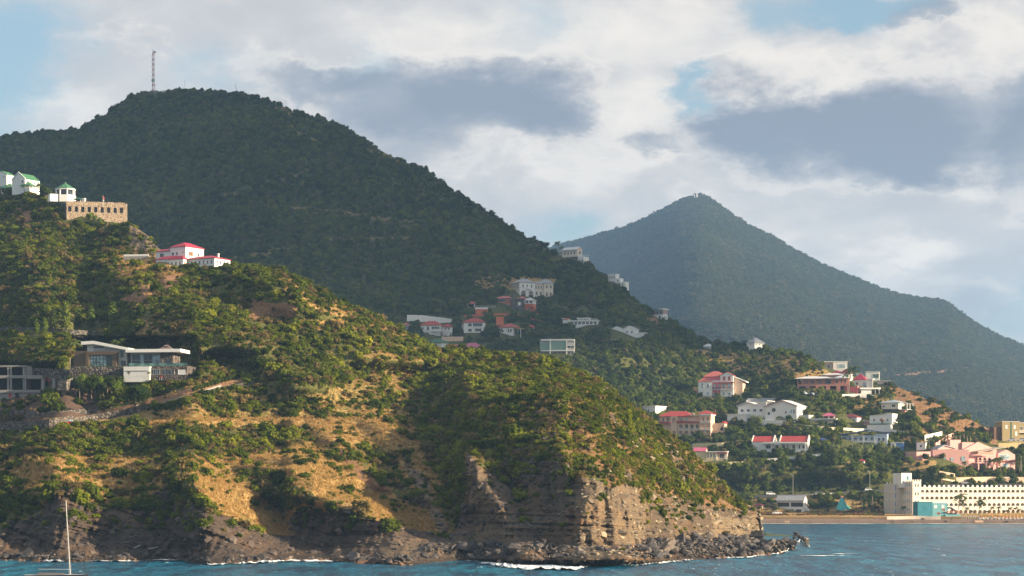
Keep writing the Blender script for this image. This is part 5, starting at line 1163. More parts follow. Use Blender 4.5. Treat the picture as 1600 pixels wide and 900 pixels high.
    b.found(-21, 0, 0, 18, 0, WHITE); b.walls(-21, 0, 0, 18, 0, 9, WHITE); b.walls(-20.5, -.5, 2, 18, 9.05, 16, GREYW, 'upper_wall'); b.part('roof', MB().box(-25, 1.5, -2.5, 20, 16.5, 18), TRIM); b.part('roof_edge', MB().box(-25.2, -6, -2.8, -2.55, 17, 18.2), TEAL); b.rail(-21, 0, -1.5, 6, 9, 3, WOODB); b.wins('f', 2, -19, -2, 3, 9.5, 4, 5.5); b.wins('f', 0, -19, -1, 2, 2, 3.6, 5); b.wins('r', 0, 2, 16, 3, 2, 3, 5); b.wins('r', -.5, 3, 16, 2, 10, 4, 5, pane=REDM); b.done()
    small_house('hillside_cottage', 'small white roofed house half buried in trees below the skyline', 1098, 1117, 545, 8, 3.5, WHITE, R_WHITE, 'hip', 5, nw=2, yaw=-35)
    small_house('hillside_cottage', 'white house with a grey pyramid roof on the skyline right of the tall shrubs', 1168, 1196, 540, 17, 4.5, WHITE, R_GREY, 'hip', 8.5, nw=1, yaw=-50)
middle_village()
# ================================================================== the village above the bay
def pink_house():
    b = Bld('pink_house', 'tall pink and white house with faded red roofs and balconies', 'house', 1146, 620, -14, B)
    b.found(-56, 0, 0, 34, 0, WHITE, 12); b.walls(-56, 0, 2, 34, 0, 26, WHITE)
    b.walls(-55, -33.1, -4, 1.9, 0, 24, WHITE, 'left_bay'); b.hip(-55, -33, -4, 10, 24, 5, R_TERRA, 1); b.part('red_wall', MB().box(-33, -20, -.2, 1.95, 0, 23), HOTPINK); b.walls(-20, 0, -4, 1.9, 0, 33, WHITE, 'right_bay')
    b.part('pink_wall', MB().box(-19.8, -.2, -4.3, -4.05, 12, 22), PINK)
    b.hip(-48, -14, 6, 32, 32, 9, R_TERRA, 1); b.walls(-48, -14, 6, 32, 26.05, 32, HOTPINK, 'attic_wall'); b.part('roof', MB().gable(-21, 1, -4.6, 18, 33.2, 6, axis='y'), R_TERRA); b.part('gable_wall', MB().prism([(-20, 33), (-10, 38), (0, 33)], -4, 16), WHITE)
    b.part('wing_wall', MB().prism([(.1, 0), (.1, 31), (14, 24), (14, 0)], 4, 34), PEACH); b.part('wing_roof', MB().prism([(-.5, 32.4), (19, 24.4), (19, 23), (-.5, 31.2)], 2, 35), TRIM); b.found(.1, 14, 4, 34, 0, PEACH)
    b.wins('f', -4, -53, -35, 2, 14, 3.6, 7, pane=GLASS_L); b.win('f', -4, -40, 3, 4, 5, pane=GLASS_L); b.win('f', -4, -50, 0, 5, 8, name='arched_door'); b.wins('f', -.2, -33, -20, 2, 13, 3, 7, pane=GLASS_L); b.win('f', -.2, -30, 1, 4, 6, pane=GLASS_L); b.wins('f', -4.3, -19, -1, 2, 13, 4.5, 8, pane=GLASS_L); b.wins('f', -4, -19, -1, 2, 2, 4, 5, pane=GLASS_L); b.wins('f', -4, -18, -2, 2, 25, 5, 7, pane=R_TERRA, frame=TRIM)
    b.part('balcony', MB().box(-20, 4, -7, -4.35, 11, 12), TRIM); b.rail(-20, 4, -7, -4.4, 12, 3, CHAR); b.part('balcony', MB().box(-33, -20.1, -3, -.25, 11, 11.8), TRIM); b.rail(-33, -20.1, -3, -.3, 11.8, 2.6, CHAR); b.part('porch_roof', MB().prism([(-21, 23), (1, 23), (3, 21), (-22, 21)], -7, -4.35), R_TERRA)
    b.part('garage_roof', MB().hip(-72, -56.1, 0, 14, 8.5, 6), R_TERRA); [b.post(x, y, -6, 8, .6, PEACH) for x in (-70, -58) for y in (1, 13)]
    b.done(); 
    small_house('garden_hut', 'plain white flat roofed house between the headland and the peach arcaded house', 1004, 1044, 648, 20, 13, WHITE, TRIM, 'flat', 1, nw=1, yaw=-35, clear=2)
pink_house()

def arcade_house():
    b = Bld('arcaded_house', 'peach three storey house with red roofs and arched balconies', 'house', 1100, 681, -18, B, clear=2)
    b.found(-72, 0, 0, 30, 0, PEACH, 10); b.walls(-72, 0, 5, 30, 0, 31, PEACH)
    b.part('arcade_wall', MB().arcade(-42, -6, 0, 1.2, 0, 9.5, 4, 6.8, 1, 8).arcade(-42, -6, 0, 1.2, 9.5, 20, 4, 6.8, 10, 18.4), PEACH); b.part('canopy_roof', MB().prism([(-43, 20.1), (-5, 20.1), (-5, 22), (-43, 24)], -1.4, 4.9), R_RED)
    b.part('balcony_floor', MB().box(-42, -6, 1.25, 4.95, 9, 9.6), TRIM); b.rail(-42, -6, -.5, 1, 9.6, 3); b.rail(-42, -6, -.5, 1, 0, 3)
    b.part('corner_tower', MB().arcade(-5.9, 11, -3, -1.6, 0, 9.5, 2, 6, 1, 8).arcade(-5.9, 11, -3, -1.6, 9.5, 21, 2, 6, 10, 18.5).arcade(-5.9, 11, -3, -1.6, 21, 32, 2, 6, 22, 30), PEACH); b.part('tower_core', MB().box(-5.9, 11, 2, 26, -8, 32), PEACH); b.part('tower_cornice', MB().box(-7, 12.4, -4, 27, 32.02, 34), TRIM)
    for z in (9.6, 21.1): b.part('balcony_floor', MB().box(-5.8, 10.9, -3.9, 1.9, z-.7, z-.05), TRIM); b.rail(-5.8, 10.9, -4, 1, z, 3)
    b.part('left_arcade', MB().arcade(-54, -43, 1, 2.2, 0, 9.5, 1, 6, 1, 8).arcade(-54, -43, 1, 2.2, 9.5, 31, 1, 6, 21, 29), PEACH)
    b.part('porch_roof', MB().prism([(-73, 20), (-55, 20), (-55, 22.4), (-72, 23.4)], -2, 4.9), R_RED); b.hip(-73, -20, 3, 30, 31, 8, R_RED, 1.6); b.part('roof', MB().hip(-12, 14, 0, 28, 34.4, 6), R_RED); b.part('gable_wall', MB().prism([(-24, 31), (-18, 36), (-12, 31)], 2, 5), PEACH)
    b.wins('f', 5, -70, -56, 2, 23.5, 3.4, 5.5); b.wins('f', 5, -70, -56, 1, 4, 3.4, 5); b.wins('f', 5, -42, -24, 2, 22.5, 3.6, 6, pane=GLASS_L); b.wins('f', 2, -5, 10, 2, 22, 3, 6, pane=WOODB); b.wins('f', 5, -40, -8, 4, 11, 3.4, 5.5); b.wins('r', 11, 6, 26, 3, 12, 4, 6); b.wins('r', 11, 6, 26, 3, 2, 4, 5)
    b.walls(11.1, 30, 12, 30, 4, 20, PEACH, 'rear_wing'); b.found(11.1, 30, 12, 30, 4, PEACH); b.part('roof', MB().hip(24, 32, 14, 30, 20.4, 3), R_RED); b.win('f', 12, 26, 11, 3, 5); b.part('chimney', MB().box(13, 15, 14, 16, 34, 42), WOODB); b.done()
arcade_house()

def big_white_house():
    b = Bld('terraced_villa', 'long white villa with low wide gables, terraces and outside stairs', 'villa', 1245, 656, -26, B, clear=2)
    b.found(-92, 0, 0, 40, 0, WHITE, 12)
    b.walls(-34, 0, 0, 44, 0, 21, WHITE); b.part('gable_wall', MB().prism([(-52, 0), (-52, 21), (-24, 30), (0, 21.05), (0, 0)], .02, 1), WHITE); b.part('roof', MB().prism([(-54, 20.6), (-24, 30.4), (2, 21.4), (2, 22.2), (-24, 31.6), (-54, 21.8)], -1.5, 44), R_WHITE); b.part('roof_edge', MB().prism([(-54, 20.4), (-24, 30.2), (2, 21.2), (2, 22), (-24, 31), (-54, 21.2)], -2, -1.55), R_TERRA)
    b.walls(-100, -52.1, 6, 40, 4, 22, WHITE, 'left_wall'); b.part('gable_wall', MB().prism([(-100, 22), (-84, 28), (-70, 24), (-52, 29), (-52, 22)], 6.02, 7), WHITE); b.part('roof', MB().prism([(-102, 22.4), (-84, 28.6), (-70, 24.6), (-50, 30.4), (-50, 31.4), (-70, 25.8), (-84, 29.8), (-102, 23.6)], 4, 40), R_WHITE)
    b.part('round_window', MB().bar((-38, -.6, 16), (-38, 0.02, 16), 3.2, n=16), GLASS); b.wins('f', 6, -98, -56, 4, 14, 5, 4); b.win('f', 0, -18, 10, 3, 4); b.win('f', 0, -46, 8, 4, 5); b.wins('f', 0, -12, -2, 2, 10, 4, 6, pane=GLASS_L); b.wins('r', 0, 2, 42, 6, 10, 4.6, 7, pane=GLASS_L, frame=PEACH); b.wins('r', 0, 2, 20, 3, 1, 5, 5)
    b.part('terrace', MB().box(-60, 8, -12, -.05, -12, -1), WHITE); b.rail(-60, 8, -12, -1, -1, 3); b.part('stair', MB().prism([(-60, -1), (-30, -14), (-34, -16), (-66, -2)], -15, -12.1), WHITE)
    b.walls(-112, -80, -10, 5.9, -12, 9, WHITE, 'lower_wing'); b.flat(-113, -79, -11, 6, 9, 1, TRIM); b.part('corner_tower', MB().box(-100, -88, 8, 16, 10, 20), PEACH)
    b.part('glass_wing', MB().box(.1, 16, 10, 42, -4, 8), GREYW); b.done()
    b = Bld('service_yard', 'pale wall enclosure with grey tanks above the long white villa', 'yard wall', 1190, 632, -6, B)
    b.part('wall', MB().box(-20, 24, 0, 1.5, -6, 4), CREAM); b.part('fence', MB().box(-22, 22, 1.6, 2, 4, 10), METAL); b.part('side_wall', MB().box(-24, -22, -14, 2, -12, 7), WHITE); b.part('tank', MB().cyl(12, 6, 0, 9, 3, n=10), GREYW); b.done()
    b = Bld('annex_house', 'low pale annex with open carport right of the long white villa', 'house', 1306, 664, -14, B)
    b.found(-40, 0, 0, 18, 0, GREYW); b.walls(-40, -22, 0, 18, 0, 9, GREYW); b.flat(-41, 1, -1, 19, 9, 1.2, TRIM); b.walls(-22, 0, 8, 18, 0, 9, WHITE, 'right_wall'); [b.post(x, .5, 0, 9, .5) for x in (-12, -.6)]; b.win('f', 0, -30, 3, 5, 4); b.win('f', 8, -14, 1, 6, 6, mull=2); b.done()
    b = Bld('garden_gazebo', 'gazebo with a faded pink roof right of the long white villa', 'gazebo', 1295, 656, -12, B)
    b.part('base', MB().box(-9, 9, 0, 14, -6, 0), PEACH); [b.post(x, y, 0, 6, .6) for x in (-8.4, 0, 8.4) for y in (.6, 13.4)]; b.part('rear_wall', MB().box(-8, 8, 12, 12.6, 0, 6), SALMON); b.hip(-9, 9, 0, 14, 6, 5, R_PINK, 1.8); b.done()
    wall_line('boundary_wall', 'cream garden wall stepping along the slope below the long white villa', [(1180, 664), (1240, 667), (1300, 672), (1345, 674)], 4.5, CREAM, B)
big_white_house()

def two_gable_white():
    b = Bld('two_gable_house', 'white house with two bright red gable roofs joined by a veranda', 'house', 1262, 704, -16, B, clear=3)
    b.found(-90, 0, 0, 30, -2, WHITE, 12); b.walls(-88, -54, 0, 30, -2, 14, WHITE); b.gable(-88, -54, 0, 30, 14, 9, R_RED, WHITE, 'x', .6); b.walls(-44, 0, 0, 30, -2, 14, WHITE, 'right_wall'); b.gable(-44, 0, 0, 30, 14, 9, R_RED, WHITE, 'x', .6); b.walls(-54, -44, 4, 28, -2, 15, WHITE, 'link_wall')
    for x in (-88, -54, -44, 0): b.part('parapet', MB().prism([(-1.2, 13.6), (15, 23.6), (31, 13.6), (31, 15), (15, 25), (-1.2, 15)], x-.6, x+.6, 0, 'x'), WHITE)
    b.part('veranda_roof', MB().box(-70, -2, -8, -.05, 11, 12), TRIM); [b.post(x, -7.4, 0, 11, .5) for x in (-69, -56, -42, -28, -14, -3)]; b.part('veranda_floor', MB().box(-72, 1, -8, -.05, -1.5, 0), TRIM); b.rail(-70, -8, -8, 0, 0, 3)
    b.wins('f', 0, -68, -56, 1, 3, 8, 6); b.wins('f', 0, -42, -2, 5, 3, 4.6, 6); b.wins('f', 4, -53, -45, 1, 3, 5, 6); b.wins('r', 0, 4, 28, 2, 4, 3.4, 6)
    b.part('podium_wall', MB().box(-72, 2, -9, -8.05, -16, -1.5), WHITE); b.done()
    wall_line('boundary_wall', 'low white garden wall along the foot of the two red gabled house', [(1160, 719), (1200, 720), (1240, 717), (1282, 712)], 3.5, WHITE, B)
    b = Bld('yellow_house', 'pale yellow bungalow with one faded pink roof beside the headland slope', 'house', 1137, 719, -10, B)
    b.found(-52, 0, 0, 24, 0, YELLOW); b.walls(-34, -18, 0, 24, 0, 13, YELLOW); b.flat(-35, 0, -1.4, 25, 13, 1, TRIM); b.walls(-18, -1, 6, 24, 0, 13, CREAM, 'porch_wall'); [b.post(x, 0, 0, 13, .5) for x in (-17, -1.4)]; b.walls(-54, -34.1, 2, 24, 0, 14, YELLOW, 'left_wall'); b.gable(-54, -34, 2, 24, 14, 6, R_PINK, YELLOW, 'x', 1); b.wins('f', 0, -33, -19, 3, 4, 2.8, 7); b.win('f', 6, -9, 3, 8, 7, mull=2); b.part('porch_roof', MB().box(-17.5, .5, -1, 6, 10.6, 11.6), R_PINK); b.done()
    wall_line('boundary_wall', 'pale yellow stepped boundary wall above the yellow bungalow', [(1082, 699), (1120, 698), (1152, 696)], 6, YELLOW, B)
    wall_line('boundary_wall', 'pale yellow garden wall in front of the yellow bungalow', [(1112, 728), (1130, 727), (1162, 726)], 5, YELLOW, B)
two_gable_white()

def right_ridge():
    b = Bld('white_box_house', 'white box house with one wide window on the ridge, upper of the two white boxes', 'house', 1324, 578, -8, B, D=1318)
    b.found(-38, 0, 0, 16, 0, WHITE, 16); b.walls(-38, -22, 4, 16, 0, 12.5, GREYW, 'left_wall'); b.walls(-22, 0, 0, 16, 0, 12.5, WHITE); b.flat(-38.4, .4, -.4, 16, 12.5, 1, TRIM); b.win('f', 0, -9, 3, 11, 6, pane=GLASS_L, mull=2); b.win('f', 4, -29, 2, 4, 6); b.done()
    b = Bld('white_box_house', 'white box house with a glass corner and grey wing, lower of the two white boxes', 'house', 1374, 594, -10, B, D=1308)
    b.found(-36, 0, 0, 16, 0, WHITE); b.walls(-36, -21, 4, 16, 0, 12, GREYW, 'left_wall'); b.walls(-21, 0, 0, 16, 0, 12.5, WHITE); b.flat(-21.4, .4, -.4, 16, 12.5, 1, TRIM); b.win('f', 0, -5.4, 3.5, 9.5, 6.4, pane=GLASS_G, mull=1); b.done()
    b = Bld('grey_bunker', 'low grey concrete block on the ridge right of the white boxes', 'building', 1391, 601, -8, B); b.found(-20, 0, 0, 10, 0, CONC); b.walls(-20, 0, 0, 10, 0, 6, CONC); b.flat(-21, 1, -.6, 10, 6, .8, GREYW); b.win('f', 0, -6, 1, 5, 3.4); b.done()
    b = Bld('ridge_villa', 'white villa with two crimson hip roofs just below the upper white box', 'house', 1326, 596, -30, B)
    b.found(-30, 0, 0, 16, 0, WHITE); b.walls(-30, -14, 2, 16, 0, 13, WHITE, 'left_wall'); b.hip(-30, -14, 2, 16, 13, 4.5, R_CRIM, 1.2); b.walls(-13.9, 0, 0, 18, 0, 13.5, WHITE); b.hip(-13.9, 0, 0, 18, 13.5, 6, R_CRIM, 1.2); b.wins('f', 0, -12, -1, 2, 5, 3, 5); b.wins('r', 0, 1, 17, 3, 4, 3, 6); b.wins('f', 2, -29, -15, 2, 5, 3, 5); b.done()
    b = Bld('salmon_house', 'long salmon house with a white hip roof, gallery and open garages', 'house', 1322, 613, -12, B, clear=2)
    b.found(-78, 4, 0, 26, 0, SALMON); b.walls(-78, 4, 10, 28, 0, 12, DARK, 'rear_wall'); b.part('lower_wall', MB().arcade(-76, 4, 0, 2, -3, 12, 5, 10, -3, 10, round_=False), SALMON); b.part('gallery_floor', MB().box(-76, 4, 0, 9.9, 12.02, 13), SALMON); b.part('upper_wall', MB().box(-70, 4, 6, 28, 13.05, 22), SALMON); b.rail(-76, -36, 0, 5, 13, 3.2, SALMON); [b.post(x, .6, 13.02, 21.6, .5, SALMON) for x in (-75.4, -62, -49, -36, -22, -8, 3.4)]
    b.part('roof', MB().hip(-80, -18, -3, 30, 22.2, 4), R_WHITE); b.part('roof', MB().hip(-22, 6, -2, 30, 22.4, 5), R_WHITE); b.part('upper_storey', MB().box(-34, -8, 12, 28, 26, 28), SALMON); b.part('roof', MB().hip(-38, -4, 10, 30, 28.4, 2.6), R_WHITE); b.wins('f', 6, -68, -36, 3, 14, 6, 5.5); b.win('f', 6, -28, 14, 9, 6); b.wins('f', 6, -18, 2, 3, 14, 3.6, 6); b.done(); q = b
    b = Bld('pyramid_roof_house', 'white house with a steep crimson pyramid roof and curved white terrace', 'house', 1356, 607, -22, B)
    b.found(-24, 0, 0, 18, 0, WHITE); b.walls(-24, 0, 0, 18, 0, 14, WHITE); b.part('roof', MB().hip(-24, -3, -1.5, 19, 14.4, 9), R_CRIM); b.walls(.1, 7, 2, 4, 0, 14, WHITE, 'screen_wall'); b.flat(-1, 8, 0, 12, 14, 1, TRIM); b.post(7, .8, 0, 14, .6); b.wins('f', 0, -22, -12, 1, 6, 4, 4); b.wins('f', 0, -9, -1, 1, 1, 5, 9, pane=GLASS_L, name='door'); b.done()
    b = Bld('sun_terrace', 'curved white terrace deck jutting out on supports right of the pyramid roofed house', 'terrace', 1368, 616, 0, B)
    b.part('deck', MB().box(-24, 4, 0, 12, 8, 10.4).cyl(5, 6, 8, 10.4, 4, n=14), TRIM); b.part('wall', MB().box(-22, -6, 2, 12, -6, 8), WHITE); [b.post(x, 2, -8, 8, .6, GREYW) for x in (0, 6)]; b.rail(-24, -6, -2, 4, -1, 3); b.part('lower_terrace', MB().box(-24, -5, -2, 1.9, -6, -1), WHITE); b.done()
    b = Bld('pink_garden_room', 'flat roofed bright pink garden room below the ridge villas', 'garden room', 1340, 615, -20, B); b.found(-22, 0, 0, 12, 0, PINK); b.walls(-22, 0, 0, 12, 0, 10.5, HOTPINK); b.flat(-22.5, .5, -.5, 12, 10.5, .8, PINK); b.win('r', 0, 6, 3, 4, 4); b.win('f', 0, -14, 3, 4, 4); b.done()
    wall_line('boundary_wall', 'low white wall in front of the pink garden room', [(1316, 620), (1345, 619), (1368, 622)], 4, WHITE, B)
    b = Bld('beige_house', 'beige house with a pale blue roof on an open column frame', 'house', 1404, 645, -28, B)
    b.found(-28, 0, 0, 30, 0, CREAM); b.walls(-28, 0, 0, 30, 6, 16, CREAM); b.part('roof', MB().hip(-31, 3, -3, 36, 16.4, 4.5), R_LBLUE); b.walls(-28, -6, 2, 28, 0, 5.9, STONE_G, 'basement_wall'); b.win('f', 0, -8, 9, 6, 4.4); b.win('f', 0, -24, 9, 4, 3); b.wins('r', 0, 2, 28, 4, 8, 3.6, 6, pane=GLASS_L)
    b.part('frame_slab', MB().box(.1, 14, 0, 30, 4.8, 5.6), TRIM); [b.post(13.4, y, -6, 15, .5) for y in (.6, 15, 29.4)]; b.part('pergola_beam', MB().box(.1, 14, 0, 1, 15, 15.8).box(.1, 14, 29, 30, 15, 15.8), TRIM); b.part('red_store', MB().box(1, 9, 4, 12, -4, 4.7), SALMON); b.done()
    b = Bld('terrace_house', 'white two storey house with stepped parapet and balconies below the beige house', 'house', 1394, 671, -24, B)
    b.found(-36, 0, 0, 44, 0, WHITE); b.part('wall', MB().prism([(-36, 0), (-36, 21), (-18, 22), (-6, 25), (0, 24), (0, 0)], 0, 44), WHITE); b.part('flat_roof', MB().prism([(-36.4, 21), (-18, 22), (-6, 25), (.6, 24), (.6, 24.8), (-6, 25.8), (-18, 22.8), (-36.4, 21.8)], -.6, 44.4), TRIM); b.part('podium_wall', MB().box(-38, 0, -8, -.05, -8, 7), WHITE); b.part('green_awning', MB().box(-36, -2, -4, -.05, 8.4, 9.4), R_GREEN); b.wins('f', 0, -34, -2, 3, 13, 3, 4); b.part('balcony', MB().box(.05, 4, 4, 44, 11, 12), TRIM); b.wins('r', 0, 3, 42, 4, 13, 4.6, 6); b.wins('r', 0, 3, 42, 4, 2, 4.6, 6); b.win('f', 0, -16, 9.6, 3, 6, name='door'); b.part('umbrella', MB().cyl(-15, -5, 15, 18, 5, .3, n=8).cyl(-15, -5, 7, 15, .25, n=5), WOODB); b.done()
    small_house('dark_roof_house', 'white house with a dark red hip roof between the gazebo and the terrace house', 1313, 1353, 660, 14, 8, WHITE, R_DKRED, 'hip', 6, nw=3, yaw=-28)
    b = Bld('blue_roof_house', 'pale blue three storey house with a blue shed roof behind feathery trees', 'house', 1386, 702, -14, B, clear=0)
    b.found(-80, 0, 0, 26, 0, LTEAL); W_ = paint('pale_blue_render', (.42, .50, .62)); b.walls(-72, -18, 4, 26, 0, 22, W_); b.walls(-18, 0, 0, 26, 0, 24, W_, 'right_wall'); b.part('roof', MB().prism([(-80, 22), (-46, 26), (-46, 27), (-82, 23)], -3, 27), R_BLUE); b.part('roof', MB().prism([(-46, 27), (-30, 30), (2, 24.6), (2, 25.6), (-30, 31), (-46, 28)], -2, 27), R_BLUE); b.part('balcony', MB().box(-72, -18.1, -3, 3.9, 11, 12), TRIM); b.rail(-72, -18.1, -3, 2, 12, 2.8); b.wins('f', 4, -70, -20, 6, 13, 4, 6); b.wins('f', 4, -70, -20, 6, 2, 4, 6); b.wins('f', 0, -16, -2, 2, 13, 4, 5, mull=0); b.wins('f', 0, -16, -2, 2, 3, 4, 5); [b.post(x, -2.4, -6, 21.6, .45) for x in (-71, -54, -36, -19)]; b.done()
    b = Bld('small_blue_house', 'small blue-grey house behind the round trees right of the blue roofed house', 'house', 1412, 703, -12, B, clear=1); b.found(-20, 0, 0, 14, 0, LTEAL); b.walls(-20, -12, 0, 14, 0, 11, WHITE, 'white_wall'); b.walls(-11.9, 0, 0, 14, 0, 11, BLUEP); b.flat(-20.5, .5, -.5, 14, 11, .8, TRIM); b.win('f', 0, -16, 3, 4, 6); b.done()
    b = Bld('small_white_house', 'small white cube house left of the pink villa garden', 'house', 1446, 703, -20, B, clear=2); b.found(-14, 0, 0, 12, 0, WHITE); b.walls(-14, 0, 0, 12, 0, 11, WHITE); b.flat(-14.5, .5, -.5, 12, 11, .8, TRIM); b.win('f', 0, -7, 4, 3.4, 4); b.done()
    wall_line('boundary_wall', 'white curving terrace wall running down right from the terrace house', [(1320, 673), (1380, 672), (1420, 678), (1446, 684)], 3, WHITE, B)
    wall_line('boundary_wall', 'dark stone wall under the white curving wall', [(1445, 690), (1472, 684)], 10, WHITE, B)
right_ridge()

def pink_villa():
    b = Bld('pink_villa', 'sprawling pink villa with angled flat roofs and a balustraded balcony', 'villa', 1514, 732, 22, B, clear=1)
    # root at the sunlit corner; left part runs back to the left as its own rotated wall
    b.part('left_wall', MB().prism([(-80, -6), (-80, 26), (-30, 27), (-1, 29), (-1, -8)], 24, 60), PINK)
    b.part('shade_wall', MB().add([(-52, 22, -10), (0, 0, -10), (0, 0, 29.5), (-52, 22, 29.5), (-46, 40, -10), (10, 22, -10), (10, 22, 29.5), (-46, 40, 29.5)], [(0, 1, 2, 3), (1, 5, 6, 2), (5, 4, 7, 6), (4, 0, 3, 7), (3, 2, 6, 7)]), PINK)
    b.walls(.1, 54, 6, 40, -10, 24, PINK, 'right_wall'); b.part('lit_gable', MB().prism([(.1, 24), (.1, 30), (26, 42), (60, 30), (60, 24)], 14, 20), PINK)
    b.part('flat_roof', MB().prism([(14, 25), (64, 33), (64, 34.4), (14, 27)], -4, 30), paint('roof_gravel', (.34, .31, .24))); b.part('eaves', MB().prism([(12, 22), (42, 22), (40, 26), (14, 26)], -6, -4.1), SALMON)
    b.part('balcony_floor', MB().box(10, 44, -7, 5.9, 8, 9.4), PINK); b.rail(12, 43, -7, 2, 9.4, 3.6, PINK); b.part('balcony_arcade', MB().arcade(18, 44, 3, 4, 9.45, 19, 3, 6, 10, 17), PINK); b.part('recess', MB().box(18, 44, 5, 5.9, 9.4, 19), DARK); [b.post(x, -5, -10, 8, .9, PINK) for x in (14, 28, 42)]
    b.part('right_wing', MB().prism([(60, -10), (60, 24), (76, 30), (92, 22), (92, -10)], 10, 40), PINK); b.win('f', 10, 72, 14, 18, 8, pane=GLASS_L, mull=3); b.win('f', 10, 74, 2, 12, 6, pane=GLASS_L); b.part('wing_band', MB().box(60, 93, 8.6, 9.9, 11, 12.4), R_TERRA)
    b.part('shed_roof', MB().prism([(-42, 29.8), (-30, 36), (-8, 31), (-8, 32), (-30, 37.4), (-43, 31)], 22, 44), R_GREY); b.part('attic_wall', MB().prism([(-42, 29.6), (-30, 35.8), (-9, 30.8)], 24, 42), PINK); b.part('rear_tower', MB().box(4, 24, 60, 72, 20, 46), PINK); b.part('rear_block', MB().box(24.1, 46, 56, 70, 20, 42), PINK)
    for x, y, z in ((-44, 18.7, 12), (-34, 14.5, 12), (-24, 10.3, 12), (-8, 3.5, 12), (-8, 3.5, -4), (-30, 12.8, -6)):
        o = b.win('f', y-.4, x, z, 6 if x > -20 else 4.4, 7 if x > -20 else 5, pane=GLASS_L); o.rotation_euler = (0, 0, -R(23))
    b.part('left_low_wing', MB().box(-74, -52, 16, 30, -2, 14), PINK); b.part('red_awning', MB().box(-72, -62, 12, 16, 4, 9), REDM); b.done()
    wall_line('boundary_wall', 'pink stepped garden wall climbing left of the pink villa', [(1462, 700), (1472, 694), (1480, 688), (1490, 684)], 8, PINK, B)
    wall_line('boundary_wall', 'long pale pink roadside wall above the hotel roof', [(1492, 755), (1540, 754), (1640, 755), (1720, 756)], 9, PEACH, B)
    wall_line('boundary_wall', 'stepped pinkish wall left of the roadside wall', [(1468, 746), (1480, 748), (1492, 750)], 10, PEACH, B)
    b = Bld('garden_gazebo', 'tiny pink gazebo in the garden below the pink villa', 'gazebo', 1498, 739, 0, B); b.part('base', MB().box(-4.5, 4.5, 0, 8, -4, 0), PEACH); [b.post(x, y, 0, 6.5, .6, PEACH) for x in (-4, 4) for y in (.5, 7.5)]; b.hip(-4.5, 4.5, 0, 8, 6.5, 2.6, R_TERRA, .8); b.done()
    b = Bld('ochre_apartments', 'ochre apartment block with a green stripe and white shutters at the right edge', 'building', 1566, 689, 10, B)
    b.found(0, 60, 0, 30, 0, OCHRE); b.walls(0, 28, 0, 30, 0, 30, OCHRE); b.part('green_stripe', MB().box(14, 15.6, -.4, 0, 0, 30), R_DKG); b.walls(28.1, 60, 4, 30, 0, 28, OCHRE, 'right_wall'); b.flat(-.5, 28.4, -.5, 30, 30, .8, CREAM); b.flat(28.5, 60, 3, 30, 28, 1, CREAM); b.wins('f', 0, 2, 12, 1, 19, 3.4, 6, pane=TRIM); b.wins('f', 0, 17, 24, 1, 19, 3.4, 6, pane=TRIM); b.win('f', 0, 23, 8, 3.4, 7, pane=TRIM, name='door'); b.walls(-12, -.1, 4, 24, 0, 22, WOODB, 'rear_wing'); b.wins('f', 4, 30, 50, 3, 16, 4, 7); b.part('balcony', MB().box(28.1, 60, 0, 3.9, 13, 14), CREAM); b.rail(28.1, 60, 0, 3, 14, 3); b.done()
    b = Bld('domed_kiosk', 'small white kiosk with a rounded gable beside the ochre apartments', 'kiosk', 1561, 685, 0, B); b.part('wall', MB().box(-9, 6, 0, 8, -6, 4), OCHRE); b.part('rounded_gable', MB().prism([(-4, 4)] + [(2-4.5*math.cos(math.pi*i/8), 4+6*math.sin(math.pi*i/8)) for i in range(9)], 0, 3), WHITE); b.part('side_gable', MB().box(-8, -4.1, .1, 4, 4, 6), WHITE); b.done()
    wall_line('boundary_wall', 'ochre retaining wall under the cars by the ochre apartments', [(1560, 700), (1600, 700), (1680, 700)], 8, OCHRE, B)
pink_villa()

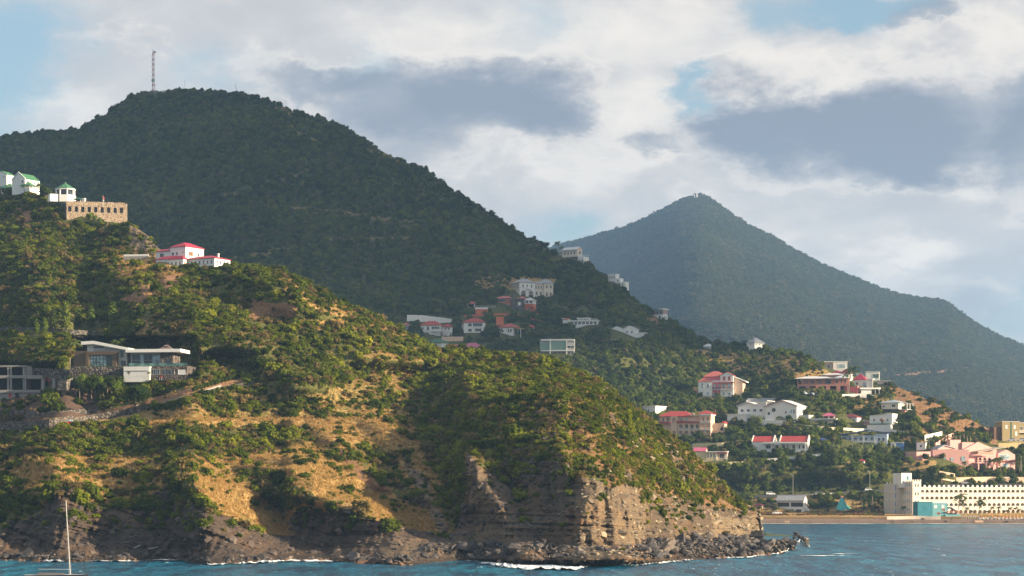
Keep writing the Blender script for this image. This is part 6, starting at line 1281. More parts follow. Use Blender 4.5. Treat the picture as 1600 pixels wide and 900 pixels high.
def hotel():
    b = Bld('beach_hotel', 'long four storey beach hotel with rows of arches and a battlemented corner tower', 'hotel', 1424, 806, 18, B, D=1072.0)
    c = math.cos(R(18)); fl = 10.6; n = 24; x0, x1 = 15, 15 + n*8.45; rec = 7
    # main facade: one arcaded wall per floor
    for k in range(4):
        z = .5 + k*fl
        b.part('arcade_wall', MB().arcade(x0, x1, 0, 1.1, z, z+fl, n, 6.3, z+(.9 if k else 0), z+8.7, seg=8), SAND_W)
        if k: b.part('balcony_floor', MB().box(x0, x1, 1.15, rec, z-.4, z+.3), SAND_W)
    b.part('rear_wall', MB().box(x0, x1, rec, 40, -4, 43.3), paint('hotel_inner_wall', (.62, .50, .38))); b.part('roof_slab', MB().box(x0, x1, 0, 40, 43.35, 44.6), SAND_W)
    me_w = b.wc
    for k in range(4):
        for i in range(n):
            b_x = x0+(i+.5)*(x1-x0)/n
            if k < 3 or i % 1 == 0:
                if (k*n + i) < 96: b.win('f', rec, b_x, .6+k*fl, 3.4, 6.6, pane=GLASS_L, frame=TRIM, name='balcony_door', mull=1)
    bal = MB(); bal.box(-2.85, 2.85, -.2, 0, 3, 3.4); bal.box(-2.85, 2.85, -.2, 0, .3, .6)
    for i in range(7): x = -2.6+i*.866; bal.box(x-.22, x+.22, -.18, -.02, .6, 3)
    me = bal.mesh('balcony_railing', [TRIM], b.s)
    for k in range(1, 4):
        for i in range(n): o = link('balcony_railing', me, b.root); o.location = Vector((x0+(i+.5)*(x1-x0)/n, .4, 1+k*fl)) * b.s
    mer = MB()
    for i in range(n+1):
        x = x0+i*(x1-x0)/n; mer.prism([(x-2.6, 44.6), (x-1.7, 46.2), (x-1.0, 48.6), (x, 46.6), (x+1.0, 48.6), (x+1.7, 46.2), (x+2.6, 44.6)], 0, .9)
    b.part('battlement', mer, WHITE)
    # tower and end block
    def merl(x0, x1, y0, y1, z, m, n=4):
        q = MB(); w = (x1-x0)/(2*n-1)
        for i in range(n): q.prism([(x0+2*i*w, z), (x0+(2*i+1)*w, z), (x0+(2*i+1)*w+.3, z+2.6), (x0+2*i*w-.3, z+2.6)], y0, y0+1)
        for i in range(n): yy = y0+2+(y1-y0-3)*i/n; q.box(x0, x0+1, yy, yy+w, z, z+2.6)
        return q
    b.walls(0, 14.9, -4, 30, -4, 54, SAND_W, 'tower_wall'); b.part('battlement', merl(0, 14.9, -4, 30, 54, 0), SAND_W)
    b.walls(-.1-0, -.01, -4, 30, -4, 54, SAND_W, 'tower_side') if False else None
    for k in range(4):
        b.wins('f', -4, 3, 12, 2, 6+k*13, 2.6, 5.2, frame=TRIM); b.wins('l', 0, 2, 28, 4, 7+k*13, 4, 5.5, frame=TRIM, pane=GLASS_L)
    b.walls(-14, -.1, 30.1, 66, -4, 50, paint('hotel_end_painted_shade', (.62, .56, .48)), 'end_block'); b.part('battlement', merl(-14, -.1, 30.1, 66, 50, 0, 3), WHITE)  # end block render darkened: its shade is put into the colour
    for k in range(1, 4): b.part('string_course', MB().box(-14.5, -.1, 29.6, 66, k*12.6, k*12.6+.7), SAND_W); 
    for k in range(4): b.win('f', 30.1, -12, 3+k*12.6, 2.2, 7, pane=BLUEC, mull=0)
    b.walls(-8, 10, 18, 46, 44, 67, WHITE, 'roof_tower'); b.win('f', 18, 3, 55, 3.4, 7, pane=TEAL, frame=TEAL, name='door'); b.done()
    # low link and the teal restaurant
    b = Bld('teal_restaurant', 'blue-green beach restaurant block in front of the hotel', 'restaurant', 1457, 808, 8, B, D=1048.0)
    b.found(-24, 26, 0, 24, 0, TEAL); b.walls(-24, 0, -.5, 24, 0, 23, TEAL); b.walls(.1, 24, 0, 24, 0, 22, LTEAL, 'painted_lit_wall'); b.part('parapet', MB().box(-24.2, -.05, -.9, 24, 23, 24), TEAL)  # paler teal paints the sunlit part of the same front
    b.wins('f', 0, 2, 8, 1, 14, 4.6, 5, pane=TRIM); b.wins('f', 0, 14, 20, 1, 14, 4.6, 5, pane=TRIM); b.win('f', 0, 10, 4, 4.4, 3.6, pane=WOODB, frame=ORANGE); b.win('f', 0, 18, 9, 5, 5, pane=WOODB); b.win('f', -.5, -12, 12, 4, 5, pane=TEAL, frame=TEAL, name='shutter')
    b.walls(24.1, 44, 4, 20, 0, 6, GREYW, 'bar_wall'); b.part('bar_roof', MB().gable(23, 40, 2, 20, 10, 6, axis='y'), GREYW); b.part('canopy', MB().box(20, 46, -3, 4, 7.5, 8.6), R_TERRA); b.part('bar_counter', MB().box(20, 45, -3, 3.9, -1, 4), LTEAL); b.win('f', 4, 34, 1, 16, 4.6, mull=3); b.part('terrace_wall', MB().box(18, 44, -5, -3.1, -8, -1), CREAM); b.wins('f', -5, 20, 42, 4, -6, 3, 4, frame=CREAM, mull=0); b.done()
    wall_line('sea_wall', 'pale weathered sea wall in front of the teal restaurant', [(1386, 812), (1430, 811), (1470, 812)], 5, CREAM, B)
    # beach fence and terrace
    b = Bld('beach_fence', 'white beach terrace fence right of the teal restaurant', 'fence', 1502, 812, 0, B, D=1040.0); b.rail(0, 28, 0, 1, 0, 6, TRIM, 10, 'fence_panel', 'f'); b.part('deck', MB().box(0, 120, 1, 20, -5, 0), CREAM); b.rail(28, 120, 0, 1, 0, 3, TRIM, 34, 'fence_panel', 'f')
    b = Bld('boathouse', 'white boathouse with a grey roof and dark window band behind the beach', 'building', 1256, 800, -22, B, clear=14)
    b.found(-44, 0, 0, 20, 0, WHITE, 4); b.walls(-44, 0, 0, 20, 0, 18, WHITE); b.part('roof', MB().prism([(-2, 18), (10, 26), (22, 18), (22, 17), (10, 25), (-2, 17)], -45, .6, 0, 'x'), R_GREY); b.part('gable_wall', MB().prism([(0, 18), (10, 24.8), (20, 18)], -44, 0, 0, 'x'), WHITE); b.win('f', 0, -33, 8, 20, 7, pane=DARK, mull=0); b.win('f', 0, -11, 8, 20, 7, pane=DARK, mull=0); b.wins('f', 0, -40, -2, 3, 0.2, 9, 4, pane=DARK, mull=0); b.part('stair', MB().prism([(0.1, 0), (8, 0), (8, 1), (.1, 10)], 6, 12), WHITE); b.done()
    # turquoise tent-like tower
    b = Bld('tent_roof', 'turquoise tent shaped roof with a pink collar behind the beach', 'tent', 1317, 798, 0, B, clear=16)
    q = MB(); prof = [(11, 0), (9.5, 4), (7, 9), (4.6, 14), (3, 18), (2.4, 19.5)]; n = 14; vs = []
    for r, z in prof:
        for i in range(n): a = 6.2832*i/n; k = 1+.10*math.cos(i*3.0)+(0.35 if math.cos(a) > .8 and z < 9 else 0); vs.append((r*k*math.cos(a), 11+r*math.sin(a), z))
    fs = [(j*n+i, j*n+(i+1) % n, (j+1)*n+(i+1) % n, (j+1)*n+i) for j in range(len(prof)-1) for i in range(n)] + [tuple((len(prof)-1)*n+i for i in range(n))]
    b.part('canvas', q.add(vs, fs), TENT); b.part('collar', MB().cyl(0, 11, 19.4, 22, 1.9, 2.2, n=10).cyl(-1, 11, 22, 23, .7, n=6).cyl(1, 11, 22, 23, .7, n=6), PINK); b.part('entrance', MB().box(2.5, 5.5, -1.2, .5, 0, 3), WHITE); b.done()
    small_house('beach_hut', 'little hut with a dark red roof beside the headland behind the beach', 1180, 1195, 794, 4, 3.5, WHITE, R_DKRED, 'hip', 3.5, nw=2, yaw=-30)
hotel()
small_house('garden_hut', 'tiny hut with a red roof among the trees left of the street lamp and bay', 1341, 1353, 724, 3, 3.5, WHITE, R_RED, 'hip', 3, nw=1, yaw=-20)
small_house('garden_shed', 'low shed with a bright blue roof right of the two red gables', 1279, 1294, 690, 4, 3, WHITE, R_BLUE, 'hip', 2.5, nw=1, yaw=-20)
small_house('hillside_annex', 'small white annex with a salmon wall left of the terrace house', 1350, 1366, 664, 4, 6, SALMON, TRIM, 'flat', 1, nw=2, yaw=-20)
small_house('hillside_annex', 'small grey annex with a pale roof left of the salmon garages', 1222, 1240, 606, 5, 5, GREYW, R_GREY, 'hip', 3, nw=2, yaw=-30) if False else None
small_house('hillside_annex', 'low white building with a grey roof left of the ochre retaining wall', 1524, 1546, 700, 7, 5, CREAM, R_GREY, 'flat', 1, nw=3, yaw=-20) if False else None
# ================================================================== road, beach and shore
def ribbon(name, terr, pts, w, mat, lift=0.06, kind='structure', **k):
    """a flat strip lying on the land; pts are (u, v) centres"""
    rows = []; P_ = []
    for (u0, v0), (u1, v1) in zip(pts[:-1], pts[1:]):
        n = max(1, int(abs(u1-u0)/6)); P_ += [(u0+(u1-u0)*i/n, v0+(v1-v0)*i/n) for i in range(n)]
    P_.append(pts[-1]); C_ = [nearest_hit(terr, u, v) for u, v in P_]; Z_ = np.convolve(np.pad([c.z for c in C_], 3, 'edge'), np.ones(7)/7, 'valid'); Y_ = np.convolve(np.pad([c.y for c in C_], 3, 'edge'), np.ones(7)/7, 'valid')
    vs, fs = [], []
    for i, c in enumerate(C_):
        vs += [(c.x, Y_[i]-w/2, Z_[i]+lift), (c.x, Y_[i]+w/2, Z_[i]+lift+.15), (c.x, Y_[i]+w/2, Z_[i]-1.5), (c.x, Y_[i]-w/2, Z_[i]-1.5)]
    for i in range(len(C_)-1):
        a, b = 4*i, 4*i+4; fs += [(a, b, b+1, a+1), (a+3, b+3, b, a), (a+1, b+1, b+2, a+2)]
    return link(name, mesh_from(name, vs, fs, [mat]), kind=kind, **k)
ribbon('coast_road', B, [(1150, 775), (1250, 772.5), (1330, 768), (1385, 764), (1480, 757), (1560, 756), (1720, 757)], 8, ASPH)
ribbon('driveway', A, [(300, 618), (345, 605), (400, 596)], 3.5, ASPH)
ribbon('driveway', B, [(1040, 640), (1062, 622), (1082, 606)], 5, ASPH)
ribbon('beach', B, [(1000, 812.5), (1200, 812), (1400, 812), (1760, 812)], 16, paint('beach_gravel', (.23, .17, .145), var=.4, scale=.25), lift=.02)
ribbon('sand', B, [(1150, 814), (1200, 814), (1232, 814.5)], 7, paint('beach_sand', (.55, .38, .27), var=.2), lift=.25)
ribbon('sand', B, [(1520, 814), (1600, 813), (1760, 813)], 9, paint('beach_sand', (.55, .38, .27)), lift=.25)
wall_line('guard_rail', 'pale guard rail along the coast road behind the beach', [(1150, 776.5), (1250, 774), (1330, 770), (1385, 766)], 1.2, GREYW, B, thick=.3)

def rock_mesh(seed, mat):
    rng = np.random.default_rng(seed); bm = bmesh.new()
    for i in range(16):
        d = rng.normal(0, 1, 3); d /= np.linalg.norm(d); d *= rng.uniform(.75, 1.0); bm.verts.new((d[0]*rng.uniform(.9, 1.1), d[1], d[2]*.8))
    r = bmesh.ops.convex_hull(bm, input=bm.verts); bmesh.ops.delete(bm, geom=[v for v in bm.verts if not v.link_faces], context='VERTS')
    me = bpy.data.meshes.new('boulder'); bm.to_mesh(me); bm.free(); me.materials.append(mat); return me
def boulder_mat():
    m, N, out = new_mat('boulder_rock'); p = N.n('ShaderNodeBsdfPrincipled'); pos = pos_node(N); r = N.n('ShaderNodeObjectInfo').outputs['Random']
    c = N.ramp(r, [(0, (.022, .020, .022)), (.5, (.050, .044, .044)), (.85, (.11, .095, .085)), (1, (.22, .16, .11))])
    c = N.mix(N.smooth(N.noise(pos, 1.1, 4, .6), .45, .7), c, (.025, .022, .022))
    sz = N.n('ShaderNodeSeparateXYZ'); N.t.links.new(pos, sz.inputs[0]); c = N.mix(N.smooth(sz.outputs[2], .9, .2), c, (.12, .06, .025))
    N.t.links.new(c, p.inputs['Base Color']); p.inputs['Roughness'].default_value = .75; N.t.links.new(bump(N, N.noise(pos, 2.2, 4, .6), .6, .3), p.inputs['Normal']); N.t.links.new(p.outputs[0], out.inputs[0]); return m
M_BOULD = boulder_mat()
rocks = [rock_mesh(500+i, M_BOULD) for i in range(8)]
def shoreline():
    """distance of the water's edge for every column of the headland"""
    out = []
    for j in range(A.P.shape[1]):
        z = A.P[:, j, 2]; i = int(np.argmax(z > 0.0)); out.append(A.P[i, j, 1] if z.max() > 0 else np.nan)
    return np.array(out)
SHORE = shoreline()
def shore_at(u):
    k = ~np.isnan(SHORE); return np.interp(u, us[k], SHORE[k])
def place_boulders():
    rng = np.random.default_rng(77); spots = []
    def dens(u): return np.interp(u, [0, 60, 150, 300, 480, 600, 650, 700, 760, 1000, 1150, 1262], [.15, .5, .35, .2, .35, .3, .8, 1.6, 2.2, 2.2, 2.6, 3.2])
    while len(spots) < 2300:
        u = rng.uniform(5, 1262)
        if rng.random() > dens(u)/3.2: continue
        s0 = float(shore_at(u)); f0 = float(np.interp(u, us, foot)) if u < 1185 else s0 + np.interp(u, [1185, 1262], [38, 8]); t = rng.random() ** 0.8; Y = s0 - 2.5 + (max(f0, s0+5) - s0 + 2)*t
        if u < 640: Y = s0 + rng.uniform(-3, 4)
        x = (u-800)*Y/F; g = A.ground(x, Y); g = -2 if g is None else g
        if g > 3.2: continue
        r = float(rng.lognormal(-.66, .5)) * (1.15 if u > 1150 else 1.0); r = min(max(r, .35), 3.0)
        z = max(g, -0.5) + r*rng.uniform(.0, .5) + (0.5*math.sin(math.pi*min(1, max(0, t))) if u > 700 else 0)
        if u > 1190: z += float(np.interp(u, [1190, 1230, 1262], [1.6, 1.1, .3])) * math.sin(math.pi*min(max(t, 0), 1)); r *= float(np.interp(u, [1190, 1262], [1, .62]))
        spots.append((x, Y, z, r))
    spots.sort(key=lambda p: -p[3])
    for i, (x, y, z, r) in enumerate(spots[:280]):
        me = rocks[i % 8]; o = link('boulder', me, label='dark angular boulder in the tumbled row at the foot of the sea cliff', cat='boulder', group='boulders along the foot of the cliff'); o.location = (x, y, z)
        o.scale = (r*rng.uniform(.8, 1.25), r*rng.uniform(.8, 1.2), r*rng.uniform(.6, 1.0)); o.rotation_euler = tuple(rng.uniform(0, 6.28, 3) * (.12, .12, 1))
    rest = np.array(spots[280:]); scatter('rubble', [proto(m_) for m_ in rocks[:5]], rest[:, :3], rest[:, 3]*.85, np.full(len(rest), .8), 9)
    # rocks by the hotel sea wall
    n = 0
    for k in range(46):
        u = rng.uniform(1385, 1500) if k < 24 else rng.uniform(1512, 1600); v = rng.uniform(812.5, 816); h = nearest_hit(B, u, v); r = rng.uniform(.5, 1.3)
        o = link('shore_rock', rocks[k % 8], label='dark rock on the beach edge in front of the hotel and sea wall', cat='rock', group='rocks on the hotel beach'); o.location = (h.x, h.y, h.z+r*.3); o.scale = (r*1.4, r, r*.8); o.rotation_euler = (0, 0, rng.uniform(0, 6))
place_boulders()

def surf_mat():
    m, N, out = new_mat('surf_foam'); pos = pos_node(N); mp = N.n('ShaderNodeMapping'); mp.inputs['Scale'].default_value = (.35, .3, .3); N.t.links.new(pos, mp.inputs[0])
    a = attr(N, 'thick'); f = N.m('ADD', N.noise(mp.outputs[0], 1.0, 5, .65), N.m('MULTIPLY', N.m('SUBTRACT', N.noise(mp.outputs[0], .16, 2, .5), .5), .8))
    al = N.smooth(N.m('ADD', f, N.m('MULTIPLY', N.m('SUBTRACT', a, .5), 1.0)), .44, .62)
    d = N.n('ShaderNodeBsdfDiffuse'); d.inputs[0].default_value = (.82, .85, .86, 1); t = N.n('ShaderNodeBsdfTransparent'); ms = N.n('ShaderNodeMixShader')
    N.t.links.new(al, ms.inputs[0]); N.t.links.new(t.outputs[0], ms.inputs[1]); N.t.links.new(d.outputs[0], ms.inputs[2]); N.t.links.new(ms.outputs[0], out.inputs[0]); return m
def surf():
    uu = np.arange(-200, 1266, 2.5); rows = 9; vs, fs, th = [], [], []
    s = np.array([float(shore_at(min(u, 1268))) for u in uu]); s = np.convolve(np.pad(s, 4, 'edge'), np.ones(9)/9, 'valid')
    st = np.interp(uu, [-200, 0, 60, 90, 110, 140, 170, 220, 330, 400, 470, 640, 700, 760, 790, 850, 900, 960, 1100, 1200, 1250, 1310], [.3, .4, .5, .75, .4, .6, .7, .35, .5, .8, .6, .35, .45, .65, .8, .8, .65, .5, .55, .65, .95, .15])
    wd = np.interp(uu, [-200, 300, 700, 780, 880, 940, 1100, 1220, 1260, 1320], [8, 10, 14, 36, 38, 16, 12, 12, 24, 16])
    for i, u in enumerate(uu):
        for j in range(rows):
            t = j/(rows-1); Y = s[i] + 2.5 - (wd[i]+2.5)*t; x = (u-800)*Y/F
            z = .12 + 1.1*st[i]*max(0, float(fbm(x/2.5, Y/1.2, 0, 2, 91)))*math.sin(math.pi*t) + .12*st[i]*(1-t)
            vs.append((x, Y, z)); th.append(st[i]*(math.sin(math.pi*min(1, t*1.15+.12))**.6 if t < .98 else 0) - (0.12 if t > .7 else 0))
    fs = [(i*rows+j, (i+1)*rows+j, (i+1)*rows+j+1, i*rows+j+1) for i in range(len(uu)-1) for j in range(rows-1)]
    me = mesh_from('surf', vs, fs, [SURF]); a = me.attributes.new('thick', 'FLOAT', 'POINT'); a.data.foreach_set('value', np.array(th, np.float32)); link('surf', me, kind='stuff')
    # streaks of foam drifting off the rocks, and the thin line on the far beach
    vs, fs, th = [], [], []
    for (u0, u1, v, hw, k) in [(770, 890, 879, 3.5, .62), (760, 830, 884, 2.5, .5), (1235, 1340, 869, 7, .7), (150, 215, 873, 3, .7), (330, 420, 876, 3, .6), (430, 560, 879, 2.5, .45), (940, 1040, 876, 2.5, .4), (1290, 1345, 866, 4, .45)]:
        n = 24; D0 = HC*F/(v-VH); o = len(vs)
        for i in range(n+1):
            t = i/n; u = u0+(u1-u0)*t
            for j in range(5): q = j/4; Y = D0 + (q-.5)*2*hw; vs.append(((u-800)*Y/F, Y, .06+.1*math.sin(math.pi*q))); th.append(k*math.sin(math.pi*t)**.5*math.sin(math.pi*q))
        fs += [(o+i*5+j, o+(i+1)*5+j, o+(i+1)*5+j+1, o+i*5+j+1) for i in range(n) for j in range(4)]
    n = 200; o = len(vs)
    for i in range(n+1):
        u = 1130 + 600*i/n
        for j in range(3): Y = 1018+6*j; vs.append(((u-800)*Y/F, Y, .1+.1*(j == 1))); th.append([.1, .85, .7][j])
    fs += [(o+i*3+j, o+(i+1)*3+j, o+(i+1)*3+j+1, o+i*3+j+1) for i in range(n) for j in range(2)]
    me = mesh_from('foam', vs, fs, [SURF]); a = me.attributes.new('thick', 'FLOAT', 'POINT'); a.data.foreach_set('value', np.array(th, np.float32)); link('foam', me, kind='stuff')
SURF = surf_mat(); surf()

# ------------------------------------------------------------------ litter on the cliff
def drift(name, label, cat, u, v, parts):
    h = nearest_hit(A, u, v); s = h.y/F; mb = MB()
    for a, b_, r in parts: mb.bar(a, b_, r, n=7)
    o = link(name, mb.mesh(name, [GREYW if cat != 'buoy' else WHITE], s), label=label, cat=cat); o.location = h + Vector((0, -.4, 0))
drift('drift_log', 'pale bleached log slanting on the dark cliff foot, left of the other log', 'log', 213, 855, [((-7, 0, -2.5), (7, -1, 3), .9), ((4, -1, 1.8), (6.5, -3, 4), .4)])
drift('drift_log', 'thin pale curved log on the dark cliff foot, right of the other log', 'log', 240, 856, [((-8, 0, -1), (0, -1, -.4), .7), ((0, -1, -.4), (8, -1, 2), .6)])
h_ = nearest_hit(A, 275, 814); o_ = link('white_rock', rocks[2], label='small pale rock lodged high in the dark gully above the left cove', cat='rock'); o_.location = h_; o_.scale = (.5, .5, .7)

# ================================================================== trees that stand out
BARK = paint('bark', (.16, .12, .085), bmp=.4); BARK_P = paint('palm_bark', (.24, .19, .14), bmp=.4)
MF_PALM = foliage('palm_fronds', (.035, .060, .014), (.075, .105, .025), (.15, .16, .05), dry_amt=.0)
MF_TREE = foliage('tree_leaves', (.026, .045, .012), (.06, .090, .022), (.13, .16, .035), dry_amt=.03)
MF_BRIGHT = foliage('bright_leaves', (.07, .11, .02), (.12, .17, .03), (.19, .23, .045), dry_amt=.0)
MF_PALE = foliage('pale_leaves', (.11, .14, .05), (.16, .19, .07), (.22, .24, .09), dry_amt=.0)
MF_DARK = foliage('dark_leaves', (.018, .034, .010), (.032, .056, .014), (.055, .085, .020), dry_amt=.0)
MF_RED = foliage('bougainvillea', (.25, .03, .03), (.40, .05, .05), (.5, .12, .08), dry_amt=.0)
def palm_meshes(seed, kind):
    """unit-height palm; kind coco: long drooping feather fronds; fan: stout head of fans"""
    rng = np.random.default_rng(seed); t = MB(); lean = rng.uniform(-.10, .10) if kind == 'coco' else 0; pts = []
    for i in range(7): q = i/6; pts.append(Vector((lean*q*q, .02*q, q*(.80 if kind == 'coco' else .74))))
    for a, b in zip(pts[:-1], pts[1:]): t.bar(a, b, .018 if kind == 'coco' else .035, r2=.015 if kind == 'coco' else .032, n=6)
    top = pts[-1]; vs, fs = [], []; nf = 15 if kind == 'coco' else 26; L = .34 if kind == 'coco' else .20
    for k in range(nf):
        a = 6.2832*k/nf + rng.uniform(-.2, .2); el = rng.uniform(-.25, 1.1) if kind == 'coco' else rng.uniform(-.7, 1.4); l = L*rng.uniform(.8, 1.15); d = Vector((math.cos(a), math.sin(a), 0)); side = Vector((-d.y, d.x, 0)); prev = None; m_ = 7
        for j in range(m_+1):
            q = j/m_; x = l*q*math.cos(el*(1-q*.6)); z = l*(math.sin(el)*q - (.75 if kind == 'coco' else .35)*q*q); p = top + d*x + Vector((0, 0, z)); w = l*(.20 if kind == 'coco' else .34)*math.sin(math.pi*min(1, q*.85+.12))**.7
            row = [p + side*w + Vector((0, 0, -w*.55)), p, p - side*w + Vector((0, 0, -w*.55))]
            if prev is not None:
                for g in (0, 1):
                    if kind == 'coco' or j % 2 == 0 or True:
                        o = len(vs); aa, bb, cc, dd = prev[g], prev[g+1], row[g+1], row[g]; sh = .72
                        vs += [tuple(aa), tuple(bb), tuple(bb+(cc-bb)*sh), tuple(aa+(dd-aa)*sh)]; fs.append((o, o+1, o+2, o+3))
            prev = row
    return t.mesh('trunk', [BARK_P]), mesh_from('crown', vs, fs, [MF_PALM])
PALMS = {k: [palm_meshes(700+i+(50 if k == 'fan' else 0), k) for i in range(3)] for k in ('coco', 'fan')}
def palm(u, v, h, kind, terr, label, group=None, i=[0], D=None):
    i[0] += 1; tr, cr = PALMS[kind][i[0] % 3]; p = nearest_hit(terr, u, v) if D is None else W(u, v, D); s = h*p.y/F
    r = link('palm_tree', None, label=label, cat='palm', group=group); r.location = p; r.scale = (s, s, s); r.rotation_euler = (0, 0, random.uniform(-.6, .6))
    link('trunk', tr, r); link('crown', cr, r); return r
def tree_meshes(seed, mat, flat=.9, lobes=7, n=420, leaf=.11, col=False):
    rng = np.random.default_rng(seed); p, L = crown_points(n, rng, lobes, flat)
    if col: p = rng.normal(0, 1, (n, 3)); p /= np.linalg.norm(p, axis=1, keepdims=True); p *= (.5+.5*rng.random((n, 1))**.5) * (1+.18*np.sin(5*p[:, 2:3]*3+p[:, :1]*4)); p[:, :2] *= .36; L = [np.array([0, 0, -.4, .34]), np.array([0, 0, .0, .36]), np.array([0, 0, .4, .3])]
    cv, cf = [], []
    for l in L[:4]:
        v, f = ico(1, rng, .22); o = len(cv); cv += [[l[0]+a[0]*l[3]*.72, l[1]+a[1]*l[3]*.72, (l[2]+a[2]*l[3]*.72)*(flat if not col else 1.3)] for a in v]; cf += [[o+i for i in g] for g in f]
    cr = quads_mesh('crown', p, leaf*rng.uniform(.6, 1.35, n), rng, [mat], (cv, cf)); t = MB(); t.bar((0, 0, -1.9), (0.03, 0, -.5), .09, r2=.065, n=7)
    for k in range(4): a = 1.57*k+.5; t.bar((.02, 0, -.9), (.45*math.cos(a)*(.4 if col else 1), .45*math.sin(a)*(.4 if col else 1), .0), .04, r2=.015, n=5)
    return t.mesh('trunk', [BARK]), cr
TREES = {'dark': [tree_meshes(800+i, MF_DARK) for i in range(2)], 'mid': [tree_meshes(810+i, MF_TREE) for i in range(4)], 'bright': [tree_meshes(820+i, MF_BRIGHT) for i in range(3)], 'pale': [tree_meshes(830+i, MF_PALE, 1.0, 8, 520, .085) for i in range(2)],
         'column': [tree_meshes(840+i, MF_BRIGHT, col=True, n=520, leaf=.10) for i in range(3)], 'coldark': [tree_meshes(850+i, MF_TREE, col=True, n=520, leaf=.10) for i in range(2)], 'red': [tree_meshes(860, MF_RED, .6)], 'big': [tree_meshes(870, MF_DARK, .85, 10, 2600, .05)]}
def tree(u, v, r, kind, terr, label, cat='tree', group=None, name='tree', i=[0], zk=1.0, up=.95, D=None):
    i[0] += 1; tr, cr = TREES[kind][i[0] % len(TREES[kind])]; p = nearest_hit(terr, u, v) if D is None else W(u, v, D); s = r*p.y/F
    o = link(name, None, label=label, cat=cat, group=group); o.location = p + Vector((0, 0, s*zk*up)); o.scale = (s, s, s*zk); o.rotation_euler = (0, 0, random.uniform(0, 6))
    link('trunk', tr, o); link('crown', cr, o)
    (EXTRA).append((p.x, p.y, s*(.95 if 'col' in kind or kind == 'big' else .55))); return o

for (u, v, h, c) in [(1497, 806, 40, 'tallest, leaning over the second floor arches'), (1505, 806, 29, 'right beside the tallest palm'), (1512, 807, 17, 'short, between the restaurant roof and the tall palms'), (1529, 807, 31, 'left of a close pair'), (1535, 807, 25, 'right of a close pair'),
                     (1413, 806, 18, 'bushy, by the foot of the corner tower')]:
    palm(u, v, h, 'coco', B, f'hotel palm, {c}', 'palms in front of the hotel', D=1052)
for u, v, h in [(1549, 807, 18), (1562, 807, 18), (1579, 807, 17), (1586, 807, 17), (1520, 808, 12), (1543, 808, 12), (1571, 808, 13), (1594, 808, 15)]:
    palm(u, v, h, 'coco', B, 'low palm in the row along the right part of the hotel terrace', 'low palms along the hotel terrace', D=1050)
for u, v, h, c in [(1332, 797, 28, 'first of four left of the hotel, beside the turquoise tent'), (1338, 798, 24, 'second of four left of the hotel, shorter'), (1347, 797, 34, 'third of four left of the hotel'), (1364, 797, 38, 'tall and leaning, nearest to the hotel end block')]:
    palm(u, v, h, 'coco', B, f'coconut palm, {c}', 'palms between the tent and the hotel')
for u, v, h, c in [(1551, 744, 33, 'royal palm before the pink villa, left of two'), (1564, 744, 34, 'royal palm before the pink villa, right of two'), (1508, 738, 20, 'short palm by the shaded wall of the pink villa'), (1593, 742, 34, 'palm right of the pink villa wing at the frame edge'),
                   (1481, 702, 24, 'thin palm beside the stepped pink wall'), (1452, 704, 24, 'palm by the small white cube house'), (1326, 618, 52, 'very tall thin palm in front of the ridge villas'), (1382, 638, 26, 'palm left of two above the beige house'), (1394, 640, 30, 'palm right of two above the beige house'),
                   (1344, 614, 12, 'small palm before the pink garden room'), (1460, 700, 20, 'palm half way along the white curving wall')]:
    palm(u, v, h, 'coco', B, c)
for k, (u, v, h) in enumerate([(1493, 694, 24), (1500, 697, 24), (1506, 692, 22), (1511, 696, 25), (1516, 694, 20)]): palm(u, v, h, 'fan', B, 'fan palm in the tight clump on the slope behind the pink villa', 'fan palm clump behind the pink villa')
palm(782, 530, 20, 'fan', B, 'fan palm in front of the rightmost red roofed house'); palm(872, 392, 22, 'coco', B, 'tall palm on the skyline beside the ridge house'); palm(876, 393, 15, 'coco', B, 'shorter palm on the skyline beside the ridge house')
palm(757, 500, 16, 'coco', B, 'palm beside the garden wall left of the castle house'); palm(793, 494, 16, 'fan', B, 'broad palm in front of the castle house gallery')
palm(420, 582, 27, 'coco', A, 'lone palm on the green slope right of the modern villa'); palm(194, 576, 38, 'fan', A, 'stout fan palm before the middle of the modern villa'); palm(186, 574, 52, 'coco', A, 'tall palm rising behind the roof of the modern villa')
palm(109, 576, 52, 'coco', A, 'thin tall palm at the left end of the modern villa'); palm(202, 592, 13, 'coco', A, 'small palm before the white lower wall, left of two', D=650); palm(233, 592, 13, 'coco', A, 'small palm before the white lower wall, right of two', D=650); palm(58, 292, 22, 'coco', A, 'pale palm behind the green gabled house'); palm(3, 272, 10, 'coco', A, 'yellowing palm top at the far left edge')
palm(370, 582, 16, 'coco', A, 'grey green palm at the end of the villa hedge')
for u, v, h, k in [(68, 512, 30, 'coldark'), (84, 513, 28, 'coldark'), (103, 513, 31, 'column'), (122, 512, 24, 'coldark'), (142, 512, 31, 'column'), (177, 514, 34, 'column'), (57, 524, 20, 'column'), (70, 524, 24, 'column')]:
    tree(u, v, h/2*1.2, k, A, {'coldark': 'dark narrow columnar tree in the row above the upper stone wall', 'column': 'bright narrow columnar tree in the row above the upper stone wall'}[k], group='columnar trees above the upper stone wall', name='columnar_tree')
tree(575, 588, 9, 'column', A, 'small bright upright tree in the hollow at the centre of the headland', zk=1.1)
tree(214, 640, 26, 'big', A, 'great round dark tree below the modern villa', name='round_tree')
tree(12, 654, 11, 'bright', A, 'bright rounded bush before the middle stone wall at the left edge', cat='shrub', name='shrub', up=.7)
tree(222, 597, 5, 'red', A, 'rusty red bush before the white lower wall of the villa', cat='shrub', name='shrub', zk=1.5)
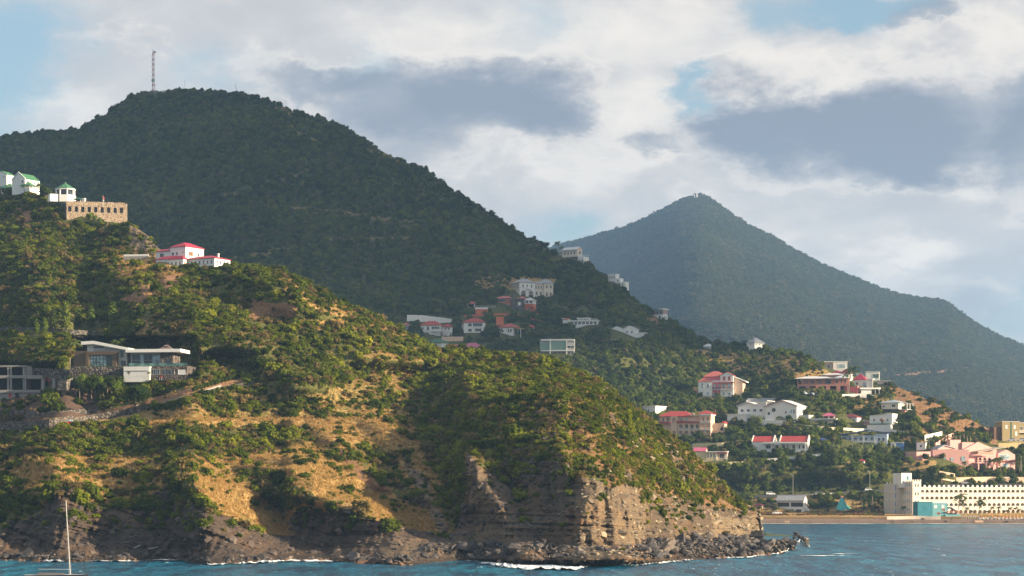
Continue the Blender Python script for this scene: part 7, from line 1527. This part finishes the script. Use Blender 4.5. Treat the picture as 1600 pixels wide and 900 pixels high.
for k in range(13): tree(112+k*6.2, 594+(k % 3)*5, 8.5+(k % 4)*1.2, ('mid', 'dark', 'mid', 'bright')[k % 4], A, 'leafy tree in the belt below the lawn terrace of the modern villa', group='trees below the villa lawn', up=.1, zk=1.1, D=VILLA_D-4.5-(k % 3)*1.5)
for u, v, r in [(262, 596, 6), (272, 598, 5), (282, 596, 5), (292, 600, 5), (254, 602, 4)]: tree(u, v, r, 'red', A, 'low red flowering bougainvillea in the terraced garden right of the villa', cat='shrub', group='bougainvillea in the villa garden', name='flowering_shrub', up=.5)
for k in range(15): tree(303+k*5.4, 612-k*1.7, 5.2, 'mid', A, 'clipped leafy shrub in the hedge row beside the villa driveway', cat='shrub', group='hedge row by the driveway', name='hedge_shrub', zk=1.25, up=.6)
tree(72, 292, 14, 'mid', A, 'spreading tree between the gabled house and the octagonal pavilion', zk=.85); tree(107, 317, 6, 'mid', A, 'yellow green bush on the terrace above the stone building', cat='shrub', name='shrub'); tree(86, 344, 8, 'mid', A, 'round tree before the shaded end of the stone building')
for u, r in ((140, 8), (148, 6), (156, 5)): tree(u, 318, r, 'bright', A, 'leafy garden bush on the roof terrace left of the flag', cat='shrub', group='bushes on the roof terrace', name='shrub', up=.6)
for a in [(1151, 540, 8, 'dark', 'dark round tree on the skyline, left of two by the grey pyramid roof'), (1163, 540, 9, 'dark', 'dark round tree on the skyline, right of two by the grey pyramid roof'), (1192, 720, 11, 'dark', 'dark rounded tree before the left end of the two gabled house'), (1184, 668, 12, 'pale', 'pale feathery tree before the long white villa'),
          (1152, 630, 10, 'mid', 'leafy tree at the right end of the tall pink house'), (1182, 632, 10, 'pale', 'yellowish tree below the grassy knoll'), (1233, 660, 8, 'dark', 'small dark tree against the long white villa'), (1093, 622, 6, 'dark', 'dark bush at the arched door of the tall pink house'), (1121, 622, 6, 'mid', 'bush before the red wall of the tall pink house'),
          (833, 393, 9, 'mid', 'bushy tree on the skyline behind the tiny white hut'), (852, 388, 7, 'dark', 'umbrella shaped tree on the skyline left of the ridge house'), (1250, 560, 8, 'dark', 'dark feathery tree on the knoll skyline, left of two'), (1264, 562, 7, 'mid', 'brownish feathery tree on the knoll skyline, right of two'),
          (1288, 594, 6, 'mid', 'small tree on the grassy ridge end'), (1380, 716, 0.1, 'mid', '')]:
    if a[2] > 1: tree(*a[:4], B, a[4], up=.8)
for u, v, r in [(1303, 712, 12), (1316, 716, 9), (1340, 714, 13), (1355, 712, 12), (1375, 708, 12), (1386, 710, 9)]: tree(u, v, r, 'pale', B, 'feathery pale green tree in the line below the blue roofed house', group='pale trees below the blue roofed house', up=.8)
rng_t = random.Random(3)
for (u0, v0, u1, v1, n, kinds, lab, g) in [(1395, 648, 1500, 690, 9, ('mid', 'dark'), 'scattered bushy tree on the dry orange ridge right of the white terraces', 'trees on the dry ridge'), (1400, 690, 1480, 738, 12, ('mid', 'bright', 'dark'), 'leafy garden tree left of the pink villa', 'garden trees left of the pink villa'),
      (1498, 736, 1598, 752, 14, ('dark', 'mid'), 'rounded garden tree in the lawn before the pink villa', 'garden trees before the pink villa'), (1425, 744, 1495, 764, 12, ('mid',), 'clipped green tree on the bank behind the hotel tower', 'trees on the bank behind the hotel'),
      (1200, 780, 1215, 792, 3, ('mid',), 'low tree left of the boathouse', 'low trees by the boathouse'), (1268, 775, 1298, 797, 9, ('mid', 'dark'), 'dense green tree between the boathouse and the turquoise tent', 'trees between boathouse and tent'), (1336, 775, 1384, 798, 16, ('dark', 'mid'), 'dense green tree between the tent and the hotel', 'trees between tent and hotel'),
      (1275, 628, 1390, 650, 16, ('mid', 'dark', 'bright'), 'green tree on the slope under the salmon house', 'trees under the salmon house'), (1120, 655, 1160, 690, 12, ('dark', 'mid'), 'dark tree beside the peach arcaded house', 'trees beside the arcaded house'), (1190, 674, 1290, 684, 16, ('mid', 'bright'), 'bushy tree in the strip between the long white villa and the red gables', 'trees above the two red gables'),
      (850, 470, 880, 505, 7, ('dark', 'mid'), 'dark tree right of the castle house', 'trees right of the castle house'), (700, 505, 716, 530, 3, ('dark',), 'dark tree between two red roofed houses', 'trees between the red roofed houses'), (640, 515, 660, 528, 4, ('dark',), 'dark tree at the left end of the white retaining wall', 'trees at the white retaining wall'), (755, 512, 772, 530, 3, ('dark',), 'tall dark tree between the middle and right red roofed houses', 'dark trees by the right red roofed house'),
      (1278, 655, 1315, 668, 5, ('mid',), 'small tree around the pink roofed gazebo', 'small trees at the gazebo'), (1150, 700, 1170, 722, 5, ('dark',), 'dark tree left of the two gabled house', 'dark trees left of the two red gables'), (106, 588, 200, 622, 26, ('mid', 'dark', 'bright'), 'garden shrub on the bank below the modern villa', 'shrubs below the modern villa')]:
    for k in range(n):
        tr_ = A if u0 < 300 else B; tree(rng_t.uniform(u0, u1), rng_t.uniform(v0, v1), rng_t.uniform(4.2, 7.5) * (1.2 if tr_ is A else 1), rng_t.choice(kinds), tr_, lab, group=g, up=.75, name='tree' if tr_ is B else 'shrub', cat='tree' if tr_ is B else 'shrub')

# ================================================================== vehicles, lamps, parasols
def car_kit():
    kit = {}
    W_, T_ = [], []
    def body(paintm, cabin, pick):
        b = MB().prism([(-2.2, .35), (-2.2, .85), (-2.0, .98), (-1.0, 1.0) if not pick else (0.2, 1.0), (1.9, .92), (2.15, .7), (2.15, .35)], -.85, .85)
        top = MB().prism(cabin, -.72, .72); return b.mesh('body', [paintm]), top.mesh('cabin', [paintm])
    kit['suv'] = body(WHITEM, [(-2.1, 1.0), (-1.9, 1.62), (.6, 1.62), (1.1, 1.0)], 0); kit['dark'] = body(GFRAME, [(-1.5, 1.0), (-1.1, 1.42), (.4, 1.42), (1.0, 1.0)], 0); kit['pickup'] = body(WHITEM, [(-.4, 1.0), (-.2, 1.6), (.9, 1.6), (1.4, 1.0)], 1); kit['silver'] = body(METAL, [(-1.5, 1.0), (-1.1, 1.42), (.4, 1.42), (1.0, 1.0)], 0)
    win = {k: MB().prism(c, -.75, .75).mesh('window', [GLASS]) for k, c in dict(suv=[(-1.85, 1.08), (-1.75, 1.5), (.55, 1.5), (.9, 1.08)], dark=[(-1.3, 1.05), (-1.05, 1.36), (.36, 1.36), (.82, 1.05)], pickup=[(-.3, 1.08), (-.15, 1.5), (.85, 1.5), (1.2, 1.08)], silver=[(-1.3, 1.05), (-1.05, 1.36), (.36, 1.36), (.82, 1.05)]).items()}
    wh = MB().bar((0, -.12, 0), (0, .12, 0), .34, n=14).mesh('wheel', [BLACK]); hub = MB().bar((0, -.13, 0), (0, .13, 0), .17, n=10).mesh('rim', [METAL]); return kit, win, wh, hub
KIT, WIN, WHEEL, RIM = car_kit()
def car(u, v, kind, label, rz=0, D=None, terr=None, group=None):
    p = nearest_hit(terr or B, u, v) if D is None else W(u, v, D); r = link('parked_car' if kind != 'pickup' else 'pickup_truck', None, label=label, cat='car' if kind != 'pickup' else 'pickup', group=group); r.location = p + Vector((0, 0, .12)); r.rotation_euler = (0, 0, R(rz))
    link('body', KIT[kind][0], r); link('cabin', KIT[kind][1], r); link('window', WIN[kind], r)
    for x in (-1.35, 1.3):
        for y in (-.8, .8): w = link('wheel', WHEEL, r); w.location = (x, y, .34); link('rim', RIM, w)
    return r
car(1214, 804, 'pickup', 'white pickup parked on the grass behind the beach', 180); car(1204, 774, 'suv', 'white car on the coast road left of the boathouse roof', 5); car(1165, 776, 'dark', 'dark car on the coast road at the headland edge', 5); car(1279, 772, 'dark', 'dark car on the coast road above the trees', 5)
car(1358, 768, 'suv', 'white van on the coast road by the lamp post', 5); car(1508, 757, 'silver', 'silver car on the road above the hotel roof', 5); car(1580, 690, 'suv', 'white car parked before the ochre apartments, left of two', 170, D=1185); car(1595, 690, 'suv', 'white car parked before the ochre apartments, right of two', 170, D=1185)
car(1257, 617, 'suv', 'white car in the left garage bay of the salmon house', -60); car(1269, 618, 'suv', 'white car outside the second garage bay of the salmon house', -60); car(1276, 619, 'dark', 'dark car right of the white car at the salmon house', -30)
for u, v, h, d, lab in [(1239, 776, 34, -1, 'street lamp standing above the boathouse roof'), (1359, 771, 34, -1, 'street lamp by the road left of the hotel end'), (1332, 712, 18, -1, 'short street lamp among the pale trees'), (1460, 757, 28, -1, 'street lamp behind the hotel tower'), (1596, 744, 30, -1, 'tall lamp post at the right edge below the ochre apartments'), (897, 520, 12, -1, 'small lamp post left of the long modern house')]:
    p = nearest_hit(B, u, v); s = p.y/F; r = link('street_lamp', None, label=lab, cat='street lamp'); r.location = p
    link('post', MB().bar((0, 0, -1), (0, 0, h), .42, r2=.26, n=6).bar((0, 0, h), (d*3.2, 0, h+.8), .22, n=5).mesh('post', [GREYW], s), r); link('lamp_head', MB().box(d*3.2-1.2, d*3.2+.8, -.35, .35, h+.5, h+1.1).mesh('lamp_head', [METAL], s), r)
for u, v, h, lab in [(1121.5, 537, 14, 'bare wooden pole on the skyline saddle, left of two'), (1126, 537, 14, 'leaning wooden pole on the skyline saddle, right of two'), (623, 520, 15, 'bare wooden utility pole on the sunlit ridge left of the small grey house')]:
    t_ = B if u > 700 else A; p = nearest_hit(t_, u, v); r = link('utility_pole', MB().bar((0, 0, -1), ((1.6 if 'lean' in lab else .1), 0, h), .35, r2=.25, n=6).box(-1.2, 1.2, -.15, .15, h-2, h-1.6).mesh('utility_pole', [WOODB], p.y/F), label=lab, cat='utility pole'); r.location = p
pm = MB().cyl(0, 0, 0, 8.6, .16, n=5).mesh('pole', [TRIM], 1040/F); pc = MB().cyl(0, 0, 2.6, 8.4, .95, .12, n=8).mesh('folded_canopy', [ORANGEC], 1040/F); po = MB().cyl(0, 0, 7, 8.8, 4.2, .2, n=10).mesh('canopy', [ORANGEC], 1040/F)
for k in range(13):
    u = 1534+k*5.6; opened = k in (2, 5); r = link('parasol', None, label='folded orange parasol in the row on the hotel beach terrace' if not opened else 'open orange parasol in the row on the hotel beach terrace', cat='parasol', group='orange parasols on the hotel beach' if not opened else 'open parasols on the hotel beach'); r.location = W(u, 811.5, 1038.5) ; link('pole', pm, r); link('canopy' if opened else 'folded_canopy', po if opened else pc, r)
sm = MB().box(-1.2, 1.2, 0, 6, .9, 1.4).mesh('bed', [WHITE], 1040/F); sb = MB().prism([(4, 1.4), (6.6, 3.4), (6.8, 3.0), (4.6, 1.2)], -1.2, 1.2, 0, 'x').mesh('headrest', [WHITE], 1040/F); sl_ = MB().box(-1.1, -.8, .4, .7, 0, .9).mesh('leg', [METAL], 1040/F)
for k in range(12):
    r = link('sun_lounger', None, label='small white sun lounger under the orange parasols by the hotel', cat='sun lounger', group='sun loungers on the hotel beach'); r.location = W(1532+k*6, 812, 1037.5); link('bed', sm, r); link('headrest', sb, r); link('leg', sl_, r)

# ================================================================== cumulus bank added out of view to the right, shaped to shade the big hill
def added_cloud_bank():
    rng = np.random.default_rng(42); S_ = Vector((math.cos(_a), -math.sin(_a), 0)) * -1; L_ = SUNV
    S_ = Vector((-L_.y, L_.x, 0)).normalized(); Q_ = L_.cross(S_).normalized() * (1 if L_.cross(S_).z > 0 else -1)
    m, N, out = new_mat('cloud_white'); d = N.n('ShaderNodeBsdfDiffuse'); d.inputs[0].default_value = (.9, .9, .9, 1); N.t.links.new(d.outputs[0], out.inputs[0])
    bm = bmesh.new()
    def puff(s, q, t, r):
        c = S_*s + Q_*q + L_*t; res = bmesh.ops.create_icosphere(bm, subdivisions=3, radius=r)
        for v in res['verts']: v.co = Vector((v.co.x, v.co.y, v.co.z*.8)) + c
    for k in range(95):
        s = rng.uniform(1180, 2450); q = rng.uniform(170, 640)
        lo = 190 if s < 1500 else 165
        if q < lo + 40: q = lo + rng.uniform(30, 80)
        puff(s, q, 2800 + rng.uniform(-150, 150), rng.uniform(60, 130) if s > 1200 else rng.uniform(50, 80))
    bm.normal_update()
    co = np.array([v.co for v in bm.verts]); nn = fbm(co[:, 0]/60, co[:, 1]/60, co[:, 2]/60, 3, 95)*16
    for v, k in zip(bm.verts, nn): v.co += v.normal*float(k)
    me = bpy.data.meshes.new('added_shade_clouds'); bm.to_mesh(me); bm.free(); me.materials.append(m); me.polygons.foreach_set('use_smooth', [True]*len(me.polygons))
    link('added_shade_clouds', me, kind='stuff')
added_cloud_bank()
cover_scrub()
